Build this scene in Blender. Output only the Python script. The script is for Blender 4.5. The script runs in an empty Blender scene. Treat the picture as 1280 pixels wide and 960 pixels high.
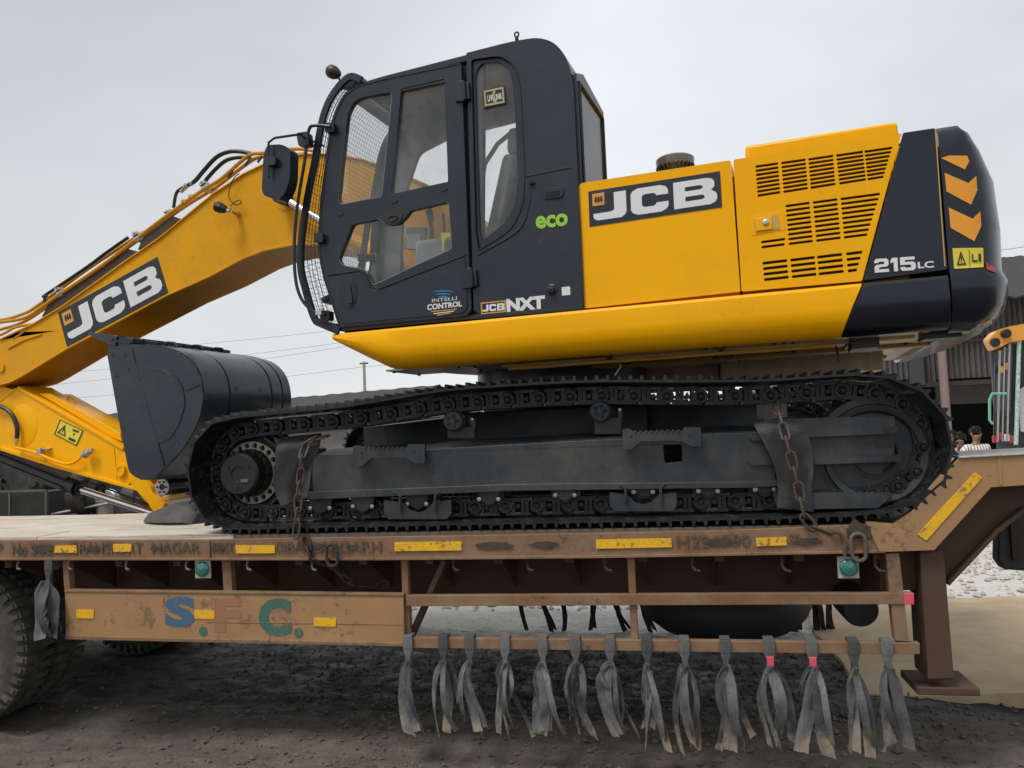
import bpy, bmesh, math, random
from mathutils import Vector as V, Matrix, noise
from mathutils.geometry import tessellate_polygon, delaunay_2d_cdt
from mathutils.bvhtree import BVHTree
R = math.radians
rnd = random.Random(7)
S = bpy.context.scene
COL = S.collection

# ------------------------------------------------------------------ camera
EYE = V((0, 0, 1.85)); FPX = 965.0
yaw, pitch, roll = R(11.03), R(3.42), R(2.41)
fw = V((-math.sin(yaw)*math.cos(pitch), math.cos(yaw)*math.cos(pitch), math.sin(pitch)))
rt0 = V((math.cos(yaw), math.sin(yaw), 0)); up0 = rt0.cross(fw)
rt = math.cos(roll)*rt0 - math.sin(roll)*up0
up = math.sin(roll)*rt0 + math.cos(roll)*up0
cd = bpy.data.cameras.new('camera'); cam = bpy.data.objects.new('camera', cd); COL.objects.link(cam)
cd.sensor_width = 36; cd.lens = FPX/1280*36; cd.clip_end = 2000; cd.clip_start = 0.05
M = Matrix((rt, up, -fw)).transposed().to_4x4(); M.translation = EYE
cam.matrix_world = M
S.camera = cam

# ------------------------------------------------------------------ sky + sun (overcast)
SUN_EL, SUN_AZ = R(61), R(218)
w = bpy.data.worlds.new('World'); S.world = w; w.use_nodes = True
nt = w.node_tree; nt.nodes.clear()
def nn(t, typ, **kw):
    n = t.nodes.new(typ)
    for k, v in kw.items(): setattr(n, k, v)
    return n
sky = nn(nt, 'ShaderNodeTexSky', sky_type='NISHITA', sun_disc=False)
sky.sun_elevation = SUN_EL; sky.sun_rotation = SUN_AZ; sky.air_density = 1.5; sky.dust_density = 4
tc = nn(nt, 'ShaderNodeTexCoord')
sep = nn(nt, 'ShaderNodeSeparateXYZ'); nt.links.new(tc.outputs['Generated'], sep.inputs[0])
gr = nn(nt, 'ShaderNodeValToRGB'); nt.links.new(sep.outputs['Z'], gr.inputs[0])
e = gr.color_ramp.elements
e[0].position = 0.0; e[0].color = (.84, .86, .875, 1)
e[1].position = 0.7; e[1].color = (.645, .665, .695, 1)
m1 = e.new(.22); m1.color = (.70, .725, .745, 1)
nz = nn(nt, 'ShaderNodeTexNoise'); nz.inputs['Scale'].default_value = 1.9; nz.inputs['Detail'].default_value = 4; nz.inputs['Roughness'].default_value = .45
mp = nn(nt, 'ShaderNodeMapping'); mp.inputs['Scale'].default_value = (1, 1, 2.2); mp.inputs['Location'].default_value = (.4, .2, 0)
nt.links.new(tc.outputs['Generated'], mp.inputs[0]); nt.links.new(mp.outputs[0], nz.inputs['Vector'])
cr = nn(nt, 'ShaderNodeMapRange'); cr.inputs['From Min'].default_value = .3; cr.inputs['From Max'].default_value = .7
cr.inputs['To Min'].default_value = .88; cr.inputs['To Max'].default_value = 1.13
nt.links.new(nz.outputs[0], cr.inputs[0])
mul = nn(nt, 'ShaderNodeMix', data_type='RGBA', blend_type='MULTIPLY'); mul.inputs[0].default_value = 1
nt.links.new(gr.outputs[0], mul.inputs[6]); nt.links.new(cr.outputs[0], mul.inputs[7])
dt = nn(nt, 'ShaderNodeVectorMath', operation='DOT_PRODUCT'); nt.links.new(tc.outputs['Generated'], dt.inputs[0]); dt.inputs[1].default_value = (-.13, .80, .58)
lb_ = nn(nt, 'ShaderNodeMapRange', interpolation_type='SMOOTHSTEP'); lb_.inputs['From Min'].default_value = .55; lb_.inputs['From Max'].default_value = 1.0; lb_.inputs['To Min'].default_value = 7.1; lb_.inputs['To Max'].default_value = 8.7
nt.links.new(dt.outputs['Value'], lb_.inputs[0])
d2 = nn(nt, 'ShaderNodeVectorMath', operation='DOT_PRODUCT'); nt.links.new(tc.outputs['Generated'], d2.inputs[0]); d2.inputs[1].default_value = (-.70, .52, .49)
l2 = nn(nt, 'ShaderNodeMapRange', interpolation_type='SMOOTHSTEP'); l2.inputs['From Min'].default_value = .70; l2.inputs['From Max'].default_value = 1.0; l2.inputs['To Min'].default_value = 1.0; l2.inputs['To Max'].default_value = .76
nt.links.new(d2.outputs['Value'], l2.inputs[0]); lm = nn(nt, 'ShaderNodeMath', operation='MULTIPLY'); nt.links.new(lb_.outputs[0], lm.inputs[0]); nt.links.new(l2.outputs[0], lm.inputs[1])
sc = nn(nt, 'ShaderNodeVectorMath', operation='SCALE'); nt.links.new(lm.outputs[0], sc.inputs['Scale'])
nt.links.new(mul.outputs[2], sc.inputs[0])
mx = nn(nt, 'ShaderNodeMix', data_type='RGBA'); mx.inputs[0].default_value = .93
nt.links.new(sky.outputs[0], mx.inputs[6]); nt.links.new(sc.outputs[0], mx.inputs[7])
bg = nn(nt, 'ShaderNodeBackground'); bg.inputs[1].default_value = .1
nt.links.new(mx.outputs[2], bg.inputs[0])
wo = nn(nt, 'ShaderNodeOutputWorld'); nt.links.new(bg.outputs[0], wo.inputs[0])
sl = bpy.data.lights.new('sun', 'SUN'); sl.energy = 1.5; sl.angle = R(20); sl.color = (1, .965, .91)
so = bpy.data.objects.new('sun', sl); COL.objects.link(so)
sd = V((math.sin(SUN_AZ)*math.cos(SUN_EL), math.cos(SUN_AZ)*math.cos(SUN_EL), math.sin(SUN_EL)))
so.rotation_euler = sd.to_track_quat('Z', 'Y').to_euler()
S.view_settings.view_transform = 'Standard'; S.view_settings.look = 'None'
S.view_settings.exposure = 0.52; S.view_settings.gamma = 1

# ------------------------------------------------------------------ pixel rays and planes
def ray(px, py): return fw + (px-640)/FPX*rt - (py-480)/FPX*up
L = 4.373; DECK = 1.85-.566
PIV = V((-.757, L+1.495, 0)); BY = R(9.12)
A = V((math.sin(BY), math.cos(BY), 0)); B = V((math.cos(BY), -math.sin(BY), 0)); Z = V((0, 0, 1)); X = V((1, 0, 0)); Y = V((0, 1, 0))
class Plane:
    def __init__(s, O, N, U): s.O = O; s.N = N.normalized(); s.U = U.normalized(); s.W = s.N.cross(s.U)
    def pt(s, px, py, off=0):
        d = ray(px, py); O = s.O + s.N*off
        return EYE + d*((O-EYE).dot(s.N)/d.dot(s.N))
    def to2(s, p): q = p-s.O; return (q.dot(s.U), q.dot(s.W))
def PT(d=0): return Plane(V((0, L+d, 0)), -Y, X)          # trailer plane, d metres behind its near edge
def PB(lat): return Plane(PIV+A*lat, -A, B)                # upper body plane
def PF(y): return Plane(V((0, y, 0)), -Y, X)
def bw(x, lat, z): return PIV + B*x + A*lat + Z*z          # body coords -> world

# ------------------------------------------------------------------ materials
MATS = {}
def mat(name, col, rough=.6, metal=0, col2=None, nscale=6, namt=.5, bump=0, bscale=60, rvar=.1, coat=0, stretch=(1, 1, 1), spec=.5, dust=None, damt=0, dscale=3, rand=0, chip=None, camt=.6, cth=.62, cscale=18):
    if name in MATS: return MATS[name]
    m = bpy.data.materials.new(name); m.use_nodes = True; t = m.node_tree; b = t.nodes['Principled BSDF']
    tcn = nn(t, 'ShaderNodeTexCoord'); mpn = nn(t, 'ShaderNodeMapping'); mpn.inputs['Scale'].default_value = stretch
    t.links.new(tcn.outputs['Object'], mpn.inputs[0])
    n1 = nn(t, 'ShaderNodeTexNoise'); n1.inputs['Scale'].default_value = nscale; n1.inputs['Detail'].default_value = 6; n1.inputs['Roughness'].default_value = .6
    t.links.new(mpn.outputs[0], n1.inputs['Vector'])
    c2 = col2 or tuple(c*.78 for c in col)
    mr = nn(t, 'ShaderNodeMapRange'); mr.inputs['From Min'].default_value = .35; mr.inputs['From Max'].default_value = .7; mr.inputs['To Max'].default_value = namt
    t.links.new(n1.outputs[0], mr.inputs[0])
    mi = nn(t, 'ShaderNodeMix', data_type='RGBA'); mi.inputs[6].default_value = (*col, 1); mi.inputs[7].default_value = (*c2, 1)
    t.links.new(mr.outputs[0], mi.inputs[0]); out = mi.outputs[2]
    if dust:
        n3 = nn(t, 'ShaderNodeTexNoise'); n3.inputs['Scale'].default_value = dscale; n3.inputs['Detail'].default_value = 8; n3.inputs['Roughness'].default_value = .7
        t.links.new(tcn.outputs['Object'], n3.inputs['Vector'])
        m3 = nn(t, 'ShaderNodeMapRange'); m3.inputs['From Min'].default_value = .45; m3.inputs['From Max'].default_value = .72; m3.inputs['To Max'].default_value = damt
        t.links.new(n3.outputs[0], m3.inputs[0])
        mj = nn(t, 'ShaderNodeMix', data_type='RGBA'); t.links.new(m3.outputs[0], mj.inputs[0]); t.links.new(out, mj.inputs[6]); mj.inputs[7].default_value = (*dust, 1)
        out = mj.outputs[2]
    if chip:
        n5 = nn(t, 'ShaderNodeTexNoise'); n5.inputs['Scale'].default_value = cscale; n5.inputs['Detail'].default_value = 10; n5.inputs['Roughness'].default_value = .78
        t.links.new(mpn.outputs[0], n5.inputs['Vector'])
        n6 = nn(t, 'ShaderNodeTexNoise'); n6.inputs['Scale'].default_value = cscale*.13; n6.inputs['Detail'].default_value = 2; t.links.new(tcn.outputs['Object'], n6.inputs['Vector'])
        ad = nn(t, 'ShaderNodeMath', operation='MULTIPLY_ADD'); t.links.new(n6.outputs[0], ad.inputs[0]); ad.inputs[1].default_value = .45; t.links.new(n5.outputs[0], ad.inputs[2])
        m5 = nn(t, 'ShaderNodeMapRange'); m5.inputs['From Min'].default_value = cth+.2; m5.inputs['From Max'].default_value = cth+.235; m5.inputs['To Max'].default_value = camt
        t.links.new(ad.outputs[0], m5.inputs[0])
        mk = nn(t, 'ShaderNodeMix', data_type='RGBA'); t.links.new(m5.outputs[0], mk.inputs[0]); t.links.new(out, mk.inputs[6]); mk.inputs[7].default_value = (*chip, 1); out = mk.outputs[2]
    if rand:
        oi = nn(t, 'ShaderNodeObjectInfo'); hs = nn(t, 'ShaderNodeHueSaturation')
        m4 = nn(t, 'ShaderNodeMapRange'); m4.inputs['To Min'].default_value = 1-rand; m4.inputs['To Max'].default_value = 1+rand
        t.links.new(oi.outputs['Random'], m4.inputs[0]); t.links.new(m4.outputs[0], hs.inputs['Value']); t.links.new(out, hs.inputs['Color']); out = hs.outputs[0]
    t.links.new(out, b.inputs['Base Color'])
    r2 = nn(t, 'ShaderNodeMapRange'); r2.inputs['To Min'].default_value = max(.02, rough-rvar); r2.inputs['To Max'].default_value = min(1, rough+rvar)
    t.links.new(n1.outputs[0], r2.inputs[0]); t.links.new(r2.outputs[0], b.inputs['Roughness'])
    b.inputs['Metallic'].default_value = metal; b.inputs['Coat Weight'].default_value = coat; b.inputs['Coat Roughness'].default_value = .08
    b.inputs['Specular IOR Level'].default_value = spec
    if bump:
        n2 = nn(t, 'ShaderNodeTexNoise'); n2.inputs['Scale'].default_value = bscale; n2.inputs['Detail'].default_value = 5
        t.links.new(mpn.outputs[0], n2.inputs['Vector'])
        bp = nn(t, 'ShaderNodeBump'); bp.inputs['Strength'].default_value = bump; bp.inputs['Distance'].default_value = .01
        t.links.new(n2.outputs[0], bp.inputs['Height']); t.links.new(bp.outputs[0], b.inputs['Normal'])
    MATS[name] = m; return m
YEL = mat('yellow_paint', (.95, .455, .0005), .30, col2=(.91, .41, .0005), nscale=1.2, namt=.6, coat=.05, spec=.14, bump=.06, bscale=2.2, dust=(.62, .33, .02), damt=.22, dscale=2, chip=(.50, .27, .02), camt=.35, cth=.66, cscale=30)
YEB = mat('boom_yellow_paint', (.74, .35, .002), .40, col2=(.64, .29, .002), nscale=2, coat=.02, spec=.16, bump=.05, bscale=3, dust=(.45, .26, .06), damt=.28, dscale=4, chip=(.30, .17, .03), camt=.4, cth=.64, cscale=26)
YSL = mat('dusty_yellow_paint', (.62, .36, .07), .5, col2=(.50, .27, .05), nscale=8, dust=(.45, .33, .2), damt=.5)
CHA = mat('charcoal_paint', (.0115, .0175, .0265), .36, col2=(.015, .021, .031), nscale=2, namt=.7, coat=.06, spec=.42, bump=.03, bscale=160, dust=(.06, .065, .07), damt=.14, dscale=4, chip=(.08, .085, .09), camt=.3, cth=.67, cscale=24)
BUK = mat('bucket_blue_black', (.0095, .016, .025), .27, col2=(.016, .023, .033), nscale=2, namt=.7, coat=.06, spec=.5, bump=.05, bscale=50, dust=(.07, .075, .08), damt=.2, dscale=3, chip=(.10, .10, .10), camt=.35, cth=.66, cscale=24)
NAV = mat('gloss_dark_paint', (.006, .009, .018), .25, col2=(.009, .012, .021), nscale=1.5, coat=.18, spec=.35, dust=(.06, .06, .06), damt=.08)
FRM = mat('frame_grey_paint', (.022, .0255, .031), .52, col2=(.036, .04, .046), nscale=5, namt=.8, stretch=(3, 3, .5), dust=(.12, .115, .10), damt=.5, dscale=2.6, bump=.08, bscale=40, chip=(.14, .135, .12), camt=.28, cth=.65, cscale=22)
TRK = mat('track_steel', (.014, .016, .018), .42, metal=.3, col2=(.03, .031, .032), nscale=9, dust=(.085, .08, .07), damt=.6, dscale=6, bump=.2, bscale=50, rand=.25, chip=(.24, .23, .21), camt=.5, cth=.60, cscale=34)
BLK = mat('black_plastic', (.012, .013, .015), .45, col2=(.02, .021, .022), nscale=20)
RUB = mat('dusty_rubber', (.025, .025, .026), .7, col2=(.05, .05, .05), nscale=6, dust=(.16, .15, .13), damt=.5, dscale=4, bump=.3, bscale=30)
TYR = mat('tyre_rubber', (.035, .035, .034), .8, col2=(.085, .08, .072), nscale=5, namt=.8, dust=(.20, .185, .16), damt=.5, dscale=8, bump=.3, bscale=40)
def mudstrap(base):
    t = base.node_tree; b_ = t.nodes['Principled BSDF']; src = b_.inputs['Base Color'].links[0].from_socket
    g_ = nn(t, 'ShaderNodeNewGeometry'); sp = nn(t, 'ShaderNodeSeparateXYZ'); t.links.new(g_.outputs['Position'], sp.inputs[0])
    n_ = nn(t, 'ShaderNodeTexNoise'); n_.inputs['Scale'].default_value = 9; n_.inputs['Detail'].default_value = 7; t.links.new(g_.outputs['Position'], n_.inputs['Vector'])
    a_ = nn(t, 'ShaderNodeMath', operation='MULTIPLY_ADD'); t.links.new(n_.outputs[0], a_.inputs[0]); a_.inputs[1].default_value = -.62; t.links.new(sp.outputs['Z'], a_.inputs[2])
    r_ = nn(t, 'ShaderNodeMapRange'); t.links.new(a_.outputs[0], r_.inputs[0]); r_.inputs['From Min'].default_value = -.19; r_.inputs['From Max'].default_value = -.09; r_.inputs['To Min'].default_value = 1; r_.inputs['To Max'].default_value = 0
    n2 = nn(t, 'ShaderNodeTexNoise'); n2.inputs['Scale'].default_value = 30; t.links.new(g_.outputs['Position'], n2.inputs['Vector'])
    mc = nn(t, 'ShaderNodeMix', data_type='RGBA'); t.links.new(n2.outputs[0], mc.inputs[0]); mc.inputs[6].default_value = (.13, .11, .09, 1); mc.inputs[7].default_value = (.36, .28, .21, 1)
    m_ = nn(t, 'ShaderNodeMix', data_type='RGBA'); t.links.new(r_.outputs[0], m_.inputs[0]); t.links.new(src, m_.inputs[6]); t.links.new(mc.outputs[2], m_.inputs[7]); t.links.new(m_.outputs[2], b_.inputs['Base Color'])
STR = mat('strap_webbing', (.12, .123, .125), .75, col2=(.045, .046, .048), nscale=7, namt=.85, stretch=(1, 1, .3), dust=(.26, .25, .23), damt=.5, dscale=9, bump=.6, bscale=90, rand=.45)
mudstrap(STR)
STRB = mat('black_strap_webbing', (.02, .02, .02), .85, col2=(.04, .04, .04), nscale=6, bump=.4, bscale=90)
MUDT = mat('mud_caked_webbing', (.36, .28, .20), .9, col2=(.16, .14, .12), nscale=22, namt=.9, bump=.6, bscale=60)
TRP = mat('trailer_brown_paint', (.235, .13, .065), .7, col2=(.17, .092, .05), nscale=5, namt=.9, dust=(.30, .225, .15), damt=.65, dscale=3.2, bump=.25, bscale=26, chip=(.07, .045, .034), camt=.65, cth=.625, cscale=16)
TRO = mat('trailer_ochre_paint', (.40, .23, .10), .66, col2=(.34, .185, .08), nscale=3.5, namt=.9, dust=(.26, .17, .10), damt=.5, dscale=1.8, bump=.18, bscale=22, chip=(.12, .07, .045), camt=.6, cth=.635, cscale=15)
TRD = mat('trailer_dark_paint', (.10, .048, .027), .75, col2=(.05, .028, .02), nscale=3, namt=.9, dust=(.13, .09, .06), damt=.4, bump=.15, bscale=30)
TAPE = mat('reflective_tape', (.90, .50, .01), .3, col2=(.75, .40, .02), nscale=9, dust=(.35, .24, .12), damt=.5, dscale=14, chip=(.20, .11, .05), camt=.8, cth=.60, cscale=30, bump=.3, bscale=150)
WOOD = mat('weathered_deck_plank', (.66, .59, .50), .8, col2=(.42, .36, .30), nscale=7, namt=.9, stretch=(.35, 6, 6), dust=(.72, .66, .58), damt=.6, dscale=3, bump=.5, bscale=20, rand=.12, chip=(.20, .16, .13), camt=.6, cth=.62, cscale=6)
WHT = mat('white_print', (.74, .75, .76), .5, col2=(.66, .67, .68), nscale=12)
GRN = mat('green_print', (.33, .62, .05), .5)
BLU = mat('blue_print', (.03, .20, .48), .5)
ORG = mat('orange_print', (.72, .33, .06), .5)
LBL = mat('warning_yellow', (.80, .66, .05), .5, dust=(.4, .3, .1), damt=.3)
LBK = mat('black_print', (.02, .02, .02), .6)
GRY = mat('cab_trim_grey', (.46, .47, .47), .8, col2=(.40, .405, .41), nscale=8)
DGY = mat('seat_grey', (.17, .178, .185), .75, col2=(.21, .215, .22), nscale=5)
CHR = mat('chrome_rod', (.72, .73, .74), .18, metal=1)
STL = mat('zinc_steel', (.55, .55, .52), .4, metal=.8, col2=(.35, .34, .32), nscale=12)
IVO = mat('ivory_ring_paint', (.50, .47, .38), .55, col2=(.32, .29, .22), nscale=14, bump=.1)
RST = mat('rusty_chain', (.12, .092, .072), .75, metal=.3, col2=(.06, .048, .042), nscale=16, bump=.4, bscale=80)
DCH = mat('dark_chain', (.05, .042, .036), .8, metal=.3, col2=(.08, .06, .05), nscale=16)
LMP = mat('green_lens', (.03, .17, .15), .15, coat=.8)
UND = mat('dusty_underside_paint', (.62, .50, .36), .40, col2=(.42, .31, .20), nscale=3, namt=.9, dust=(.45, .40, .34), damt=.5, dscale=5, stretch=(4, 1, 1), bump=.1, bscale=20)
UNG = mat('grey_underside_plate', (.55, .53, .50), .32, metal=.35, col2=(.33, .31, .29), nscale=5, namt=.9, stretch=(6, 1, 1))
PNK = mat('pink_tape', (.70, .10, .13), .6)
def glass(name, tint, refl):
    m = bpy.data.materials.new(name); m.use_nodes = True; t = m.node_tree; t.nodes.clear()
    o = nn(t, 'ShaderNodeOutputMaterial'); mx = nn(t, 'ShaderNodeMixShader'); tr = nn(t, 'ShaderNodeBsdfTransparent'); gl = nn(t, 'ShaderNodeBsdfGlossy')
    tr.inputs[0].default_value = (*tint, 1); gl.inputs['Roughness'].default_value = .03
    lw = nn(t, 'ShaderNodeLayerWeight'); lw.inputs[0].default_value = .5; pw = nn(t, 'ShaderNodeMath', operation='POWER'); pw.inputs[1].default_value = 4; t.links.new(lw.outputs['Facing'], pw.inputs[0])
    ma = nn(t, 'ShaderNodeMath', operation='MULTIPLY_ADD'); t.links.new(pw.outputs[0], ma.inputs[0]); ma.inputs[1].default_value = .6; ma.inputs[2].default_value = (refl-1)*.09
    t.links.new(ma.outputs[0], mx.inputs[0]); t.links.new(tr.outputs[0], mx.inputs[1]); t.links.new(gl.outputs[0], mx.inputs[2])
    df = nn(t, 'ShaderNodeBsdfDiffuse'); df.inputs[0].default_value = (.62, .62, .60, 1); m2 = nn(t, 'ShaderNodeMixShader'); tx = nn(t, 'ShaderNodeTexCoord'); ns = nn(t, 'ShaderNodeTexNoise'); ns.inputs['Scale'].default_value = 4; ns.inputs['Detail'].default_value = 8; ns.inputs['Roughness'].default_value = .7; ns.inputs['Distortion'].default_value = 1.2
    t.links.new(tx.outputs['Object'], ns.inputs['Vector']); rg = nn(t, 'ShaderNodeMapRange'); rg.inputs['From Min'].default_value = .4; rg.inputs['From Max'].default_value = .75; rg.inputs['To Min'].default_value = .015; rg.inputs['To Max'].default_value = .085
    t.links.new(ns.outputs[0], rg.inputs[0]); t.links.new(rg.outputs[0], m2.inputs[0]); t.links.new(mx.outputs[0], m2.inputs[1]); t.links.new(df.outputs[0], m2.inputs[2]); t.links.new(m2.outputs[0], o.inputs[0])
    return m
GLS = glass('cab_glass', (.95, .96, .955), 1.45)

# ------------------------------------------------------------------ mesh builder
class MB:
    def __init__(s): s.v = []; s.f = []
    def add(s, vs, fs):
        o = len(s.v); s.v += [V(p) for p in vs]; s.f += [[i+o for i in f] for f in fs]; return s
    def box(s, c, ax, ay=None, az=None):
        if ay is None: ax, ay, az = V((ax[0]/2, 0, 0)), V((0, ax[1]/2, 0)), V((0, 0, ax[2]/2))
        c = V(c); vs = [c+sx*ax+sy*ay+sz*az for sx in (-1, 1) for sy in (-1, 1) for sz in (-1, 1)]
        return s.add(vs, [(0, 1, 3, 2), (4, 6, 7, 5), (0, 4, 5, 1), (2, 3, 7, 6), (0, 2, 6, 4), (1, 5, 7, 3)])
    def bar(s, a, b, w, h, upv=Z):
        a = V(a); b = V(b); d = b-a; t = d.normalized(); side = t.cross(upv)
        if side.length < .01: side = t.cross(X)
        side.normalize(); u2 = side.cross(t)
        return s.box((a+b)/2, d/2, side*w/2, u2*h/2)
    def poly(s, pts, ext, holes=()):            # polygon of 3D points with holes, extruded by vector ext
        loops = [list(map(V, pts))]+[list(map(V, h)) for h in holes]
        flat = [p for l in loops for p in l]; n = len(flat); ext = V(ext)
        if len(holes) > 8:
            u_ = (flat[1]-flat[0]).normalized(); n_ = ext.normalized(); w_ = n_.cross(u_); es = []; o_ = 0
            for l in loops:
                k = len(l); es += [(o_+i, o_+(i+1) % k) for i in range(k)]; o_ += k
            r_ = delaunay_2d_cdt([V(((p-flat[0]).dot(u_), (p-flat[0]).dot(w_))) for p in flat], es, [], 2, 1e-7)
            om = [q[0] if q else -1 for q in r_[3]]
            tris = [tuple(om[v_] for v_ in f) for f in r_[2]]; tris = [f for f in tris if min(f) >= 0]
            own = [-1]*len(loops[0])+[h_ for h_, l in enumerate(loops[1:]) for _ in l]
            tris = [f for f in tris if not (own[f[0]] >= 0 and own[f[0]] == own[f[1]] == own[f[2]])]
        else: tris = tessellate_polygon(loops)
        fs = [tuple(t) for t in tris]+[tuple(i+n for i in reversed(t)) for t in tris]
        o = 0
        for l in loops:
            k = len(l)
            for i in range(k): fs.append((o+i, o+(i+1) % k, o+(i+1) % k+n, o+i+n))
            o += k
        return s.add(flat+[p+ext for p in flat], fs)
    def ngon(s, pts, ext):
        n = len(pts); ext = V(ext); pts = [V(p) for p in pts]
        return s.add(pts+[p+ext for p in pts], [tuple(range(n)), tuple(range(2*n-1, n-1, -1))]+[(i, (i+1) % n, (i+1) % n+n, i+n) for i in range(n)])
    def cyl(s, a, b, r1, r2=None, n=20, cap=True):
        a = V(a); b = V(b); r2 = r1 if r2 is None else r2
        t = (b-a).normalized(); u = t.orthogonal().normalized(); w_ = t.cross(u)
        vs = [c+r*(math.cos(2*math.pi*i/n)*u+math.sin(2*math.pi*i/n)*w_) for c, r in ((a, r1), (b, r2)) for i in range(n)]
        fs = [(i, (i+1) % n, (i+1) % n+n, i+n) for i in range(n)]
        if cap: fs += [tuple(range(n-1, -1, -1)), tuple(range(n, 2*n))]
        return s.add(vs, fs)
    def lathe(s, c, axis, prof, n=32):         # prof: (radius, distance along axis)
        axis = V(axis).normalized(); u = axis.orthogonal().normalized(); w_ = axis.cross(u); c = V(c); m = len(prof)
        vs = [c+axis*h+r*(math.cos(2*math.pi*i/n)*u+math.sin(2*math.pi*i/n)*w_) for i in range(n) for r, h in prof]
        fs = [(i*m+j, i*m+j+1, ((i+1) % n)*m+j+1, ((i+1) % n)*m+j) for i in range(n) for j in range(m-1)]
        return s.add(vs, fs)
    def tube(s, pts, r, n=8, cap=True, closed=False):
        pts = [V(p) for p in pts]; m = len(pts)
        rs = r if isinstance(r, (list, tuple)) else [r]*m
        prev = None; rings = []
        for i, p in enumerate(pts):
            if closed: t = pts[(i+1) % m]-pts[i-1]
            else: t = pts[min(i+1, m-1)]-pts[max(i-1, 0)]
            t.normalize()
            u = t.orthogonal() if prev is None else prev-t*prev.dot(t)
            u.normalize(); prev = u; w_ = t.cross(u)
            rings.append([p+rs[i]*(math.cos(2*math.pi*k/n)*u+math.sin(2*math.pi*k/n)*w_) for k in range(n)])
        return s.loft(rings, cap=cap and not closed, closed=closed)
    def loft(s, rings, cap=True, closed=False):
        n = len(rings[0]); m = len(rings); vs = [p for r_ in rings for p in r_]; fs = []
        for i in range(m if closed else m-1):
            j = (i+1) % m
            for k in range(n): fs.append((i*n+k, i*n+(k+1) % n, j*n+(k+1) % n, j*n+k))
        if cap: fs += [tuple(range(n-1, -1, -1)), tuple(range((m-1)*n, m*n))]
        return s.add(vs, fs)
    def sheet(s, rows, th=.01):                # grid of points given thickness
        m = len(rows); n = len(rows[0]); g = [[V(p) for p in r_] for r_ in rows]
        nr = []
        for i in range(m):
            for j in range(n):
                du = g[min(i+1, m-1)][j]-g[max(i-1, 0)][j]; dv = g[i][min(j+1, n-1)]-g[i][max(j-1, 0)]
                nr.append(du.cross(dv).normalized()*th)
        vs = [p for r_ in g for p in r_]; N = m*n; vs2 = [vs[i]+nr[i] for i in range(N)]
        fs = []
        for i in range(m-1):
            for j in range(n-1):
                q = (i*n+j, i*n+j+1, (i+1)*n+j+1, (i+1)*n+j); fs.append(q); fs.append(tuple(x+N for x in reversed(q)))
        bd = [j for j in range(n)]+[i*n+n-1 for i in range(1, m)]+[(m-1)*n+j for j in range(n-2, -1, -1)]+[i*n for i in range(m-2, 0, -1)]
        for a, b in zip(bd, bd[1:]+bd[:1]): fs.append((b, a, a+N, b+N))
        return s.add(vs+vs2, fs)
    def mesh(s, name, m, origin=V((0, 0, 0)), smooth=35):
        me = bpy.data.meshes.new(name); me.from_pydata([p-origin for p in s.v], [], s.f)
        bm = bmesh.new(); bm.from_mesh(me); bmesh.ops.recalc_face_normals(bm, faces=bm.faces)
        for f in bm.faces: f.smooth = True
        bm.to_mesh(me); bm.free()
        if m: me.materials.append(m)
        me.set_sharp_from_angle(angle=R(smooth)); return me
    def build(s, name, m, parent=None, bevel=0, smooth=35, seg=2, stuff=False):
        org = V(parent['_o']) if parent is not None and '_o' in parent else V((0, 0, 0))
        o = bpy.data.objects.new(name, s.mesh(name, m, org, smooth)); COL.objects.link(o)
        if parent is not None: o.parent = parent; o['_o'] = tuple(org)
        if bevel:
            bv = o.modifiers.new('bevel', 'BEVEL'); bv.width = bevel; bv.segments = seg; bv.limit_method = 'ANGLE'; bv.angle_limit = R(38); bv.harden_normals = False
        if stuff: o['kind'] = 'stuff'
        return o
def thing(name, label, cat, loc, group=None):
    o = bpy.data.objects.new(name, None); COL.objects.link(o); o.location = loc; o.empty_display_size = .2
    o['label'] = label; o['category'] = cat; o['_o'] = tuple(loc)
    if group: o['group'] = group
    return o
def solo(mb, name, m, label, cat, loc, group=None, bevel=0, kind=None):
    loc = V(loc); o = bpy.data.objects.new(name, mb.mesh(name, m, loc)); COL.objects.link(o); o.location = loc
    if label: o['label'] = label; o['category'] = cat
    if group: o['group'] = group
    if kind: o['kind'] = kind
    if bevel:
        bv = o.modifiers.new('bevel', 'BEVEL'); bv.width = bevel; bv.segments = 2; bv.limit_method = 'ANGLE'; bv.angle_limit = R(38)
    return o
def inst(name, me, parent, mw):                 # object sharing mesh data, world matrix mw
    o = bpy.data.objects.new(name, me); COL.objects.link(o); o.parent = parent
    o.matrix_basis = Matrix.Translation(-V(parent['_o'])) @ mw; o['_o'] = parent['_o']
    return o
def rp(pts, r, seg=4):                          # round polygon corners in 2D (r may be list)
    out = []; n = len(pts)
    for i in range(n):
        p0, p, p1 = V(pts[i-1]).to_2d(), V(pts[i]).to_2d(), V(pts[(i+1) % n]).to_2d()
        rr = r[i] if isinstance(r, (list, tuple)) else r
        a = p0-p; b = p1-p; rr = min(rr, a.length*.48, b.length*.48)
        if rr < .01: out.append(tuple(p)); continue
        s_ = p+a.normalized()*rr; e_ = p+b.normalized()*rr
        for k in range(seg+1):
            t = k/seg; out.append(tuple((1-t)**2*s_+2*t*(1-t)*p+t*t*e_))
    return out
def curve(pts, n=8):                            # Catmull-Rom through points
    pts = [V(p) for p in pts]; out = []
    for i in range(len(pts)-1):
        p0 = pts[max(i-1, 0)]; p1 = pts[i]; p2 = pts[i+1]; p3 = pts[min(i+2, len(pts)-1)]
        for k in range(n):
            t = k/n; out.append(.5*((2*p1)+(-p0+p2)*t+(2*p0-5*p1+4*p2-p3)*t*t+(-p0+3*p1-3*p2+p3)*t**3))
    return out+[pts[-1]]
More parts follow.
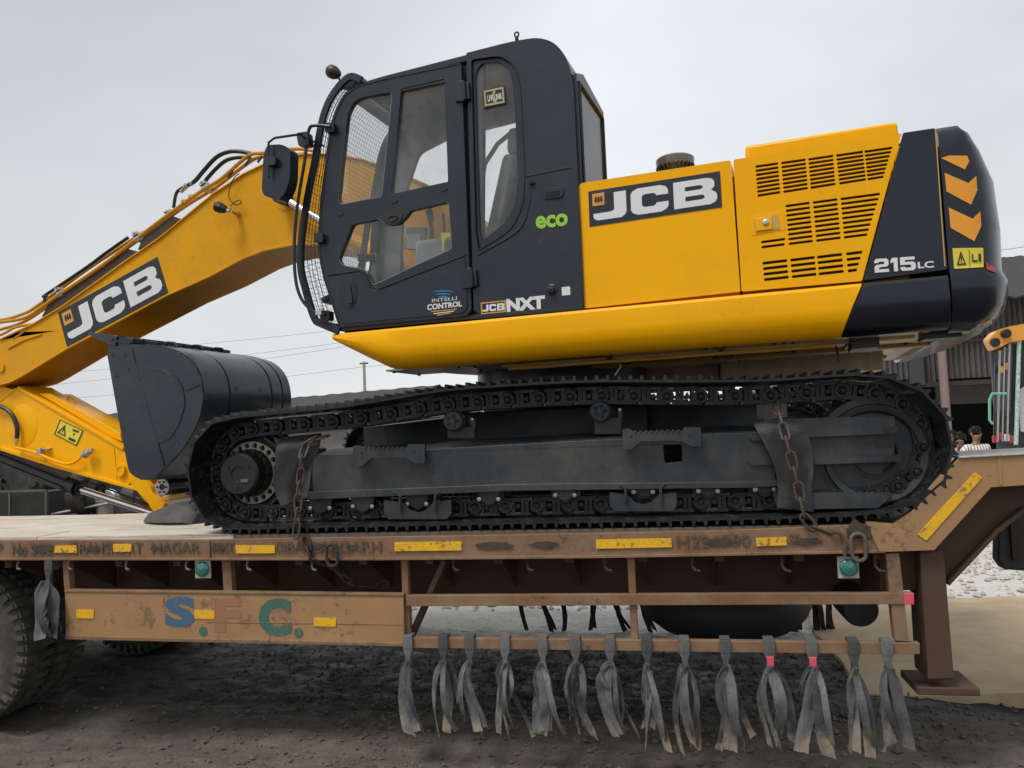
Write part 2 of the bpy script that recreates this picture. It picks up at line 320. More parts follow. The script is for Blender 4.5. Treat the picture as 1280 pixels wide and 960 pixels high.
def plate(name, pl, pts, th, m, parent, holes=(), bevel=.003, off=0, r=0, hr=0, mb=None, seg=2):
    P = [pl.pt(x, y, off) for x, y in (rp(pts, r) if r else pts)]
    H = [[pl.pt(x, y, off) for x, y in (rp(h, hr) if hr else h)] for h in holes]
    b = mb or MB(); b.poly(P, -pl.N*th, H)
    return b if mb else b.build(name, m, parent, bevel=bevel, seg=seg)
def decal(name, pl, quad, shapes, m, parent, th=.0025, off=.0015, mb=None):
    """shapes: list of (outline, holes) in unit square, y down; quad: px of tl,tr,br,bl"""
    q = [pl.pt(x, y, off) for x, y in quad]
    f = lambda u, v: (q[0]*(1-u)+q[1]*u)*(1-v)+(q[3]*(1-u)+q[2]*u)*v
    b = mb or MB()
    for o, hs in shapes: b.poly([f(*p) for p in o], pl.N*th, [[f(*p) for p in h] for h in hs])
    return b if mb else b.build(name, m, parent)
_tc = {}
def text_shape(txt, bold=0.0, spacing=1.0, shear=0):
    key = (txt, bold, spacing)
    if key in _tc: return _tc[key]
    c = bpy.data.curves.new('t', 'FONT'); c.body = txt; c.offset = bold; c.space_character = spacing; c.resolution_u = 3; c.shear = shear
    o = bpy.data.objects.new('t', c); me = bpy.data.meshes.new_from_object(o)
    xs = [v.co.x for v in me.vertices]; ys = [v.co.y for v in me.vertices]
    x0, x1, y0, y1 = min(xs), max(xs), min(ys), max(ys)
    vs = [((v.co.x-x0)/(x1-x0), 1-(v.co.y-y0)/(y1-y0)) for v in me.vertices]
    fs = [tuple(p.vertices) for p in me.polygons]
    bpy.data.objects.remove(o); bpy.data.meshes.remove(me); bpy.data.curves.remove(c)
    _tc[key] = (vs, fs); return _tc[key]
def text(name, txt, pl, quad, m, parent, bold=.02, spacing=1.0, off=.002, mb=None, shear=0):
    vs, fs = text_shape(txt, bold, spacing, shear)
    q = [pl.pt(x, y, off) for x, y in quad]
    P = [(q[0]*(1-u)+q[1]*u)*(1-v)+(q[3]*(1-u)+q[2]*u)*v for u, v in vs]
    b = mb or MB(); n = len(P)
    b.add(P+[p-pl.N*.0015 for p in P], fs+[tuple(i+n for i in reversed(f)) for f in fs])
    return b if mb else b.build(name, m, parent)
LJ = [([(.20, .13), (.295, .13), (.295, .70), (.285, .79), (.255, .86), (.07, .86), (.045, .82), (.035, .76), (.035, .66), (.165, .66), (.19, .64), (.20, .60)], [])]
LC = [([(.615, .40), (.525, .40), (.523, .36), (.505, .32), (.44, .32), (.42, .35), (.415, .40), (.415, .60), (.42, .65), (.44, .68), (.505, .68), (.523, .64), (.525, .60), (.615, .60), (.615, .72), (.60, .81), (.56, .87), (.385, .87), (.345, .81), (.33, .72), (.33, .28), (.345, .19), (.385, .13), (.56, .13), (.60, .19), (.615, .28)], [])]
LB = [([(.655, .13), (.90, .13), (.94, .17), (.955, .25), (.955, .38), (.93, .48), (.96, .55), (.97, .62), (.97, .74), (.955, .82), (.92, .87), (.655, .87)],
       [[(.74, .30), (.85, .30), (.87, .33), (.87, .39), (.85, .42), (.74, .42)], [(.74, .57), (.86, .57), (.88, .60), (.88, .67), (.86, .70), (.74, .70)]])]
def logo(pl, quad, parent, name='logo_plate', emblem=True):
    q = [(0, 0), (1, 0), (1, 1), (0, 1)]
    rim = decal(name, pl, quad, [(q, [])], WHT if name == 'x' else CHA, parent, th=.002, off=.001)
    decal('logo_letter', pl, quad, LJ, WHT, rim, off=.0032); decal('logo_letter', pl, quad, LC, WHT, rim, off=.0032); decal('logo_letter', pl, quad, LB, WHT, rim, off=.0032)
    if emblem:
        e_ = decal('logo_emblem', pl, quad, [([(.03, .09), (.125, .09), (.125, .44), (.03, .44)], [])], ORG, rim, off=.0032)
        b = MB()
        for k in range(3):
            x = .05+.022*k
            decal('', pl, quad, [([(x, .2), (x+.012, .17), (x+.016, .28), (x+.008, .36), (x-.004, .3)], [])], LBK, None, off=.006, mb=b)
        b.build('emblem_mark', LBK, rim)
    return rim

# ================================================================== GROUND
def ground():
    m = bpy.data.materials.new('mud_and_gravel'); m.use_nodes = True; t = m.node_tree; b = t.nodes['Principled BSDF']
    geo = nn(t, 'ShaderNodeNewGeometry'); sp = nn(t, 'ShaderNodeSeparateXYZ'); t.links.new(geo.outputs['Position'], sp.inputs[0])
    def noi(s_, d_=6, r_=.6, st=(1, 1, 1)):
        mp_ = nn(t, 'ShaderNodeMapping'); mp_.inputs['Scale'].default_value = st; t.links.new(geo.outputs['Position'], mp_.inputs[0])
        n_ = nn(t, 'ShaderNodeTexNoise'); n_.inputs['Scale'].default_value = s_; n_.inputs['Detail'].default_value = d_; n_.inputs['Roughness'].default_value = r_
        t.links.new(mp_.outputs[0], n_.inputs['Vector']); return n_.outputs[0]
    def rng(s_, a, b_, c=0, d=1):
        n_ = nn(t, 'ShaderNodeMapRange'); n_.inputs['From Min'].default_value = a; n_.inputs['From Max'].default_value = b_; n_.inputs['To Min'].default_value = c; n_.inputs['To Max'].default_value = d
        t.links.new(s_, n_.inputs[0]); return n_.outputs[0]
    def mixc(f, a, b_):
        n_ = nn(t, 'ShaderNodeMix', data_type='RGBA'); t.links.new(f, n_.inputs[0])
        for i, c in ((6, a), (7, b_)):
            if isinstance(c, tuple): n_.inputs[i].default_value = (*c, 1)
            else: t.links.new(c, n_.inputs[i])
        return n_.outputs[2]
    def add(a, b_, op='ADD'):
        n_ = nn(t, 'ShaderNodeMath', operation=op)
        for i, c in ((0, a), (1, b_)):
            if isinstance(c, (int, float)): n_.inputs[i].default_value = c
            else: t.links.new(c, n_.inputs[i])
        return n_.outputs[0]
    big = noi(.8, 5, .6, (1, 1.6, 1)); mid = noi(5, 8, .7, (.6, 1.5, 1)); fine = noi(38, 6, .7)
    mudc = mixc(rng(mid, .35, .68), (.095, .082, .068), (.205, .172, .142))
    mudc = mixc(rng(fine, .45, .75, 0, .5), mudc, (.26, .225, .19))
    grav = mixc(rng(fine, .38, .62), (.58, .56, .52), (.80, .77, .72))
    grav = mixc(rng(mid, .5, .7, 0, .35), grav, (.62, .52, .40))
    wetshade = rng(add(sp.outputs['Y'], add(add(big, -.5), 1.6, 'MULTIPLY')), 4.55, 5.3)
    mudc = mixc(wetshade, mudc, mixc(rng(mid, .4, .72), (.028, .027, .024), (.075, .07, .062)))  # wet mud tone, darkened further to paint in shade under the trailer
    far = rng(add(sp.outputs['Y'], add(add(mid, -.5), 1.6, 'MULTIPLY')), 6.75, 7.35)
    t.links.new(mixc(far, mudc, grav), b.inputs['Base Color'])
    wet = add(rng(mid, .42, .62, .12, .5), rng(add(sp.outputs['Y'], add(big, 1.2, 'MULTIPLY')), 5.0, 6.2), 'MULTIPLY')
    ro = add(.92, add(wet, add(1, far, 'SUBTRACT'), 'MULTIPLY'), 'SUBTRACT')
    t.links.new(ro, b.inputs['Roughness']); b.inputs['Specular IOR Level'].default_value = .5
    bp = nn(t, 'ShaderNodeBump'); bp.inputs['Strength'].default_value = .8; bp.inputs['Distance'].default_value = .03
    t.links.new(add(mid, add(add(fine, noi(90, 4, .8), 'ADD'), .6, 'MULTIPLY')), bp.inputs['Height']); t.links.new(bp.outputs[0], b.inputs['Normal'])
    b2 = MB(); vs = []; fs = []
    def axis(lo, hi, st, far_):
        a = [lo]; 
        while a[-1] < hi: a.append(a[-1]+st)
        g = st; p = a[-1]; post = []
        while p < far_: g *= 1.35; p += g; post.append(p)
        g = st; p = lo; pre = []
        while p > -far_: g *= 1.35; p -= g; pre.append(p)
        return pre[::-1]+a+post
    xs = axis(-5.2, 4.6, .04, 600); ys = axis(2.6, 9.0, .04, 600)
    def h(x, y):
        if abs(x) > 14 or y > 22 or y < -4: return 0
        p = V((x, y, 0))
        z = .045*noise.noise(p*.7)+.03*noise.noise(V((x*1.1, y*3.1, 3)))
        k = max(0, min(1, (9.5-y)/2))
        rt_ = noise.turbulence(V((x*3.0, y*4.2, 7)), 5, True)
        z += k*.032*(rt_-.7)
        z += k*.016*noise.noise(V((x*9, y*14, 1)))+k*.010*noise.noise(V((x*19, y*23, 4)))
        z -= .05*k*math.exp(-((y-4.55-.12*math.sin(x*.9))/.16)**2)*(.7+.4*noise.noise(V((x*3, 1, 1))))
        return z-.02
    n = len(xs)
    for y in ys:
        for x in xs: vs.append((x, y, h(x, y)))
    for j in range(len(ys)-1):
        for i in range(n-1): fs.append((j*n+i, j*n+i+1, (j+1)*n+i+1, (j+1)*n+i))
    b2.v = [V(p) for p in vs]; b2.f = fs
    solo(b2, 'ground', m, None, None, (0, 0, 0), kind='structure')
    # loose gravel and clods
    g = MB()
    def stone(x, y, r_):
        z = h(x, y); c = V((x, y, z+r_*.3)); k = []
        for d in ((1, 0, 0), (-1, 0, 0), (0, 1, 0), (0, -1, 0), (0, 0, .8), (0, 0, -.8)):
            k.append(c+V(d)*r_*rnd.uniform(.6, 1.2))
        g.add(k, [(0, 2, 4), (2, 1, 4), (1, 3, 4), (3, 0, 4), (2, 0, 5), (1, 2, 5), (3, 1, 5), (0, 3, 5)])
    for _ in range(9000): stone(rnd.uniform(-6, 10), rnd.uniform(8.0, 16), rnd.uniform(.012, .05))
    solo(g, 'gravel', mat('loose_gravel', (.55, .53, .49), .9, col2=(.30, .29, .27), nscale=9, namt=1), None, None, (0, 0, 0), kind='stuff')
    g = MB()
    for _ in range(7000):
        cx = rnd.gauss(-.6, 2.0); cy = rnd.uniform(3.9, 6.9); stone(cx, cy, abs(rnd.gauss(0, .010))+.003)
    solo(g, 'mud_crumbs', mat('mud_crumb', (.10, .088, .072), .95, col2=(.16, .14, .115), nscale=9), None, None, (0, 0, 0), kind='stuff')
    return h
GH = ground()
# sandy patch at the right
sp_ = MB(); rows = []
for j in range(14):
    y = 5.6+j*.22; rows.append([V((1.2+.12*noise.noise(V((0, y*2, 0)))+i*.35, y, .012+.05*math.sin(math.pi*j/13)*min(1, i/3)+.035*noise.noise(V((i*.6, y*1.5, 2))))) for i in range(22)])
sp_.sheet(rows, .12)
solo(sp_, 'sandy_ground', mat('yellow_sand', (.50, .38, .23), .95, col2=(.38, .28, .18), nscale=2.5, namt=.9, dust=(.55, .47, .36), damt=.6, bump=.5, bscale=25), None, None, (0, 0, 0), kind='structure')

# ================================================================== TRAILER
TL = thing('lowbed_trailer', 'brown lowbed trailer with painted side rail carrying the yellow excavator', 'trailer', (-.7, L+1.5, 0))
p0 = PT(0)
W3 = 2.99
# side rail (channel): near face traced, lip proud at the bottom
rail_top = [(-260, 674), (0, 675), (262, 674), (600, 669), (900, 663), (1090, 655)]
rail_bot = [(-260, 700), (0, 699.5), (465, 699.5), (760, 696.5), (1000, 692), (1106, 690)]
plate('side_rail', p0, rail_top+rail_bot[::-1], .10, TRP, TL, bevel=.004, off=-.004)
b = MB()
for k in range(len(rail_bot)-1):
    a_, c_ = p0.pt(*rail_bot[k], 0), p0.pt(*rail_bot[k+1], 0)
    b.bar(a_+Y*.055+Z*.004, c_+Y*.055+Z*.004, .14, .014)
b.build('rail_flange', TRP, TL, bevel=.002)
plate('rail_section', p0, [(252, 675.5), (262, 675.5), (262.5, 698), (253, 698)], .03, TRP, TL, off=.006)
# gooseneck plates
goose = [(1082, 652), (1118, 655), (1140, 640), (1199, 572.5), (1280, 568.2), (1400, 562), (1400, 602), (1280, 606.5), (1239, 609), (1168, 687.5), (1100, 690)]
plate('gooseneck_plate', p0, goose, .06, TRO, TL, bevel=.005)
plate('gooseneck_cap', p0, [(1199, 570.5), (1400, 560), (1400, 562.5), (1199, 573)], .5, UNG, TL, off=.012)
plate('gooseneck_seam', p0, [(1247, 570.5), (1251, 570.2), (1253, 606), (1249, 606.5)], .02, TRO, TL, off=.004, bevel=.001)
p7 = PT(.16)
plate('gooseneck_web', p7, [(1100, 680), (1168, 684), (1239, 600), (1420, 592), (1420, 630), (1280, 637.5), (1247, 664), (1185, 729), (1140, 738), (1100, 738)], .03, TRD, TL, bevel=.002)
plate('gooseneck_flange', p7, [(1185, 727), (1247, 661), (1280, 635), (1420, 627), (1420, 632), (1282, 640.5), (1249, 667), (1187, 732.5)], .22, TRD, TL, off=.06)
plate('landing_leg', PT(.05), [(1150, 690), (1180, 689), (1193, 850), (1160, 851)], .22, TRD, TL, bevel=.01)
b = MB(); q = PT(.16).pt(1177, 852); b.box(q+V((0, .05, -.02)), (.30, .30, .04)); b.build('foot_plate', TRD, TL, bevel=.006)
plate('hanging_post', PT(.02), [(1107, 692), (1124, 691), (1136, 800), (1119, 801)], .06, TRP, TL, bevel=.003)
plate('brace_strut', PT(.5), [(1103, 705), (1116, 703), (1135, 790), (1121, 792)], .03, TRD, TL)
# main longitudinal I beams (near, far), cross members
zb = DECK-.10
for d_, (y0, y1) in ((.62, (0, 0)), (2.2, (0, 0))):
    b = MB(); xl, xr = (-5.5 if d_ < 1 else -3.1), 1.28
    zt, zbm = zb-.02, DECK-.50
    b.poly([(xl, L+d_, zt), (xr, L+d_, zt), (xr, L+d_, zbm), (xl, L+d_, zbm)], (0, .02, 0))
    b.box(((xl+xr)/2, L+d_+.01, zbm-.009), (xr-xl, .20, .018)); b.box(((xl+xr)/2, L+d_+.01, zt+.009), (xr-xl, .20, .018))
    b.build('main_beam', TRD, TL, bevel=.002)
for k in range(16):
    x = -5.2+k*.42
    b = MB(); b.poly([(x, L+.08, zb), (x, L+.60, zb), (x, L+.60, zb-.34), (x, L+.08, zb-.07)], (.012, 0, 0)); b.box((x, L+(1.5 if x > -3.1 else .75), zb-.06), (.05, 2.8 if x > -3.1 else 1.3, .10)); b.build('cross_member', TRD, TL)
b = MB(); b.box((-.8, L+W3-.03, DECK-.08), (4.7, .06, .14)); b.build('side_rail', TRP, TL)
b = MB(); b.box((-4.7, L+1.49, DECK-.08), (4.0, .05, .14)); b.build('inner_rail', TRP, TL, bevel=.003)
# deck planks (lengthwise), steel plate under the right half
wd = 1.45/5
for i in range(5):
    xl = -6.6; segs = [(-6.6, -4.05+.3*((i*7) % 3)), (-4.05+.3*((i*7) % 3), -2.64-.11*(i % 2))]
    for a_, c_ in segs:
        b = MB(); rows = []
        nx = 12
        top = [V((a_+.004+(c_-a_-.008)*k/nx, 0, .006*noise.noise(V((a_+k*.3, i*3, 0))))) for k in range(nx+1)]
        y0 = L+.008+i*wd; y1 = y0+wd-.007; dz = rnd.uniform(-.004, .004)
        ring = []
        for t_ in top:
            z_ = DECK+t_.z+dz; ring.append([V((t_.x, y0, z_)), V((t_.x, y1, z_+rnd.uniform(-.002, .002))), V((t_.x, y1, DECK-.045)), V((t_.x, y0, DECK-.045))])
        b.loft(ring); b.build('deck_plank', WOOD, TL)
b = MB(); b.box((-.6, L+.735, DECK-.022), (4.06, 1.45, .03)); b.box((-.84, L+2.3, DECK-.022), (4.54, 1.36, .03)); b.build('deck_plate', mat('deck_steel', (.14, .10, .075), .7, col2=(.08, .06, .05), nscale=4), TL)
# lower side structure: posts, bars, panel
for x0, x1, ya, yb, lean in ((501, 509, 700, 798, 4), (784, 793, 697, 800, 5)):
    plate('side_post', PT(.03), [(x0, ya), (x1, ya), (x1+lean, yb), (x0+lean, yb)], .045, TRP, TL, bevel=.003)
for x0, x1 in ((78, 85), (277, 288)):
    plate('side_post', PT(.03), [(x0, 701), (x1, 701), (x1+2.5, 741), (x0+2.5, 741)], .05, TRP, TL, bevel=.003)
plate('side_bar', PT(.012), [(507, 744.5), (1142, 741.2), (1142.5, 755.5), (507.5, 758)], .045, TRP, TL, bevel=.003)
plate('side_bar', PT(.012), [(506, 797), (1010, 802.5), (1150, 804), (1150, 818), (1010, 817), (506, 810)], .045, TRP, TL, bevel=.003)
plate('pink_marker', PT(.012), [(1130, 741.2), (1142.5, 741), (1143, 755.7), (1131, 756)], .006, PNK, TL, off=.006)
pan = PT(.0)
plate('side_panel', pan, [(81, 739), (504, 744), (505.5, 806), (82, 797)], .018, TRO, TL, bevel=.003)
plate('panel_edge', pan, [(80.5, 737.5), (504.5, 742.5), (504.5, 745.5), (80.5, 740.5)], .05, TRP, TL, off=.006)
plate('panel_edge', pan, [(81.5, 795), (505.5, 804), (505.5, 808.5), (81.5, 799.5)], .05, TRP, TL, off=.006)
plate('panel_crease', pan, [(256, 777.5), (504, 780.5), (504, 781.3), (256, 778.3)], .004, TRP, TL, off=.003)
b = MB(); b.bar(PT(.10).pt(557, 700), PT(.12).pt(514, 796), .06, .03); b.build('diagonal_brace', TRD, TL)
# tape strips
for q in ([(69, 682), (95, 681.5), (96, 691), (67, 691)], [(141, 680), (164, 679.5), (164, 689.5), (141, 690)], [(294, 681.5), (343, 681.5), (344, 691.5), (295, 692)],
          [(493, 677.5), (577, 676.5), (577, 688), (493, 689)], [(745, 674.5), (839, 672.5), (840, 684), (745, 686)], [(945, 672.5), (983, 671), (984, 681.5), (945.5, 683)],
          [(1219, 590), (1228, 597), (1158, 676), (1146, 668)], [(95, 762), (117, 762.2), (117, 773.5), (95, 773)], [(243, 762.5), (268, 763), (268, 774), (243, 773.5)], [(392, 772), (420, 772.5), (420, 783.5), (392, 783)]):
    plate('reflective_strip', p0, q, .003, TAPE, TL, off=.005, bevel=.001)
# painted letters
DKP = mat('faded_dark_lettering', (.075, .062, .052), .75, col2=(.16, .10, .06), nscale=30, namt=.8, chip=(.25, .14, .07), camt=.85, cth=.63, cscale=30)
for tx, q in (('P', [(-6, 679), (3, 679), (3, 693), (-6, 693)]), ('No', [(15, 679), (33, 679), (33, 694), (15, 694)]), ('382', [(38, 679), (66, 679), (66, 693), (38, 693)]), ('TRANSPORT', [(88, 678), (178, 678), (178, 692), (88, 692)]),
              ('NAGAR', [(190, 677.5), (249, 677.5), (249, 691.5), (190, 692)]), ('POST', [(266, 677.5), (292, 677.5), (292, 691), (266, 692)]), ('CO.', [(345, 677), (358, 677), (358, 690.5), (345, 691)]),
              ('BALLABGARH', [(358, 677), (476, 676), (476, 690), (358, 691)]), ('H224780', [(846, 669.5), (938, 668), (938, 682.5), (846, 685)]), ('SR', [(986, 667.5), (1003, 667), (1003, 681), (986, 681.8)])):
    text('painted_lettering', tx, p0, q, DKP, TL, off=.004, bold=.012)
SB = mat('faded_blue_lettering', (.045, .13, .25), .7, col2=(.10, .12, .14), nscale=14, namt=.7, chip=(.36, .20, .08), camt=.8, cth=.645, cscale=22)
SR_ = mat('faded_red_lettering', (.34, .155, .09), .7, col2=(.28, .15, .07), nscale=10, namt=.8, chip=(.36, .20, .08), camt=.8, cth=.61, cscale=22)
SG = mat('faded_green_lettering', (.04, .14, .11), .7, col2=(.10, .14, .10), nscale=14, namt=.7, chip=(.36, .20, .08), camt=.8, cth=.65, cscale=22)
text('painted_letter', 'S', pan, [(206, 745), (244, 746), (244, 784), (206, 784)], SB, TL, bold=.05)
text('painted_letter', 'F', pan, [(268, 748), (301, 748), (301, 790), (268, 790)], SR_, TL, bold=.05)
text('painted_letter', 'C', pan, [(323, 747), (364, 748), (364, 796), (323, 795)], SG, TL, bold=.06)
for x_, y_, m_ in ((254, 789, SG), (373, 791, SG)):
    b = MB(); c_ = pan.pt(x_, y_, .002); b.cyl(c_, c_-Y*.002, .028, n=18); b.build('painted_dot', m_, TL)
# smudges over lettering
SMG = mat('grease_smudge', (.045, .035, .03), .8, col2=(.10, .065, .04), nscale=25, namt=.9)
for x_, y_, rx, ry in ((52, 686, 15, 5), (115, 686, 10, 4), (196, 686, 9, 3), (900, 678, 22, 5), (1010, 677, 17, 5), (1072, 660, 12, 9), (272, 685, 8, 5), (395, 682, 12, 4), (440, 684, 9, 4), (620, 682, 25, 5), (680, 681, 20, 4), (25, 690, 5, 2)):
    pts = [(x_+rx*math.cos(a*.45)*rnd.uniform(.7, 1.15), y_+ry*math.sin(a*.45)*rnd.uniform(.6, 1.2)) for a in range(14)]
    plate('grease_smudge', p0, pts, .001, SMG, TL, off=.0062 if x_ in (1072,) else .0048, bevel=0)
# rope hooks under the rail
for x_ in (25, 89, 160, 235, 311, 392, 568, 660, 757, 866, 978, 1094):
    c_ = PT(.04).pt(x_, 700); b = MB()
    b.tube([c_+V((.0, 0, .03)), c_+V((-.005, -.005, -.005)), c_+V((-.005, -.015, -.03)), c_+V((.01, -.03, -.05)), c_+V((.035, -.035, -.055))], .008, n=8); b.build('rope_hook', DCH if x_ > 400 else mat('dull_hook', (.20, .18, .16), .6, metal=.3), TL)
for x_, y_ in ((254, 711), (1060, 709)):
    c_ = PT(.02).pt(x_, y_); b = MB(); b.box(c_, (.105, .012, .115)); br = b.build('lamp_bracket', mat('lamp_bracket_paint', (.42, .40, .36), .7), TL, bevel=.002)
    b = MB(); b.lathe(c_-Y*.006, -Y, [(.046, 0), (.046, .012), (.036, .022), (0, .028)], 24); b.build('marker_lens', LMP, br)
def stadium(c, u, v, ln, wd_, r_, m=14, n=7, closed=True):
    pts = []
    for k in range(m):
        a = 2*math.pi*k/m; ca, sa = math.cos(a), math.sin(a)
        pts.append(V(c)+u*(ca*wd_+0)+v*(sa*wd_+(ln if sa > 0 else -ln)*(1 if abs(sa) > .1 else 0)))
    b_ = MB(); b_.tube(pts, r_, n, closed=closed); return b_
b = stadium(PT(-.02).pt(1073, 684), X, Z, .035, .036, .011); b.build('lashing_ring', mat('ring_steel', (.12, .10, .09), .6, metal=.4, col2=(.2, .17, .15)), TL)
plate('ring_plate', p0, [(1058, 660), (1088, 657), (1090, 672), (1060, 674)], .012, SMG, TL, off=.004)
# wheels
def wheel(c, r_=.525, w_=.26, name='wheel'):
    b_ = MB(); c = V(c)
    pr = [(.30, .02), (.36, 0), (.46, .005), (.505, .03), (r_, .06), (r_, w_-.06), (.505, w_-.03), (.46, w_-.005), (.36, w_), (.30, w_-.02)]
    b_.lathe(c, Y, pr, 56)
    for k in range(44):
        a = 2*math.pi*k/44
        d = V((math.cos(a), 0, math.sin(a))); t_ = V((-math.sin(a), 0, math.cos(a)))
        for s0, s1 in ((.012, .10), (w_-.10, w_-.012)):
            b_.box(c+d*(r_+.004)+Y*(s0+s1)/2, d*.014, t_*.022, Y*(s1-s0)/2)
        b_.box(c+d*(r_-.028)+Y*.012, d*.03, t_*.016, Y*.012)
    o = b_.build('wheel', TYR, TL)
    b_ = MB(); b_.lathe(c, Y, [(.30, .02), (.285, .03), (.27, .12), (.20, .15), (.18, .05), (.10, .04), (.09, -.01), (0, -.01)], 32)
    for k in range(8):
        a = 2*math.pi*k/8; d = V((math.cos(a), 0, math.sin(a))); b_.cyl(c+d*.145+Y*.05, c+d*.145+Y*.02, .016, n=6)
    b_.build('rim', mat('rim_paint', (.16, .13, .11), .7, dust=(.25, .22, .18), damt=.6), o)
    b_ = MB()
    return o
wc = PT(.34).pt(-22, 802); zc = .525
for dx, dy in ((0, 0), (0, .31), (-1.15, 0), (-1.15, .31), (0, 1.75), (0, 2.06), (-1.15, 2.06)):
    wheel((wc.x+dx, wc.y-.20+dy, zc))
b = MB(); b.cyl((wc.x, L+.4, zc), (wc.x, L+2.6, zc), .07); b.box((wc.x+.1, L+1.5, zc+.32), (1.6, .5, .12)); b.build('axle', TRD, TL)
b = MB(); b.poly([(wc.x+.55, L+.9, DECK-.5), (wc.x+1.15, L+.9, DECK-.3), (wc.x+1.15, L+.9, DECK-.12), (wc.x-.2, L+.9, DECK-.12)], (0, .03, 0)); b.bar((wc.x+.2, L+.7, DECK-.16), (wc.x+2.0, L+.7, DECK-.36), .03, .03); b.build('suspension_bracket', TRD, TL)
# far side low bar and hanging posts (straps hang there)
FY = 2.86
pf = PT(FY)
b = MB(); b.box((-.6, L+FY, DECK-.50), (4.4, .045, .05)); b.build('side_bar', TRP, TL)
for x_ in (-2.6, -.9, .6, 1.5):
    b = MB(); b.box((x_, L+FY+.03, DECK-.3), (.04, .03, .44)); b.build('side_post', TRP, TL)
# mud flap at the tractor side
plate('mud_flap', PT(.9), [(1250, 600), (1400, 595), (1400, 722), (1256, 712), (1248, 700)], .10, mat('flap_rubber', (.03, .033, .033), .7, dust=(.12, .12, .1), damt=.5), TL, bevel=.01)
plate('mud_flap_bracket', PT(.88), [(1262, 640), (1275, 640), (1278, 700), (1266, 700)], .02, DCH, TL, bevel=.003)
b = MB(); q = PT(.30).pt(1076, 762); b.lathe(q, Y, [(0, 0), (.09, 0), (.10, .02), (.10, .3), (.09, .32), (0, .32)], 28); b.build('air_tank', BLK, TL)
# spare wheel slung flat below the beams
sc_ = PT(1.35).pt(905, 757); st_ = thing('spare_wheel', 'black spare wheel slung flat under the middle of the trailer', 'spare wheel', (sc_.x, sc_.y, sc_.z-.12))
b = MB(); b.lathe((sc_.x, sc_.y, sc_.z-.15), Z, [(.20, .03), (.34, 0), (.45, .02), (.55, .10), (.585, .17), (.585, .24), (.55, .30), (.45, .33), (.2, .33)], 56); b.build('tyre', mat('spare_rubber', (.018, .018, .02), .7, col2=(.03, .03, .03)), st_)
b = MB(); b.lathe((sc_.x, sc_.y, sc_.z-.15), Z, [(0, .06), (.08, .06), (.2, .03), (.21, .2), (0, .2)], 32); b.build('rim', DCH, st_)

# ---------------------------------------------------------------- straps
def strap_bundle(px, ytop, ybot, plane, seed, label, strips, drift=0, front=True, group=None, red=False, ratio=1, mt=None):
    r_ = random.Random(seed); top = plane.pt(px, ytop, 0); botz = plane.pt(px+drift, ybot).z
    t = thing('lashing_strap', label, 'strap', (top.x, top.y, top.z), group)
    mt = mt or STR
    # loop over the bar
    if front:
        b_ = MB(); w_ = .030
        b_.box(top+V((0, -.008, -.028)), (.058, .012, .075)); b_.box(top+V((0, .05, -.028)), (.052, .008, .07)); b_.box(top+V((0, .021, .012)), (.054, .066, .010))
        b_.loft([[top+V((s_*.029, -.012, -.06)) for s_ in (-1, 1)]+[top+V((s_*.029, .006, -.06)) for s_ in (1, -1)],
                 [top+V((s_*.014, -.018, -.105)) for s_ in (-1, 1)]+[top+V((s_*.014, .010, -.105)) for s_ in (1, -1)],
                 [top+V((s_*.020, -.015, -.15)) for s_ in (-1, 1)]+[top+V((s_*.020, .012, -.15)) for s_ in (1, -1)]])
        b_.build('knot', mt, t, bevel=.003)
        if red:
            b_ = MB(); b_.box(top+V((0, -.016, -.10)), (.036, .014, .05)); b_.build('pink_band', PNK, t, bevel=.003)
    z0 = top.z-(.12 if front else .0); H = z0-botz
    if front: strips = [(dx*.85+r_.uniform(-.015, .015), wd_*r_.uniform(.75, 1.1), bow*.8, ln*r_.uniform(.86, 1.02), tw+r_.uniform(-.3, .3)) for dx, wd_, bow, ln, tw in strips]+[(r_.uniform(-.06, .10), .011*r_.uniform(.8, 1.7), r_.uniform(-.07, .05), r_.uniform(.55, .99), r_.uniform(.4, 1.8)) for _q in range(r_.choice((1, 2, 3)))]
    for k, (dx, wd_, bow, ln, tw) in enumerate(strips):
        jag = r_.uniform(-.02, .02); ph = r_.uniform(0, 6)
        hh = H*ln; n = 14; rows = []; mud = []
        for i in range(n+1):
            s_ = i/n; z = z0-hh*s_
            open_ = min(1, s_/.22); open_ = open_*open_*(3-2*open_)
            x = top.x+dx*(s_**1.6)*1.0+bow*math.sin(math.pi*s_**.75)
            x += .010*math.sin(5*s_+seed*1.3+k); y = top.y-.012+.012*(k-len(strips)/2)-.055*math.sin(math.pi*s_)*((k % 3)-.6)*.9-(.10*max(0, s_-.85) if k % 2 else 0)
            ang = .8*tw*(s_-.15)+.35*math.sin(2.6*s_+k*1.7+seed)
            wq_ = wd_*(1.12 if front else 1); ww = (.013+(wq_-.013)*open_)*(1-.12*s_)
            ax = V((math.cos(ang), -math.sin(ang), 0))*ww
            row = [V((x, y, z))-ax, V((x, y-.006*math.cos(k), z))-ax*.3, V((x, y+.004, z))+ax*.4, V((x, y, z))+ax]
            gh = GH(x, y)+.006
            cr_ = .006*math.sin(17*s_+ph)*min(1, s_*3)
            for jj, p in enumerate(row): p.y += cr_*(1 if jj in (1, 2) else -.6); p.z += (jag*(jj-1.5)*.5 if i == n else 0)
            for p in row: p.z = max(p.z, gh+.004*(k % 3))
            rows.append(row)
        b_ = MB(); b_.sheet(rows, .004); o = b_.build('strip', mt, t, smooth=60)
    return t
GF = 'grey straps tied along the low front bar'
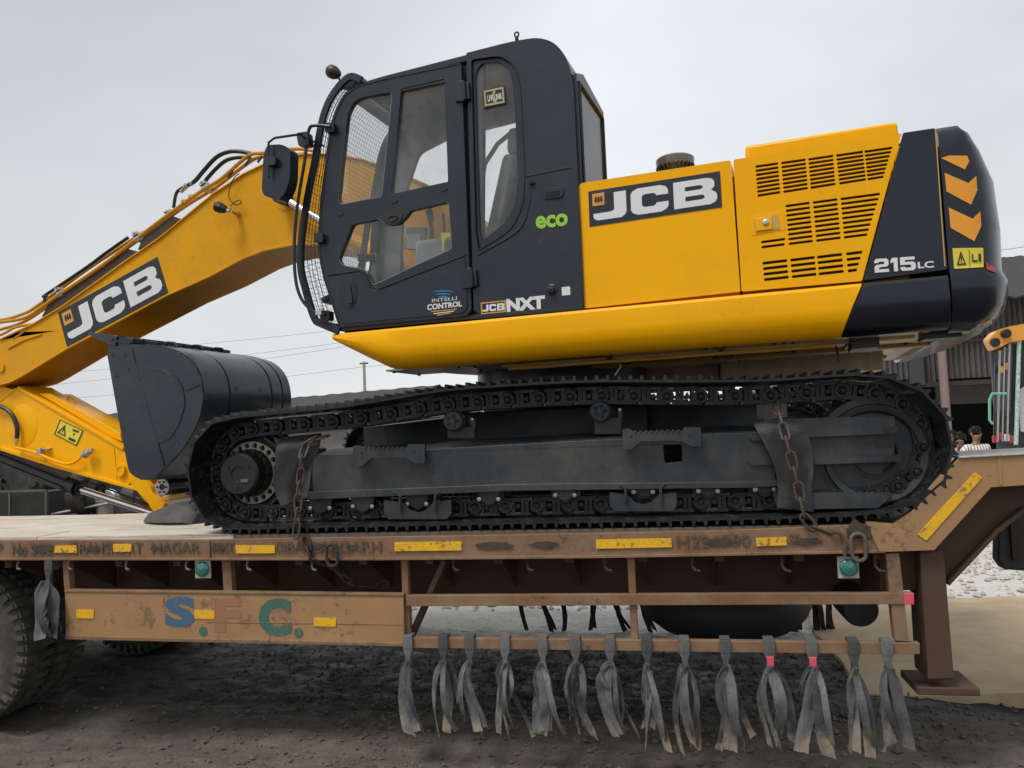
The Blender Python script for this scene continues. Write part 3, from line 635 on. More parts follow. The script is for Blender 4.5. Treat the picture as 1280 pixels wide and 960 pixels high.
descs = [
 (510, 916, 12, 'wide grey strap bundle with curled ends, leftmost on the low bar', [(.02, .034, -.035, 1, .2), (.05, .03, .0, .97, .5), (.10, .022, .02, .98, 1.2), (-.03, .02, -.05, .94, -.8)]),
 (554, 920, 22, 'grey strap with one curling side strip and muddy tail, second on the low bar', [(.03, .032, .005, 1, .2), (-.01, .016, -.07, .95, 1.3), (.07, .02, -.01, .97, .6)]),
 (587, 918, 22, 'single slim grey strap sweeping to the right, third on the low bar', [(.04, .034, -.02, .97, .3), (.09, .018, -.015, 1, 1.0)]),
 (631, 918, 20, 'strap bundle of three parallel upright strips, fourth on the low bar', [(-.045, .018, -.035, 1, .7), (0, .014, -.01, 1, 1.3), (.03, .014, .01, .99, 1.3), (.15, .02, -.01, 1, .8)]),
 (678, 921, 18, 'broad grey strap folded over at its knot, fifth on the low bar', [(-.03, .045, .0, .96, .1), (.02, .045, .005, 1, .1), (.13, .018, .01, 1, 1.0), (-.06, .02, -.03, .9, -.6)]),
 (719, 925, 22, 'narrow grey strap with a thin curl on its left, sixth on the low bar', [(.10, .026, -.02, 1, .5), (.0, .014, -.03, .97, .9), (-.03, .012, -.05, .8, 1.2)]),
 (762, 925, 28, 'round bowed bundle of many thin strips, seventh on the low bar', [(.02, .026, -.09, .96, .6), (.06, .016, -.04, .97, 1.2), (.08, .014, .02, .96, 1.3), (.16, .018, .0, 1, 1.0), (.05, .012, .06, .9, 1.3)]),
 (808, 938, 26, 'strap bundle with a short cut strip on its left, eighth on the low bar', [(-.02, .026, .0, .82, .2), (.12, .03, -.01, 1, .4), (.08, .018, .02, .92, 1.1)]),
 (855, 940, -2, 'crumpled strap bundle hanging straight down, ninth on the low bar', [(-.04, .016, -.06, .97, 1.0), (.0, .02, -.02, 1, .8), (.03, .014, .0, .98, 1.2), (.06, .02, .02, .95, .7), (-.06, .012, -.05, .7, 1.2)]),
 (906, 942, 14, 'wide grey strap splitting into three muddy tails, third from the blurred right end', [(-.06, .026, .0, .97, .2), (.02, .04, .0, 1, .1), (.07, .024, .0, .98, .3), (.15, .022, .02, .9, .2)]),
 (961, 942, 10, 'left hand one of the two grey straps banded in pink', [(-.03, .022, -.05, .95, .9), (.02, .018, -.05, 1, 1.1), (.02, .03, .03, .8, .5), (.12, .03, .05, .93, .4)]),
 (1014, 945, 0, 'right hand one of the two grey straps banded in pink', [(-.10, .04, -.01, .93, .1), (.04, .04, .01, .95, .3), (.08, .02, .04, 1, .6)]),
 (1066, 946, 4, 'grey strap hanging near the right end of the low bar', [(-.04, .03, -.02, .95, .3), (.04, .03, .02, 1, .4)]),
 (1108, 948, 4, 'grey strap nearest the landing leg at the end of the low bar', [(-.03, .03, .0, .95, .3), (.05, .03, .03, .97, .6), (.0, .02, -.05, .9, .9)]),
]
pbar = PT(.006)
for i, (px_, yb_, dr, lab, strips) in enumerate(descs):
    yt = 797+(px_-506)*.0105
    lab = lab.replace('third from the blurred right end', 'tenth on the low bar')
    strap_bundle(px_, yt, yb_, pbar, i*3+1, lab, strips, dr, True, GF, red=(px_ in (961, 1014)))
GB = 'black straps hanging on the far side of the trailer'
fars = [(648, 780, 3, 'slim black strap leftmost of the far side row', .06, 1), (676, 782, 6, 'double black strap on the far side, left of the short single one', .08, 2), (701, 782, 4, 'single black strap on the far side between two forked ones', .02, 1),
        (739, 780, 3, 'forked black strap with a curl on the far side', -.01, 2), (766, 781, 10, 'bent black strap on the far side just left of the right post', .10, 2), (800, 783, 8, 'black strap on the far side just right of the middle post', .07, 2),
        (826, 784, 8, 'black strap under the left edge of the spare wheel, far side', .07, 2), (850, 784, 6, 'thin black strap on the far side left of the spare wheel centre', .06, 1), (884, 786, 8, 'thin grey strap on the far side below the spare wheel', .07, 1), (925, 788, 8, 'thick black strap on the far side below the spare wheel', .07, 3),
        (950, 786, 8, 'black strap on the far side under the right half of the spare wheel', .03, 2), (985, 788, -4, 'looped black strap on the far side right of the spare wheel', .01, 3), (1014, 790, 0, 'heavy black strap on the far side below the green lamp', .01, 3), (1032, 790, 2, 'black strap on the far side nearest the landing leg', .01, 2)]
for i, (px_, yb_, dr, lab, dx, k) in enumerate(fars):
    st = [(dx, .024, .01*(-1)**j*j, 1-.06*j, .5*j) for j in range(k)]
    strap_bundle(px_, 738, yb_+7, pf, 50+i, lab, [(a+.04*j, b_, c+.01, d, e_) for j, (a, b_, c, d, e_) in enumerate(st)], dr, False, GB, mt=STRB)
# straps beside the left wheel
t = strap_bundle(62, 701, 800, PT(.0), 91, 'grey folded webbing strap hanging in front of the left trailer wheel', [(-.02, .05, -.06, 1, .4), (.09, .04, .05, .95, .5), (.02, .05, .0, .98, .2)], 5, True)

# ================================================================== EXCAVATOR
EX = thing('excavator', 'yellow and black tracked excavator tied down on the lowbed trailer', 'excavator', (PIV.x, PIV.y, DECK))
# ---------------- crawler tracks
loop_px = [(300, 514), (365, 508), (430, 501), (490, 491), (560, 480), (640, 474), (740, 469), (850, 469), (960, 467.5), (1050, 461), (1098, 461), (1146, 475), (1180, 500), (1196, 530), (1200, 560), (1194, 594), (1172, 624),
           (1126, 645), (1060, 652), (945, 657), (800, 659.5), (600, 664), (400, 666.5), (275, 668.5), (252, 656), (236, 630), (228, 598), (233, 560), (248, 533), (270, 519)]
loop = [p0.pt(x, y) for x, y in loop_px]
for p in loop:
    p.z = max(p.z, DECK+.002)
def closed_curve(pts, n=12):
    out = []; m = len(pts)
    for i in range(m):
        p0_, p1, p2, p3 = pts[i-1], pts[i], pts[(i+1) % m], pts[(i+2) % m]
        for k in range(n):
            t = k/n; out.append(.5*((2*p1)+(-p0_+p2)*t+(2*p0_-5*p1+4*p2-p3)*t*t+(-p0_+3*p1-3*p2+p3)*t**3))
    return out
fine = closed_curve(loop)
seg = [(fine[i]-fine[(i+1) % len(fine)]).length for i in range(len(fine))]; per = sum(seg)
NS = round(per/.19); pitch = per/NS
def at(s_):
    s_ %= per; i = 0
    while s_ > seg[i]: s_ -= seg[i]; i = (i+1) % len(seg)
    return fine[i].lerp(fine[(i+1) % len(fine)], s_/max(seg[i], 1e-6))
hp = pitch/2
prof = [(-hp-.004, 0), (-hp-.004, .010), (-hp+.018, .012), (-hp+.024, .040), (-hp+.036, .040), (-hp+.042, .012), (-.010, .012), (-.005, .036), (.006, .036), (.011, .012), (hp-.046, .012), (hp-.040, .040), (hp-.028, .040), (hp-.020, .014), (hp+.010, .020), (hp+.014, .010), (hp-.004, 0)]
sb = MB(); sb.ngon([V((x, -.3, z-.040)) for x, z in prof], (0, .6, 0)); ME_SHOE = sb.mesh('track_shoe', TRK, smooth=25)
lb = MB()
for sy in (-1, 1):
    y = sy*.088
    lb.box((0, y, -.135), (pitch*.93, .034, .022)); lb.box((0, y, -.052), (pitch*.8, .034, .018))
    for x_ in (-.030, .028): lb.box((x_, y, -.095), (.020, .032, .07))
    lb.box((-.055, y, -.095), (.02, .026, .07))
    c_ = V((hp*.78, y, -.098))
    lb.cyl(c_+V((0, -.024*sy, 0)), c_+V((0, .030*sy, 0)), .042, n=14)
    lb.lathe(c_+V((0, .030*sy, 0)), V((0, sy, 0)), [(.026, 0), (.026, .008), (.018, .004), (.012, .010), (0, .010)], 12)
    lb.cyl(V((-.002, y-.018*sy, -.098)), V((-.002, y+.024*sy, -.098)), .014, n=8)
lb.cyl((hp*.78, -.07, -.098), (hp*.78, .07, -.098), .022, n=8)
ME_LINK = lb.mesh('chain_link', TRK, smooth=30)
def lathe_obj(name, c, axis, pr, m, parent, n=32): b_ = MB(); b_.lathe(c, axis, pr, n); return b_.build(name, m, parent)
def crawler(yc, near):
    # frame: box beam near face traced, with lighter top
    o_ = -1 if near else 1
    def pl(off): return V((0, yc+o_*off, 0))
    def P(px, py, d): q = PT(d).pt(px, py); q.y = q.y if near else 2*(L+1.495)-q.y; return q
    def poly(b_, pts, d, th, holes=()):
        b_.poly([P(x, y, d) for x, y in pts], (0, th if near else -th, 0), [[P(x, y, d) for x, y in h_] for h_ in holes]); return b_
    b_ = MB()
    face = [(386, 573), (400, 569), (760, 549), (945, 540), (965, 540), (970, 600), (942, 603), (640, 606), (386, 616)]
    hole = rp([(829, 556), (852, 555.5), (853, 577), (831, 579)], 3)
    poly(b_, face, .115, .34, [hole])
    fr = b_.build('track_frame', FRM, EX, bevel=.008)
    b_ = MB(); poly(b_, [(384, 615), (640, 605), (942, 602), (975, 600), (975, 608), (942, 610), (640, 614), (384, 625)], .085, .40); b_.build('frame_flange', FRM, fr, bevel=.004)
    # sloped top plate
    b_ = MB()
    for a_, c_ in (((392, 562), (760, 540)), ((760, 540), (945, 531))):
        q = [P(a_[0], a_[1]+7.5, .13), P(c_[0], c_[1]+8, .13)]
        u = [q[0]+V((0, (.30 if near else -.30), .035)), q[1]+V((0, (.30 if near else -.30), .035))]
        b_.ngon([q[0], q[1], u[1], u[0]], (0, 0, -.02))
    b_.build('frame_top', FRM, fr)
    # idler yoke at the right
    b_ = MB()
    poly(b_, rp([(955, 524), (1118, 520), (1119, 542), (958, 549)], 2), .12, .28); poly(b_, [(958, 545), (1118, 540), (1118, 575), (960, 580)], .155, .22)
    poly(b_, rp([(958, 574), (1126, 569), (1126, 577), (960, 583)], 2), .12, .24); poly(b_, [(962, 583), (1104, 577), (1104, 618), (966, 618)], .20, .17)
    b_.build('idler_yoke', FRM, fr, bevel=.006)
    b_ = MB(); poly(b_, rp([(966, 616), (1118, 617), (1098, 635), (985, 637), (970, 632)], 2), .10, .3); b_.build('idler_guard', FRM, fr, bevel=.005)
    for q_, d_ in (([(1095, 549), (1117, 548), (1117, 558), (1096, 559)], .150), ([(1105, 533), (1122, 532), (1122, 540), (1105, 541)], .117), ([(1105, 570), (1125, 569), (1125, 575), (1105, 576)], .117)):
        b_ = MB(); poly(b_, rp(q_, 3), d_, .01); b_.build('yoke_slot', BLK, fr)
    # idler wheel
    ic = P(1087, 566, .30)
    dy = V((0, 1 if near else -1, 0))
    lathe_obj('idler_wheel', ic-dy*.135, dy, [(0, .05), (.10, .05), (.12, .03), (.225, .05), (.235, .02), (.268, .01), (.275, .03), (.312, .035), (.318, .06), (.318, .17), (.275, .2), (0, .18)], FRM, fr, 48)
    # sprocket with drilled ivory ring
    sc = P(314, 591, .27); RR = .205
    ring = [sc+V((math.cos(a)*RR, 0, math.sin(a)*RR)) for a in [2*math.pi*k/40 for k in range(40)]]
    holes = []
    for k in range(20):
        a = 2*math.pi*(k+.5)/20; c_ = sc+V((math.cos(a)*.178, 0, math.sin(a)*.178))
        holes.append([c_+V((math.cos(t)*.018, 0, math.sin(t)*.018)) for t in [2*math.pi*j/10 for j in range(10)]])
    inner = [sc+V((math.cos(a)*.135, 0, math.sin(a)*.135)) for a in [2*math.pi*k/30 for k in range(30)]]
    b_ = MB(); b_.poly(ring, dy*.03, holes+[inner]); spk = b_.build('sprocket_ring', IVO, fr, bevel=.002)
    b_ = MB()
    pts = []
    for k in range(23):
        a = 2*math.pi*k/23
        for da, rr in ((-.09, .285), (-.03, .325), (.03, .325), (.09, .285)): pts.append(sc+dy*.035+V((math.cos(a+da)*rr, 0, math.sin(a+da)*rr)))
    b_.poly(pts, dy*.05); b_.build('sprocket', TRK, fr, bevel=.003)
    hb = MB(); hb.lathe(sc-dy*.16, dy, [(0, .008), (.045, .008), (.05, 0), (.122, 0), (.136, .012), (.139, .05), (.142, .10), (.154, .11), (.156, .18), (.16, .24)], 40)
    for k in range(16):
        a = 2*math.pi*k/16; c_ = sc+V((math.cos(a)*.146, 0, math.sin(a)*.146)); hb.cyl(c_-dy*.075, c_-dy*.05, .011, n=6)
    for a in (.6, 2.6, 4.6):
        c_ = sc+V((math.cos(a)*.085, 0, math.sin(a)*.085)); hb.cyl(c_-dy*.166, c_-dy*.15, .013, n=8)
    hb.build('hub_cap', BLK, fr)
    b_ = MB(); b_.box(sc-dy*.1635+V((.045, 0, -.04)), (.05, .004, .02)); b_.build('hub_label', LBK if not near else mat('hub_label_print', (.12, .13, .16), .5), fr)
    # curved guard between sprocket and frame
    b_ = MB(); rows = []
    for k in range(9):
        a = -1.15+2.3*k/8; rows.append([sc+V((math.cos(a)*.25+.02, 0, math.sin(a)*.25))-dy*.04, sc+V((math.cos(a)*.26+.02, 0, math.sin(a)*.26))+dy*.2])
    b_.sheet(rows, .012); b_.build('sprocket_guard', FRM, fr)
    b_ = MB(); poly(b_, [(340, 545), (392, 560), (392, 625), (345, 628), (352, 590)], .24, .2); b_.build('motor_mount', FRM, fr, bevel=.01)
    # carrier rollers
    for x_, y_, yb in ((566, 526, 548), (750, 514, 543)):
        c_ = P(x_, y_, .14)
        b_ = MB(); b_.lathe(c_-dy*.01, dy, [(0, 0), (.052, 0), (.060, .008), (.062, .05), (.066, .055), (.066, .10), (.055, .11), (.05, .2), (.066, .21), (.066, .26), (0, .26)], 28)
        for k in range(5):
            a = 2*math.pi*k/5; b_.cyl(c_-dy*.018+V((math.cos(a)*.037, 0, math.sin(a)*.037)), c_, .009, n=6)
        b_.cyl(c_-dy*.02, c_, .018, n=10); b_.build('carrier_roller', FRM, fr)
        b_ = MB(); poly(b_, [(x_-7, y_+8), (x_+27, y_+8), (x_+27, yb), (x_-7, yb)], .20, .1); poly(b_, [(x_+22, y_-3), (x_+28, y_-3), (x_+28, y_+10), (x_+22, y_+10)], .20, .02); b_.build('roller_bracket', FRM, fr, bevel=.004)
        b_ = MB(); q = P(x_+25, y_-2, .19); b_.cyl(q, q-dy*.015, .008, n=6); b_.build('bolt', STL, fr)
    # track rollers
    for x_, y_ in ((400, 634), (453, 632), (521, 629), (611, 623), (706, 618), (804, 614), (885, 613), (956, 611)):
        c_ = P(x_, y_, .16)
        b_ = MB(); b_.lathe(c_, dy, [(0, 0), (.045, 0), (.05, .01), (.05, .04), (.085, .045), (.09, .06), (.09, .11), (.07, .12), (.07, .20), (.09, .21), (.09, .26), (0, .26)], 28); b_.build('track_roller', TRK, fr)
        b_ = MB(); poly(b_, [(x_-15, y_-15), (x_+15, y_-16), (x_+14, y_-4), (x_+8, y_+5), (x_, y_+8), (x_-8, y_+5), (x_-14, y_-4)], .145, .03); b_.build('roller_bearing', FRM, fr, bevel=.004)
        for s_ in (-12, 12): b_ = MB(); q = P(x_+s_, y_+1, .14); b_.lathe(q+dy*.02, -dy, [(.009, 0), (.009, .016), (.013, .018), (.013, .024), (0, .026)], 10); b_.build('bolt', STL, fr)
    # chain guards
    for x_, y_ in ((522, 637), (804, 627)):
        b_ = MB(); poly(b_, rp([(x_-42, y_-12), (x_-20, y_-9), (x_-10, y_+1), (x_, y_+4), (x_+10, y_+1), (x_+20, y_-9), (x_+42, y_-12), (x_+42, y_+5), (x_+36, y_+12), (x_-36, y_+12), (x_-42, y_+5)], 2), .10, .03); cg = b_.build('chain_guard', FRM, fr, bevel=.004)
        for s_ in (-1, 1):
            b_ = MB(); q = [P(x_+s_*30, y_-21, .09), P(x_+s_*26, y_-21, .08), P(x_+s_*22, y_-17, .08), P(x_+s_*22, y_+2, .085)]; b_.tube(q, .009, 6); b_.build('guard_rib', FRM, cg)
    # steps
    for x0, x1, y0 in ((441, 531, 557), (778, 876, 536)):
        d_ = .055; s_ = -.022
        f = lambda x, y: (x, y0+y+(x-x0)*s_)
        b_ = MB(); poly(b_, rp([f(x0, 0), f(x0+10, 0), f(x0+14, 4), f(x1-22, 4), f(x1-22, 0), f(x1, 0), f(x1, 24), f(x1-12, 24), f(x1-22, 18), f(x1-32, 16), f(x0+22, 16), f(x0+12, 26), f(x0, 26)], 2), d_, .012)
        for xx in (x0+3, x1-6):
            q = P(xx, y0+12+(xx-x0)*s_, d_); b_.box(q+dy*.052, (.02, .08, .09))
        stp = b_.build('boarding_step', FRM, fr, bevel=.003)
        b_ = MB()
        for k in range(9):
            xx = x0+16+k*(x1-x0-44)/8; q = P(xx, y0+3.5+(xx-x0)*s_, d_); b_.box(q, (.012, .016, .010))
        b_.build('step_tread', FRM, stp)
        for xx in (x0+11, x1-14): b_ = MB(); q = P(xx, y0+10+(xx-x0)*s_, d_); b_.cyl(q-dy*.002, q+dy*.002, .008, n=10); b_.build('bolt_hole', BLK, fr)
    for q_ in ([(936, 546), (940, 544), (962, 543), (962, 550), (940, 551)], [(935, 578), (940, 576), (966, 575), (966, 581), (940, 582)]): b_ = MB(); poly(b_, rp(q_, 1), .10, .02); b_.build('weld_rib', FRM, fr, bevel=.002)
    # shoes and links
    for k in range(NS):
        s_ = (k+.35)*pitch; a_, c_ = at(s_-hp), at(s_+hp); t = (c_-a_).normalized(); n_ = t.cross(Y); p = (a_+c_)/2
        mw = Matrix((t, Y, n_)).transposed().to_4x4(); mw.translation = V((p.x, yc, p.z))
        sh = inst('track_shoe', ME_SHOE, fr, mw)
        mw2 = mw.copy(); mw2.translation = V((p.x, yc, p.z))-n_*.012
        inst('chain_link', ME_LINK, fr, mw2)
    return fr
NEAR = crawler(L+.30, True)
crawler(L+2.69, False)
# car body between the tracks: X frame, centre tube, slewing ring
b = MB(); zc0 = DECK+.47
b.cyl((PIV.x, PIV.y, DECK+.40), (PIV.x, PIV.y, DECK+.74), .60, n=48)
for sx in (-1, 1):
    for sy in (-1, 1):
        a_ = V((PIV.x+sx*.35, PIV.y+sy*.25, 0)); c_ = V((PIV.x+sx*(1.4 if sx > 0 else 1.15), PIV.y+sy*.98, 0))
        d = (c_-a_).normalized(); s_ = V((-d.y, d.x, 0))*.20
        b.loft([[a_-s_+Z*(DECK+.36), a_+s_+Z*(DECK+.36), a_+s_+Z*(DECK+.72), a_-s_+Z*(DECK+.72)], [c_-s_+Z*(DECK+.36), c_+s_+Z*(DECK+.36), c_+s_+Z*(DECK+(.67 if sx > 0 else .63)), c_-s_+Z*(DECK+(.67 if sx > 0 else .63))]])
b.box((PIV.x, PIV.y, DECK+.55), (1.3, 1.5, .30)); b.build('car_body', FRM, EX, bevel=.01)
b = MB(); b.cyl((PIV.x, PIV.y, DECK+.74), (PIV.x, PIV.y, DECK+1.02), .64, n=56); b.cyl((PIV.x, PIV.y, DECK+.74), (PIV.x, PIV.y, DECK+.78), .70, n=56); b.build('slewing_ring', CHA, EX, bevel=.005)
b = MB(); q = PT(.85).pt(677, 460); b.lathe(q, -Y, [(.022, 0), (.022, .01), (0, .02)], 14); b.build('grease_cap', LMP, EX)

# ---------------- upper body
LS = -1.33
P133 = PB(LS); P131 = PB(-1.30)
def bx(px, py, lat): q = PB(lat).pt(px, py)-PIV; return q.dot(B), q.z
TZ = 1.85+.683
# bumper / side skirt loft (yellow part then dark part)
def skirt(name, px0, px1, m, front):
    xa = bx(px0, 420 if px0 < 500 else 400, LS)[0]; xb = bx(px1, 345, LS)[0]
    rings = []; n = 24
    for i in range(n+1):
        x = xa+(xb-xa)*i/n; u = x-bx(415, 420, LS)[0]
        # bottom profile rises at the front end
        zb_ = DECK+.985-.0*u
        if front and u < .42: zb_ += .215*(1-u/.42)**1.15
        zt = TZ; hh = zt-zb_
        ring = [bw(x, LS+.012, zt), bw(x, LS, zt-.018), bw(x, LS-.006, zt-hh*.45), bw(x, LS+.004, zt-hh*.68), bw(x, LS+.035, zt-hh*.86), bw(x, LS+.085, zt-hh*.96), bw(x, LS+.13, zb_), bw(x, LS+.15, zb_+.01), bw(x, LS+.15, zt)]
        rings.append(ring)
    if front:
        xt, xbm = bx(1077.5, 352, LS)[0], bx(1051, 405, LS)[0]; zb_ = DECK+.985; hh = TZ-zb_
        rings[-1] = [bw(xt+(xbm-xt)*t, l_, z_) for l_, z_, t in [(LS+.012, TZ, 0), (LS, TZ-.018, .03), (LS-.006, TZ-hh*.45, .45), (LS+.004, TZ-hh*.68, .68), (LS+.035, TZ-hh*.86, .86), (LS+.085, TZ-hh*.96, .96), (LS+.13, zb_, 1), (LS+.15, zb_+.01, 1), (LS+.15, TZ, 0)]]
    b_ = MB(); b_.loft(rings); return b_.build(name, m, EX, bevel=.004, smooth=30)
skirt('skirt_panel', 415, 1000, YEL, True)
# diagonal colour joint
def ruled(name, top0, top1, bot0, bot1, m):
    xs = [bx(*top0, LS)[0], bx(*top1, LS)[0], bx(*bot0, LS)[0], bx(*bot1, LS)[0]]
    zb_ = DECK+.985; hh = TZ-zb_; pr = [(LS+.012, TZ, 0), (LS, TZ-.018, .03), (LS-.006, TZ-hh*.45, .45), (LS+.004, TZ-hh*.68, .68), (LS+.035, TZ-hh*.86, .86), (LS+.085, TZ-hh*.96, .96), (LS+.13, zb_, 1), (LS+.15, zb_+.01, 1), (LS+.15, TZ, 0)]
    b_ = MB(); b_.loft([[bw(xs[0]+(xs[2]-xs[0])*t, l_, z_) for l_, z_, t in pr], [bw(xs[1]+(xs[3]-xs[1])*t, l_, z_) for l_, z_, t in pr]]); return b_.build(name, m, EX, bevel=.003, smooth=30)
ruled('skirt_panel', (1079, 352), (1185, 338), (1052.5, 405), (1185, 338), NAV)

# engine hood side panels
HT = 1.85+1.452; HB = TZ+.012
def zt(px, py, lat=-1.30): return bx(px, py, lat)[1]
slope = 0
def hood_section(xa, xb, name, m, latn=-1.24, ztop=HT):
    b_ = MB(); rings = []
    for x in (xa, xb):
        rings.append([bw(x, latn, HB), bw(x, latn, ztop-.07), bw(x, latn+.012, ztop-.028), bw(x, latn+.06, ztop-.006), bw(x, 1.25, ztop), bw(x, 1.25, HB)])
    b_.loft(rings); return b_.build(name, m, EX, bevel=.004)
x_cab = bx(728, 384, -1.3)[0]; x_div = bx(920, 280, -1.3)[0]; x_end = bx(1178, 260, -1.3)[0]
core = MB(); core.box(bw((x_cab+x_end)/2, .05, (HT+HB)/2-.02), B*(x_end-x_cab-.01)/2, A*1.2, Z*((HT-HB)/2-.04)); core.build('engine_bay', BLK, EX)
hood_section(x_cab+.0, x_div-.006, 'hood_top', YEL, -1.25, HT-.004)
hood_section(x_div+.006, bx(1124, 190, -1.3)[0]+.02, 'hood_top', YEL, -1.18, HT-.004)
# trim the front skin: outer plates
topr = lambda pts: pts
pA = plate('side_door', P131, rp([(722.5, 229.5), (913.5, 200), (925.5, 364.5), (729.5, 385.5)], [7, 4, 2, 2]), .05, YEL, EX, bevel=.006)
b = MB()
def zs(zx, zy): return (900+.2969*zx, 140+.2969*zy)
slots = []
def slot(x0, x1, y0, y1, h=11.0):
    k = 3.4
    pts = [(x0, y0), (x0+k, y0-h/2), (x1-k, y1-h/2), (x1, y1), (x1-k, y1+h/2), (x0+k, y0+h/2)]
    slots.append([zs(*p) for p in pts])
for c, (a_, d_) in enumerate([(148, 246), (257, 362), (371, 478), (488, 603), (607, 726)]):
    for r in range(8):
        t = r/7; sh = 9*t+(4*t if c > 2 else 0); x0, x1 = a_+sh, d_+sh
        if c == 4: x1 = 726-36*t
        fy = lambda x: (230-.137*(x-148))*(1-t)+(352-.150*(x-157))*t
        if fy(x0) < 160: continue
        slot(x0, x1, fy(x0), fy(x1))
for c, (a_, d_) in enumerate([(275, 378), (390, 495), (507, 675)]):
    for r in range(9):
        t = r/8; sh = 14*t; x0, x1 = a_+sh, d_+sh
        if c == 2: x1 = 675-54*t
        fy = lambda x: (396-.128*(x-275))*(1-t)+(555-.118*(x-289))*t
        slot(x0, x1, fy(x0), fy(x1))
slot(172, 275, 548, 535); slot(174, 273, 569, 557)
for c, (a_, d_) in enumerate([(178, 283), (295, 400), (408, 515), (530, 600)]):
    for r in range(4):
        t = r/3; sh = 7*t; x0, x1 = a_+sh, d_+sh
        if c == 3: x1 = 600-22*t
        fy = lambda x: (637-.112*(x-178))*(1-t)+(706-.105*(x-184))*t
        slot(x0, x1, fy(x0), fy(x1), 12.5)
lp = plate('louvre_door', P131, rp([(916.5, 199.5), (1127, 166.5), (1077.5, 351), (927, 364.5)], [4, 2, 1, 2]), .012, YEL, EX, holes=slots, bevel=.0015, seg=1)
plate('radiator_screen', PB(-1.27), [(925, 200), (1120, 170), (1075, 345), (930, 355)], .01, BLK, EX, bevel=0)
b = MB()
for k in range(46):
    x_ = 932+k*4.1; b.bar(PB(-1.275).pt(x_, 201-(x_-932)*.15), PB(-1.275).pt(x_+8, 350-(x_-932)*.1), .004, .004)
b.build('screen_rib', DCH, lp)
plate('dark_corner_panel', P131, rp([(1129, 166), (1168.5, 160), (1184.5, 336.5), (1079.5, 350.5)], [1, 2, 3, 1]), .05, NAV, EX, bevel=.004)
plate('corner_trim', P131, [(1168.6, 162), (1170, 162), (1182, 333), (1180.6, 333)], .01, YSL, EX, off=.002, bevel=0)
# latch
la = plate('door_latch', P131, [zs(130, 440), zs(267, 418), zs(276, 495), zs(135, 520)], .004, YEL, EX, off=.002, bevel=.001)
plate('latch_recess', P131, [zs(142, 447), zs(244, 430), zs(252, 492), zs(148, 507)], .003, YSL, la, off=.005, bevel=.001)
plate('latch_paddle', P131, [zs(147, 450), zs(218, 438), zs(222, 492), zs(152, 502)], .012, YEL, la, off=.012, bevel=.003)
b = MB(); q = P131.pt(*zs(193, 467)); b.lathe(q+P131.N*.011, P131.N, [(.017, 0), (.017, .006), (.010, .009), (0, .009)], 16); b.build('key_lock', STL, la)
# hood raised box with tread edge, exhaust / precleaner
xa, xb = bx(931, 185, -1.0)[0], bx(1122, 150, -1.0)[0]; CZ = (bx(935, 181, -1.0)[1]-HT)/2
b = MB(); b.box(bw((xa+xb)/2, -.05, HT+CZ), B*(xb-xa)/2, A*.95, Z*CZ); eb = b.build('engine_cover', YEL, EX, bevel=.02)
b = MB()
for k in range(int((xb-xa)/.034)): b.box(bw(xa+.03+k*.034, -1.06, HT+.012), B*.010, A*.012, Z*.014)
b.build('anti_slip_stud', YSL, eb)
b = MB(); b.box(bw((xa+xb)/2, -1.06, HT+.001), B*(xb-xa)/2, A*.05, Z*.004); b.build('anti_slip_strip', YSL, eb)
q0 = PB(-.72).pt(844, 206); pc = q0; PZ = PB(-.84).pt(844, 189).z-HT-.13
b = MB(); b.lathe((pc.x, pc.y, HT+PZ), Z, [(.075, -PZ-.02), (.08, .0), (.085, .05), (.117, .065), (.122, .10), (.122, .115), (.112, .125), (.09, .13), (0, .13)], 32); ac = b.build('air_precleaner', mat('smoked_bowl', (.10, .095, .085), .3, coat=.4, col2=(.2, .19, .17)), EX)
b = MB()
for k in range(26):
    a = 2*math.pi*k/26; c_ = V((pc.x+math.cos(a)*.112, pc.y+math.sin(a)*.112, HT+PZ+.05)); b.box(c_, V((math.cos(a), math.sin(a), 0))*.01, V((-math.sin(a), math.cos(a), 0))*.004, Z*.022)
b.build('intake_fin', BLK, ac)
# counterweight: lofted plan outline
cx0 = x_end+.008
rear = bx(1256, 352, -.55)[0]
def cw_ring(z, inset, rr, back, lat=1.33):
    pts = []
    xr = back
    o = [(cx0, -lat+inset)]
    for k in range(13):                         # near corner arc to the rear centre, mirrored
        a = math.pi/2*k/12
        o.append((cx0+.10+(xr-cx0-.10)*math.sin(a)**.9, -(lat-inset)*(.52+.48*math.cos(a)**.8) if k < 12 else -(lat-inset)*.52))
    near = o+[(xr+.04, -.35), (xr+.05, 0)]
    full = near+[(x_, -l_) for x_, l_ in reversed(near[:-1])]
    return [bw(x_, l_, z) for x_, l_ in full]
zb_ = DECK+.97
levels = [(zb_+.00, .22, rear-.38), (zb_+.015, .12, rear-.24), (zb_+.06, .05, rear-.14), (zb_+.12, .016, rear-.095), (zb_+.20, 0, rear-.075), (TZ-.03, .0, rear-.07), (TZ+.005, .008, rear-.085), (TZ+.03, .022, rear-.095), (TZ+.25, .026, rear-.085), (TZ+.5, .03, rear-.10), (HT-.12, .035, rear-.16), (HT-.04, .05, rear-.21), (HT+.01, .10, rear-.30), (HT+.03, .2, rear-.42)]
b = MB(); b.loft([cw_ring(z_, i_, 0, r_) for z_, i_, r_ in levels]); cw = b.build('counterweight', NAV, EX, smooth=40)
CWV = list(b.v); CWF = list(b.f)
tree = BVHTree.FromPolygons(CWV, [tuple(f) for f in CWF])
def surf(px, py, off=.004):
    h = tree.ray_cast(EYE, ray(px, py).normalized())
    if h[0] is None: return None
    n_ = h[1]; n_ = -n_ if n_.dot(ray(px, py)) > 0 else n_
    return h[0]+n_*off
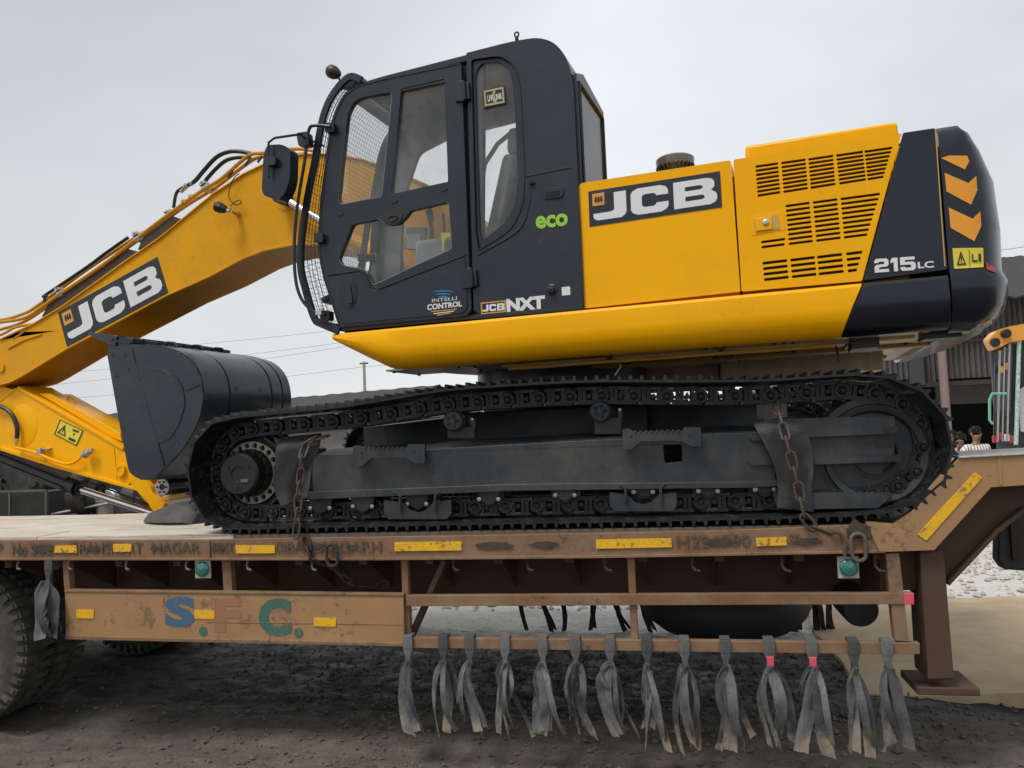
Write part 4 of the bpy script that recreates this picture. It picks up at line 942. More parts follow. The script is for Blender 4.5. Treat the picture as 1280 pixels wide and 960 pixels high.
def surf_decal(name, pts, m, parent, off=.004, lv=3):
    bm = bmesh.new(); vs = [bm.verts.new((x, y, 0)) for x, y in pts]
    for t in tessellate_polygon([[V((x, y, 0)) for x, y in pts]]): bm.faces.new([vs[i] for i in t])
    for _ in range(lv): bmesh.ops.subdivide_edges(bm, edges=bm.edges, cuts=1, use_grid_fill=True)
    bmesh.ops.triangulate(bm, faces=bm.faces)
    b_ = MB(); bm.verts.ensure_lookup_table(); P = []
    ok = True
    for v_ in bm.verts:
        s_ = surf(v_.co.x, v_.co.y, off)
        if s_ is None: ok = False; s_ = surf(v_.co.x-6, v_.co.y, off) or V((0, 0, -1))
        P.append(s_)
    fs = [tuple(v_.index for v_ in f.verts) for f in bm.faces]; bm.free(); n = len(P)
    d = ray(*pts[0]).normalized()*.003
    b_.add(P+[p+d for p in P], fs+[tuple(i+n for i in reversed(f)) for f in fs]); return b_.build(name, m, parent)
CHV = mat('chevron_orange', (.80, .33, .02), .35, col2=(.7, .28, .02))
for pts in ([(945, 257), (1045, 300), (1077, 270), (1081, 330), (1056, 391), (953, 335)], [(962, 403), (1063, 450), (1094, 418), (1098, 480), (1070, 545), (970, 488)], [(930, 195), (965, 184), (1040, 185), (1048, 208), (1030, 243)]):
    surf_decal('chevron', [zs(*p) for p in pts], CHV, cw)
wl = surf_decal('warning_label', [zs(978, 574), zs(1106, 572), zs(1108, 655), zs(985, 662)], LBL, cw)
def tri_sign(f, parent, sub='warning_symbol'):
    b_ = MB(); o = [(.10, .82), (.42, .82), (.26, .15)]; i_ = [(.155, .75), (.365, .75), (.26, .31)]
    f(b_, o, [i_]); f(b_, [(.24, .42), (.28, .42), (.27, .60), (.25, .60)], []); f(b_, [(.245, .64), (.275, .64), (.275, .70), (.245, .70)], [])
    f(b_, [(.53, .08), (.545, .08), (.545, .92), (.53, .92)], [])
    f(b_, [(.62, .30), (.66, .30), (.66, .62), (.80, .62), (.80, .70), (.62, .70)], []); f(b_, [(.84, .3), (.9, .3), (.9, .7), (.84, .7)], [])
    return b_
q4 = [zs(978, 574), zs(1106, 572), zs(1108, 655), zs(985, 662)]
def fq(b_, o, hs):
    g = lambda u, v: surf((q4[0][0]*(1-u)+q4[1][0]*u)*(1-v)+(q4[3][0]*(1-u)+q4[2][0]*u)*v, (q4[0][1]*(1-u)+q4[1][1]*u)*(1-v)+(q4[3][1]*(1-u)+q4[2][1]*u)*v, .007)
    b_.poly([g(*p) for p in o], P131.N*.001, [[g(*p) for p in h] for h in hs])
tri_sign(fq, None).build('warning_symbol', LBK, wl)
surf_decal('red_reflector', [zs(1114, 632), zs(1150, 650), zs(1162, 680), zs(1120, 664)], mat('red_reflector_tape', (.35, .03, .03), .4), cw)
# model number and logos
mn = bpy.data.objects
DG = {'2': (0, .35, [(0, .3), (0, .16), (.13, 0), (.87, 0), (1, .16), (1, .46), (.87, .60), (.38, .62), (.3, .70), (.3, .78), (1, .78), (1, 1), (0, 1), (0, .60), (.13, .44), (.65, .41), (.7, .36), (.7, .26), (.65, .22), (.35, .22), (.3, .26), (.3, .3)]),
      '1': (.40, .57, [(.25, 0), (1, 0), (1, 1), (.42, 1), (.42, .30), (0, .40), (0, .17)]),
      '5': (.63, 1, [(0, 0), (.95, 0), (.95, .22), (.32, .22), (.32, .36), (.85, .36), (1, .5), (1, .84), (.85, 1), (.12, 1), (0, .86), (0, .72), (.3, .72), (.34, .79), (.66, .79), (.7, .73), (.7, .62), (.66, .57), (0, .57)])}
for a_, c_, pts_ in DG.values():
    decal('model_digit', P131, [(1092.5, 324), (1144, 320.5), (1145, 337.5), (1093.5, 341)], [([(a_+(c_-a_)*u, v_) for u, v_ in pts_], [])], WHT, EX, off=.002)
text('model_number', 'LC', P131, [(1147, 327.5), (1167, 326), (1167.5, 334.5), (1147.5, 335.5)], WHT, EX, bold=.03, off=.003)
logo(P131, [(735.5, 239.5), (900, 214), (902.5, 259), (737, 283.5)], EX)
# underside
b = MB(); xa, xb = bx(488, 459, -1.2)[0], x_end+.2
b.poly([bw(xa+.02, -1.2, DECK+1.0), bw(xb, -1.2, DECK+1.0), bw(xb, 1.2, DECK+1.0), bw(xa+.3, 1.2, DECK+1.0), bw(xa+.3, .3, DECK+1.0), bw(xa+.12, -.45, DECK+1.0)], (0, 0, .2)); b.build('underframe', UND, EX, bevel=.004)
for x0, x1, l0, l1, m_ in ((.62, 1.25, -1.2, -.55, UNG), (1.27, 1.62, -1.2, -.55, UND), (1.64, 2.35, -1.19, -.50, UND), (.62, 1.3, -.40, .4, UND), (1.32, 2.3, -.40, .4, UNG), (-.85, -.3, -1.19, -.75, UNG), (-.27, -.02, -1.19, -.72, UND)):
    b = MB(); b.box(bw((x0+x1)/2, (l0+l1)/2, DECK+.993), B*(x1-x0)/2, A*(l1-l0)/2, Z*.006)
    bp_ = b.build('belly_plate', m_, EX, bevel=.002)
    for u in (x0+.04, x1-.04):
        for v_ in (l0+.04, l1-.04): b = MB(); b.cyl(bw(u, v_, DECK+.988), bw(u, v_, DECK+.976), .012, n=6); b.build('bolt', DCH, bp_)
for lat, x0, x1, z_, w_ in ((-.47, .3, 2.45, .966, .05), (-1.0, -.1, 2.3, .972, .022), (.45, -.5, 2.3, .966, .05)):
    b = MB(); b.box(bw((x0+x1)/2, lat, DECK+z_+.01), B*(x1-x0)/2, A*w_, Z*.011); b.build('frame_rail', YSL, EX, bevel=.005)
for x0, x1, l0, l1, z0 in ((.38, 1.15, .25, 1.2, .84), (1.17, 2.25, .1, 1.2, .87)):
    b = MB(); b.box(bw((x0+x1)/2, (l0+l1)/2, DECK+(z0+1.0)/2), B*(x1-x0)/2, A*(l1-l0)/2, Z*(1.0-z0)/2); b.build('belly_pan', UND, EX, bevel=.012)
for lat, x_ in ((-.75, .62), (-.75, 1.28), (-.8, 1.98)):
    b = MB(); b.box(bw(x_, lat, DECK+.985), B*.012, A*.32, Z*.012); b.build('frame_crossbar', BLK, EX, bevel=.003)
b = MB(); b.box(bw(2.05, -.9, DECK+.965), B*.07, A*.16, Z*.03); b.box(bw(2.42, -1.0, DECK+.975), B*.09, A*.1, Z*.02); b.build('drain_cover', BLK, EX, bevel=.004)
for px_, py_, l_, dx in ((773, 438, -.95, -5), (1045, 440, -.8, 2)):
    q = PB(l_).pt(px_, py_); q.z = DECK+.98; b = MB(); b.tube([q, q+V((.01, 0, -.05)), q+V((dx*.006, 0, -.10))], .006, 6); b.build('cable_tie', UND if dx < 0 else BLK, EX)
b = MB(); b.tube([bw(-.05+.15*k, -1.02+.02*math.sin(k*1.3), DECK+.962) for k in range(14)], .012, 8); b.build('drain_hose', YSL, EX)

# ---------------- cab
CN, CF = -1.31, -.58
PC = PB(CN); PD = PB(CN-.012)
side_out = [(729, 385.5), (600, 398.5), (600, 392), (592, 388), (583, 66), (640, 51.5), (672, 46.5), (692, 52), (706, 68), (713, 86), (717, 110), (722.5, 228)]
side_out = rp(side_out, [2, 1, 1, 1, 1, 20, 12, 12, 8, 6, 6, 3])
q_in = rp([(601, 79), (625, 77), (637, 88), (642, 112), (647.5, 214), (645.5, 253), (632, 279), (603, 300), (599.5, 290), (594, 92)], [8, 10, 8, 10, 20, 14, 14, 3, 3, 6])
q_out = rp([(588.5, 74), (627, 69), (644, 82), (650, 110), (656, 216), (654, 256), (639, 287), (598, 313), (594, 290)], [5, 12, 8, 10, 20, 16, 14, 3, 3])
cs = plate('cab_side_panel', PC, side_out, .06, CHA, EX, holes=[q_out], bevel=.012, seg=3)
plate('window_surround', PC, q_out, .03, CHA, EX, holes=[q_in], off=-.012, bevel=.005)
plate('quarter_window', PC, q_in, .006, GLS, EX, off=-.022, bevel=0)
b = MB(); b.tube([PC.pt(x, y, .002) for x, y in q_out[:]], .005, 6, closed=True); b.build('window_seal', BLK, EX)
b = MB(); b.tube([PC.pt(x, y, .001) for x, y in [(656, 221), (704, 211), (714, 209.5)]], .004, 6); b.tube([PC.pt(x, y, .001) for x, y in [(722, 228), (726, 300), (730, 388)]], .004, 6); b.build('panel_joint', BLK, EX)
b = MB(); b.tube([PC.pt(x, y, -.002) for x, y in curve([(V((663, 225, 0))), V((661, 250, 0)), V((650, 285, 0)), V((598, 318, 0))], 6) for x, y in [(x, y)]] if False else [PC.pt(p.x, p.y, -.003) for p in curve([V((663, 224, 0)), V((661, 255, 0)), V((648, 288, 0)), V((598, 318, 0))], 6)], .010, 8); b.build('panel_swage', CHA, EX)
plate('centre_pillar', PB(CN+.03), [(570, 72), (604, 62), (602, 395), (580, 398)], .05, CHA, EX, bevel=.004)
# door
door_out = rp([(576, 79.5), (478, 99.5), (446, 108), (430, 121), (420, 142), (413.5, 168), (402, 260), (399.5, 312), (405, 345), (425, 409), (582, 395), (589, 388), (586, 330)], [3, 12, 8, 8, 8, 10, 10, 10, 8, 3, 4, 4, 2])
W1 = rp([(441, 128), (452, 121), (489, 114.5), (490, 122), (477.5, 246), (424.5, 256), (422.5, 246), (434, 142)], [5, 5, 4, 4, 4, 4, 4, 12])
W2 = rp([(501.5, 111), (555.5, 98.5), (560, 227), (488.5, 243)], 2)
W3 = rp([(440, 280), (472, 273), (484, 281), (497, 280), (507, 271), (512, 263), (561, 251.5), (565, 311), (466, 357), (457, 337), (428, 332), (422.5, 324)], [4, 3, 3, 4, 3, 3, 5, 4, 4, 6, 4, 4])
dr = plate('door', PD, door_out, .045, CHA, EX, holes=[W1, W2, W3], bevel=.007, seg=2)
for i_, W_ in enumerate((W1, W2, W3)): plate('window_glass', PD, W_, .005, GLS, dr, off=-.02, bevel=0)
b = MB()
for W_ in (W1, W3): b.tube([PD.pt(x, y, -.004) for x, y in W_], .004, 6, closed=True)
b.build('window_seal', DGY, dr)
plate('sliding_frame', PD, [(493, 113), (556, 99.5), (556, 102.5), (500, 114.5), (488, 244), (478.5, 246)], .03, BLK, dr, off=-.004, bevel=.001)
b = MB(); b.tube([PD.pt(x, y, .001) for x, y in door_out], .0045, 6, closed=True); b.build('door_seal', BLK, dr)
# lower raised panel on the door (swaged line)
sw = rp([(410, 346.5), (450, 341), (459, 347), (463, 362), (475, 364), (581, 322), (584, 385), (578, 391), (427, 405)], [2, 5, 4, 4, 4, 4, 3, 3, 3])
plate('door_lower_panel', PD, sw, .01, CHA, dr, off=.007, bevel=.006, seg=3)
b = MB(); b.tube([PD.pt(x, y, .004) for x, y in [(409, 344), (449, 338.5), (460, 343), (465, 358), (474, 361), (582, 318.5)]], .0045, 6); b.build('door_crease', BLK, dr)
for c_, rx, ry, m_, o_ in (((435, 367), 11.5, 20, BLK, .010), ((435.5, 367), 9.5, 17.5, CHA, .013), ((435.5, 367), 7.5, 15.5, BLK, .0155)):
    plate('handle_recess', PD, [(c_[0]+rx*math.cos(a*.3142)-.12*ry*math.sin(a*.3142)*0, c_[1]+ry*math.sin(a*.3142)) for a in range(20)], .006, m_, dr, off=o_, bevel=.001)
plate('handle_lever', PD, rp([(431, 356), (437, 354), (441, 378), (434, 380)], 3), .012, CHA, dr, off=.024, bevel=.004)
plate('latch_pod', PD, rp([(478, 268), (500, 264.5), (504, 269), (498, 279), (486, 281), (479, 276)], 3), .012, BLK, dr, off=.006, bevel=.003)
b = MB(); q = PD.pt(491, 273, .008); b.tube([q+B*.035*math.cos(a*.63)+Z*.018*math.sin(a*.63) for a in range(10)], .005, 6, closed=True); b.build('latch_ring', CHA, dr)
for x_, y_ in ((425, 268), (493, 252), (555.5, 237)):
    plate('window_stop', PD, [(x_-4, y_), (x_+4, y_-2), (x_+3, y_+.5), (x_-4, y_+2)], .008, BLK, dr, off=.006, bevel=.001)
for x_, y_ in ((577, 114), (590, 349)):
    if y_ > 200: y_ = 348; x_ = 586
    plate('door_hinge', PD, [(x_-9, y_-12), (x_+3, y_-14), (x_+4, y_+12), (x_-8, y_+13)], .02, CHA, dr, off=.016, bevel=.003)
    plate('hinge_leaf', PD, [(x_+2, y_-10), (x_+9, y_-12), (x_+10, y_+9), (x_+3, y_+11)], .02, CHA, dr, off=.012, bevel=.003)
    b = MB(); b.cyl(PD.pt(x_+3, y_-11, .02), PD.pt(x_+4, y_+10, .02), .009, n=8); b.build('hinge_pin', BLK, dr)
# door sill / lower cab rail
plate('cab_sill', PC, [(423, 408), (590, 394), (728, 383), (728.5, 387), (590, 399), (425, 414)], .5, BLK, EX, off=.004, bevel=.002)
# cab shell: ring of the side outline swept across the cab width
ring_px = rp([(424, 411), (403, 345), (396.5, 312), (399, 258), (411, 166), (418, 140), (429, 118), (446, 105), (474, 96), (583, 68), (640, 51.5), (672, 46.5), (692, 52), (706, 68), (713, 86), (717, 110), (721, 215)], [1, 8, 10, 10, 10, 8, 8, 8, 12, 3, 20, 12, 12, 8, 6, 6, 1])
def roofbit(name, i0, i1, m, lat0, lat1, th=.045):
    b_ = MB(); base = [PC.pt(x, y, -.002) for x, y in ring_px][i0:i1]; rings = []
    n = len(base)
    for i, p in enumerate(base):
        t = (base[min(i+1, n-1)]-base[max(i-1, 0)]).normalized(); nrm = A.cross(t)
        if nrm.dot(p-PC.pt(560, 240)) < 0: nrm = -nrm
        rings.append([p+A*lat0, p+A*lat1, p+A*lat1-nrm*th, p+A*lat0-nrm*th])
    b_.loft(rings); return b_.build(name, m, EX, bevel=.006, smooth=40)
pxs = ring_px
iR = min(range(len(pxs)), key=lambda i: (pxs[i][0]-446)**2+(pxs[i][1]-105)**2)
iE = min(range(len(pxs)), key=lambda i: (pxs[i][0]-712)**2+(pxs[i][1]-84)**2)
WC = CF-CN
roofbit('roof', iR, iE+1, CHA, 0, WC)
roofbit('front_pillar', 0, iR+1, CHA, .0, .055, .05)
roofbit('front_pillar', 0, iR+1, CHA, WC-.06, WC, .06)
roofbit('front_sill', 0, 3, CHA, 0, WC, .05)
bI = [PC.pt(x, y, -.03) for x, y in ring_px[iR:iE+1]]
b = MB(); b.sheet([[p+A*.06-Z*.055, p+A*(WC-.06)-Z*.055] for p in bI[2:-6]], .01); b.build('headliner', GRY, EX)
# header bar above the windscreen and skylight frame
b = MB(); q = PC.pt(440, 113, -.06); b.box(q+A*WC/2-Z*.02, A*(WC/2-.05), Z*.03, B*.03); b.build('header_bar', DGY, EX, bevel=.004)
# windscreen glass
gl = [PC.pt(x, y, -.06)+B*.012 for x, y in ring_px[2:iR]]
b = MB(); b.sheet([[p, p+A*(WC-.11)] for p in gl], .005); b.build('windscreen', GLS, EX)
# far side wall with big window
PFs = PB(CF)
def far(x, lat, z): return bw(x, lat, z)
fx = lambda px, py: bx(px, py, CN)
fo = []
for (x_, y_) in ring_px:
    u_, z_ = bx(x_, y_, CN); fo.append(bw(u_, CF-.001, z_))
fo.append(bw(bx(728, 384, CN)[0], CF-.001, TZ)); FWM = mat('far_wall_grey', (.22, .225, .23), .7, col2=(.17, .175, .18))
far_hole = [(500, 352), (503, 250), (523, 191), (560, 172), (648, 150), (652, 300), (640, 330), (600, 352)]
b = MB(); b.poly(fo, A*.04, [[PB(CF-.001).pt(x, y) for x, y in rp(far_hole, [4, 10, 8, 6, 6, 8, 8, 4])]]); b.build('cab_far_wall', FWM, EX, bevel=.004)
plate('far_window', PB(CF+.02), far_hole, .005, GLS, EX, bevel=0)
# rear wall: lower solid, upper framed window
xr0 = bx(716, 110, CN)[0]; 
def rear_pt(x, lat, z): return bw(x, lat, z)
xa_, za_ = bx(713, 84, CN); xb_, zb2 = bx(722, 215, CN)
xR, zR = xb_-.035, za_+.02
b = MB(); o = [bw(xR, CN+.02, HT-.1), bw(xR, CF, HT-.1), bw(xR, CF, zR-.02), bw(xR, CN+.20, zR+.02), bw(xR, CN+.02, zR-.05)]
h_ = [bw(xR, CN+.08, HT-.03), bw(xR, CF-.07, HT-.03), bw(xR, CF-.07, zR-.10), bw(xR, CN+.08, zR-.10)]
b.poly(o, B*.05, [h_]); b.build('rear_frame', CHA, EX, bevel=.008)
b = MB(); b.box(bw(xR+.045, (CN+CF)/2, (HT-.03+zR-.10)/2), B*.003, A*((CF-CN)/2-.075), Z*((zR-.07-HT)/2)); b.build('rear_window', glass('rear_glass', (.55, .57, .58), 1.6), EX)
b = MB(); c0_ = [bw(xR+.052, CN+.07, HT-.02), bw(xR+.052, CN+.07, zR-.09), bw(xR+.052, CF-.06, zR-.09), bw(xR+.052, CF-.06, HT-.02)]; b.tube(c0_, .012, 6, closed=True); b.build('rear_window_seal', BLK, EX)
b = MB(); b.box(bw((xR+bx(650, 300, CN)[0])/2, (CN+CF)/2+.04, (TZ+HT-.12)/2), B*(xR-bx(650, 300, CN)[0])/2, A*((CF-CN)/2-.06), Z*(HT-.12-TZ)/2); b.build('rear_bulkhead', DGY, EX)
# floor
b = MB(); xf, xk = bx(420, 400, CN)[0]+.02, bx(720, 380, CN)[0]; b.box(bw((xf+xk)/2, (CN+CF)/2+.02, TZ+.03), B*(xk-xf)/2, A*((CF-CN)/2-.05), Z*.025); b.build('cab_floor', BLK, EX)
# interior: seat, consoles, levers, monitor, pedals
PI_ = lambda l: PB(l)
def ibox(px, py, lat, hx, hl, hz, m, name, tilt=0, bev=.012):
    q = PB(lat).pt(px, py); a = B*math.cos(tilt)+Z*math.sin(tilt); c = -B*math.sin(tilt)+Z*math.cos(tilt)
    b_ = MB(); b_.box(q, a*hx, A*hl, c*hz); return b_.build(name, m, EX, bevel=bev, seg=3)
ibox(612, 312, -.88, .24, .24, .06, DGY, 'seat_cushion', -.05, .04)
ibox(640, 255, -.88, .055, .22, .28, mat('wrapped_seat', (.14, .145, .15), .35, col2=(.3, .3, .31), nscale=6, bump=.6, bscale=9, coat=.3), 'seat_back', -.28, .045)
ibox(650, 180, -.88, .05, .13, .10, mat('wrapped_seat', ()), 'headrest', -.1, .04) if False else ibox(648, 182, -.88, .045, .12, .09, MATS['wrapped_seat'], 'headrest', -.1, .04)
ibox(606, 345, -.88, .2, .2, .12, BLK, 'seat_base')
ibox(548, 325, -.66, .16, .06, .15, GRY, 'right_console', .0, .03)
ibox(560, 345, -1.12, .2, .05, .08, DGY, 'left_console', .0, .03)
q = PB(-.66).pt(540, 300); b = MB(); b.tube([q, q+Z*.08, q+Z*.14-B*.01], [.022, .016, .014], 10); b.lathe(q+Z*.13, Z-B*.15, [(.018, 0), (.024, .03), (.028, .08), (.02, .10), (0, .105)], 14); b.build('joystick', BLK, EX)
q = PB(-.60).pt(556, 305); b = MB(); b.tube([q, q+Z*.22], .008, 6); b.box(q+Z*.2, (.02, .02, .05)); b.build('control_lever', BLK, EX)
mo = ibox(520, 298, -.62, .085, .02, .085, DGY, 'monitor', -.15, .01)
b = MB(); q = PB(-.648).pt(517, 302); b.box(q, (B*math.cos(.15)-Z*math.sin(.15))*.06, A*.004, Z*.055); b.build('monitor_screen', mat('screen_glass', (.42, .46, .47), .15, coat=.5), mo)
b = MB()
for dx in (0, .07, .16): q = PB(-.85+dx).pt(447+dx*90, 345); b.tube([q-Z*.10, q+Z*.03, q+Z*.12+B*.03], .009, 6); b.box(q+Z*.13+B*.03, (.03, .05, .05))
b.build('travel_lever', BLK, EX)
ibox(470, 350, -.62, .025, .03, .2, DGY, 'inner_post', .0, .01); ibox(447, 375, -.8, .12, .3, .02, BLK, 'pedal_plate', .3)
ibox(497, 300, -.55, .03, .02, .5, DGY, 'right_trim_post', .05, .01)
plate('yellow_tag', PB(-1.1), [(551, 291), (563, 291), (563, 313), (553, 313)], .002, mat('bright_yellow_tag', (.80, .78, .02), .6), EX)
b = MB(); b.tube([PB(-.62).pt(x, y) for x, y in [(640, 165), (622, 180), (606, 205), (600, 240)]], .018, 8); b.build('inner_grab_bar', GRY, EX)
# sticker in the quarter window
stq = [(603.5, 112), (630.5, 106.5), (632.5, 130), (605, 135.5)]
sk = decal('window_sticker', PC, stq, [([(0, 0), (1, 0), (1, 1), (0, 1)], [])], LBK, EX, off=-.018)
b = MB(); decal('', PC, stq, [([(.05, .08), (.95, .08), (.95, .92), (.05, .92)], [[(.12, .18), (.88, .18), (.88, .82), (.12, .82)]]), ([(.45, .2), (.58, .2), (.54, .36), (.45, .36)], []), ([(.45, .66), (.56, .66), (.6, .8), (.45, .8)], [])], None, None, off=-.014, mb=b); b.build('sticker_print', mat('gold_print', (.45, .38, .18), .5), sk)
text('sticker_lettering', 'LIVELINK', PC, [(609, 119.5), (627, 116), (628.5, 123.5), (610, 127)], WHT, sk, off=-.013, bold=.02)
# cab decals
text('eco_lettering', 'eco', PC, [(669, 270.5), (709.5, 266), (710, 282), (670, 286.5)], GRN, EX, bold=.035, off=.003)
text('emblem_lettering', 'NXT', PC, [(632.5, 374), (681, 369), (681.5, 385.5), (633.5, 390)], WHT, EX, bold=.06, off=.003)
bq = [(601, 378.5), (632, 375.5), (632.5, 390), (601.8, 393)]
bd = decal('badge', PC, bq, [([(0, 0), (1, 0), (1, 1), (0, 1)], [[(.05, .1), (.95, .1), (.95, .9), (.05, .9)]])], ORG, EX, off=.003)
for sh in (LJ, LC, LB): decal('badge_letter', PC, [(602, 380), (631.5, 377), (632, 389), (602.5, 391.5)], sh, WHT, bd, off=.003)
text('intelli_lettering', 'INTELLI', PD, [(540, 373.8), (571, 370.5), (571, 374.7), (540, 378)], WHT, EX, bold=0, off=.010)
text('control_lettering', 'CONTROL', PD, [(534, 380.5), (577.5, 376), (577.5, 383), (534, 388)], WHT, EX, bold=.035, off=.010)
for y_, m_, s_ in ((362.5, BLU, 1), (366, BLU, .75), (369.2, BLU, .5)):
    b = MB(); n = 9; 
    up_ = [PD.pt(554+s_*13*math.cos(math.pi-math.pi*k/8), y_+3-2.6*math.sin(math.pi*k/8), .010) for k in range(n)]; dn = [PD.pt(554+s_*12*math.cos(math.pi-math.pi*k/8), y_+3-.9*math.sin(math.pi*k/8), .010) for k in range(n)]
    b.poly(up_+dn[::-1], PD.N*.001); b.build('signal_arc', m_, EX)
for y_, s_, m_ in ((388.5, 1, ORG), (391, .8, WHT), (393.2, .55, ORG)):
    b = MB(); b.poly([PD.pt(555-s_*17, y_+.6, .010), PD.pt(555+s_*17, y_-2.6, .010), PD.pt(555+s_*15, y_-1.4, .010), PD.pt(555-s_*15, y_+1.6, .010)], PD.N*.001); b.build('underline_stripe', m_, EX)
plate('white_label', PC, [(702, 359), (712.5, 358), (713, 368.5), (702.5, 369.5)], .001, WHT, EX, off=.003, bevel=0)
b = MB(); q = PC.pt(690, 362); b.lathe(q, PC.N, [(.034, -.002), (.034, .006), (.024, .010), (.022, .03), (0, .034)], 24); b.build('rubber_plug', BLK, EX)
lk = plate('side_vent', PC, rp([(678, 236), (703, 233.5), (705, 241), (701, 247), (680, 249), (677, 243)], 3.5), .01, CHA, EX, off=.010, bevel=.004)
b = MB()
for k in range(3): b.bar(PC.pt(682, 240.5+k*2.6, .012), PC.pt(699, 238.7+k*2.6, .012), .006, .004)
b.build('vent_slot', BLK, lk)
b = MB(); q = PC.pt(668, 229); b.cyl(q, q+PC.N*.02-B*.02, .010, n=8); b.build('washer_nozzle', BLK, EX)
b = MB(); q = PB(CN+.15).pt(646, 48.5); b.tube([q-Z*.01, q+Z*.012], .012, 8); b.tube([q+Z*.028+B*.014*math.cos(a*.7)+Z*.016*math.sin(a*.7) for a in range(9)], .006, 6, closed=True); b.build('lifting_eye', CHA, EX)
# front guard: outer curved hoops, mesh
GP = PB(CN-.01)
hoop = [V((x, y, 0)) for x, y in [(452, 100), (438, 96), (424, 108), (411, 128), (402, 155), (393, 205), (384, 250), (377, 300), (376, 335), (382, 362), (390, 390), (396, 403)]]
hc = curve(hoop, 5)
HP = [GP.pt(p.x, p.y) for p in hc]
gd = None
b = MB()
for i in range(len(HP)-1): b.bar(HP[i], HP[i+1], .022, .045, (HP[min(i+1, len(HP)-1)]-HP[i]).cross(A))
gd = b.build('front_guard', CHA, EX)
b = MB()
for i in range(len(HP)-1): b.bar(HP[i]+A*.78, HP[i+1]+A*.78, .022, .045, (HP[i+1]-HP[i]).cross(A))
b.bar(HP[1]-A*.0, HP[1]+A*.78, .03, .03); b.bar(HP[-1], HP[-1]+A*.78, .03, .03); b.build('guard_frame', CHA, gd)
b = MB()
dl = 0; acc = [HP[0]]
for p0_, p1 in zip(HP, HP[1:]):
    seg_ = (p1-p0_).length; d = (p1-p0_).normalized()
    s_ = .03-dl
    while s_ < seg_: acc.append(p0_+d*s_); s_ += .03
    dl = seg_-(s_-.03)
for p in acc: b.box(p+A*.39, A*.39, B*.0008, Z*.0008)
for k in range(26):
    o_ = A*(.015+.03*k)
    for i in range(len(HP)-1): b.bar(HP[i]+o_, HP[i+1]+o_, .0016, .0016, A)
b.build('wire_mesh', CHA, gd, stuff=True, smooth=5)
# side strip of mesh joining hoop and cab
b = MB(); inner = curve([V((x, y, 0)) for x, y in [(452, 106), (440, 112), (428, 126), (418, 150), (411, 180), (404, 235), (398, 290), (398, 320), (404, 350), (414, 385), (420, 405)]], 6)
IN = [GP.pt(p.x, p.y) for p in inner]
m_ = 44
def samp(P_, t): 
    f = t*(len(P_)-1); i = min(int(f), len(P_)-2); return P_[i].lerp(P_[i+1], f-i)
for k in range(m_+1): b.bar(samp(HP, k/m_), samp(IN, k/m_), .0025, .0025)
for j in range(1, 5):
    pr_ = None
    for k in range(m_+1):
        p = samp(HP, k/m_).lerp(samp(IN, k/m_), j/5)
        if pr_: b.bar(pr_, p, .003, .003)
        pr_ = p
b.build('side_wire_mesh', CHA, gd, stuff=True, smooth=5)
b = MB(); b.bar(HP[-1]+Z*.005, GP.pt(424, 414), .02, .05); b.bar(GP.pt(391, 399), GP.pt(414, 405), .02, .02); b.build('guard_foot', CHA, gd)
hr = curve([V((x, y, 0)) for x, y in [(413, 158), (394, 157), (386, 163), (381, 200), (372, 255), (368, 300), (369, 345), (376, 372), (390, 388), (406, 393)]], 6)
b = MB(); b.tube([PB(CN-.07).pt(p.x, p.y) for p in hr], .011, 8); b.build('handrail', CHA, EX)
for x_, y_ in ((412, 159), (398, 297), (406, 394)):
    plate('rail_bracket', PB(CN-.05), rp([(x_-6, y_-6), (x_+5, y_-6), (x_+5, y_+6), (x_-6, y_+6)], 2), .06, BLK, EX, bevel=.004)
b = MB(); q = PB(CN-.07).pt(399, 391); b.box(q, (.04, .03, .03)); b.box(q+V((.02, 0, .02)), (.02, .02, .02)); b.build('clamp', STL, EX)
# cab work light and bracket
b = MB(); q = PB(CN+.03).pt(418, 91); d = (-B*.75+Z*.45).normalized(); b.lathe(q+d*.0, -d, [(0, -.05), (.035, -.05), (.045, -.035), (.045, 0), (.03, .035), (.012, .05), (0, .05)], 16); b.build('work_light', BLK, EX)
b = MB(); q2 = PB(CN+.03).pt(428, 104); b.tube([q, q2], .008, 6); b.box(q2+V((.03, 0, -.02)), (.10, .05, .03)); b.build('light_bracket', CHA, EX)
plate('roof_bracket', PB(CN-.01), [(428, 110), (444, 92), (449, 97), (440, 108)], .05, CHA, EX, bevel=.003)
# mirror
MPz = PB(-1.50)
mir = plate('mirror', MPz, rp([(333, 181), (353, 180), (363, 187), (362, 225), (357, 240), (348, 251), (329, 244), (327, 236), (329, 195)], [6, 6, 5, 8, 5, 5, 4, 4, 6]), .09, CHA, EX, bevel=.022, seg=3)
b = MB()
b.tube([PB(-1.53).pt(x, y) for x, y in [(335.5, 222), (335, 190), (336, 178), (343, 172.5), (370, 168.5), (377, 168)]]+[PB(-1.36).pt(380, 172)], .008, 8); b.tube([PB(-1.36).pt(380, 175), PB(CN).pt(398, 178), PB(CN).pt(405, 183)], .007, 6); b.build('mirror_arm', BLK, EX)
plate('mirror_clamp', PB(-1.54), rp([(331, 196), (344, 195), (344, 206), (332, 207)], 3), .04, BLK, EX, bevel=.005)
plate('arm_clamp', PB(-1.40), rp([(370, 166), (384, 164), (386, 181), (373, 183)], 3), .06, BLK, EX, bevel=.006)

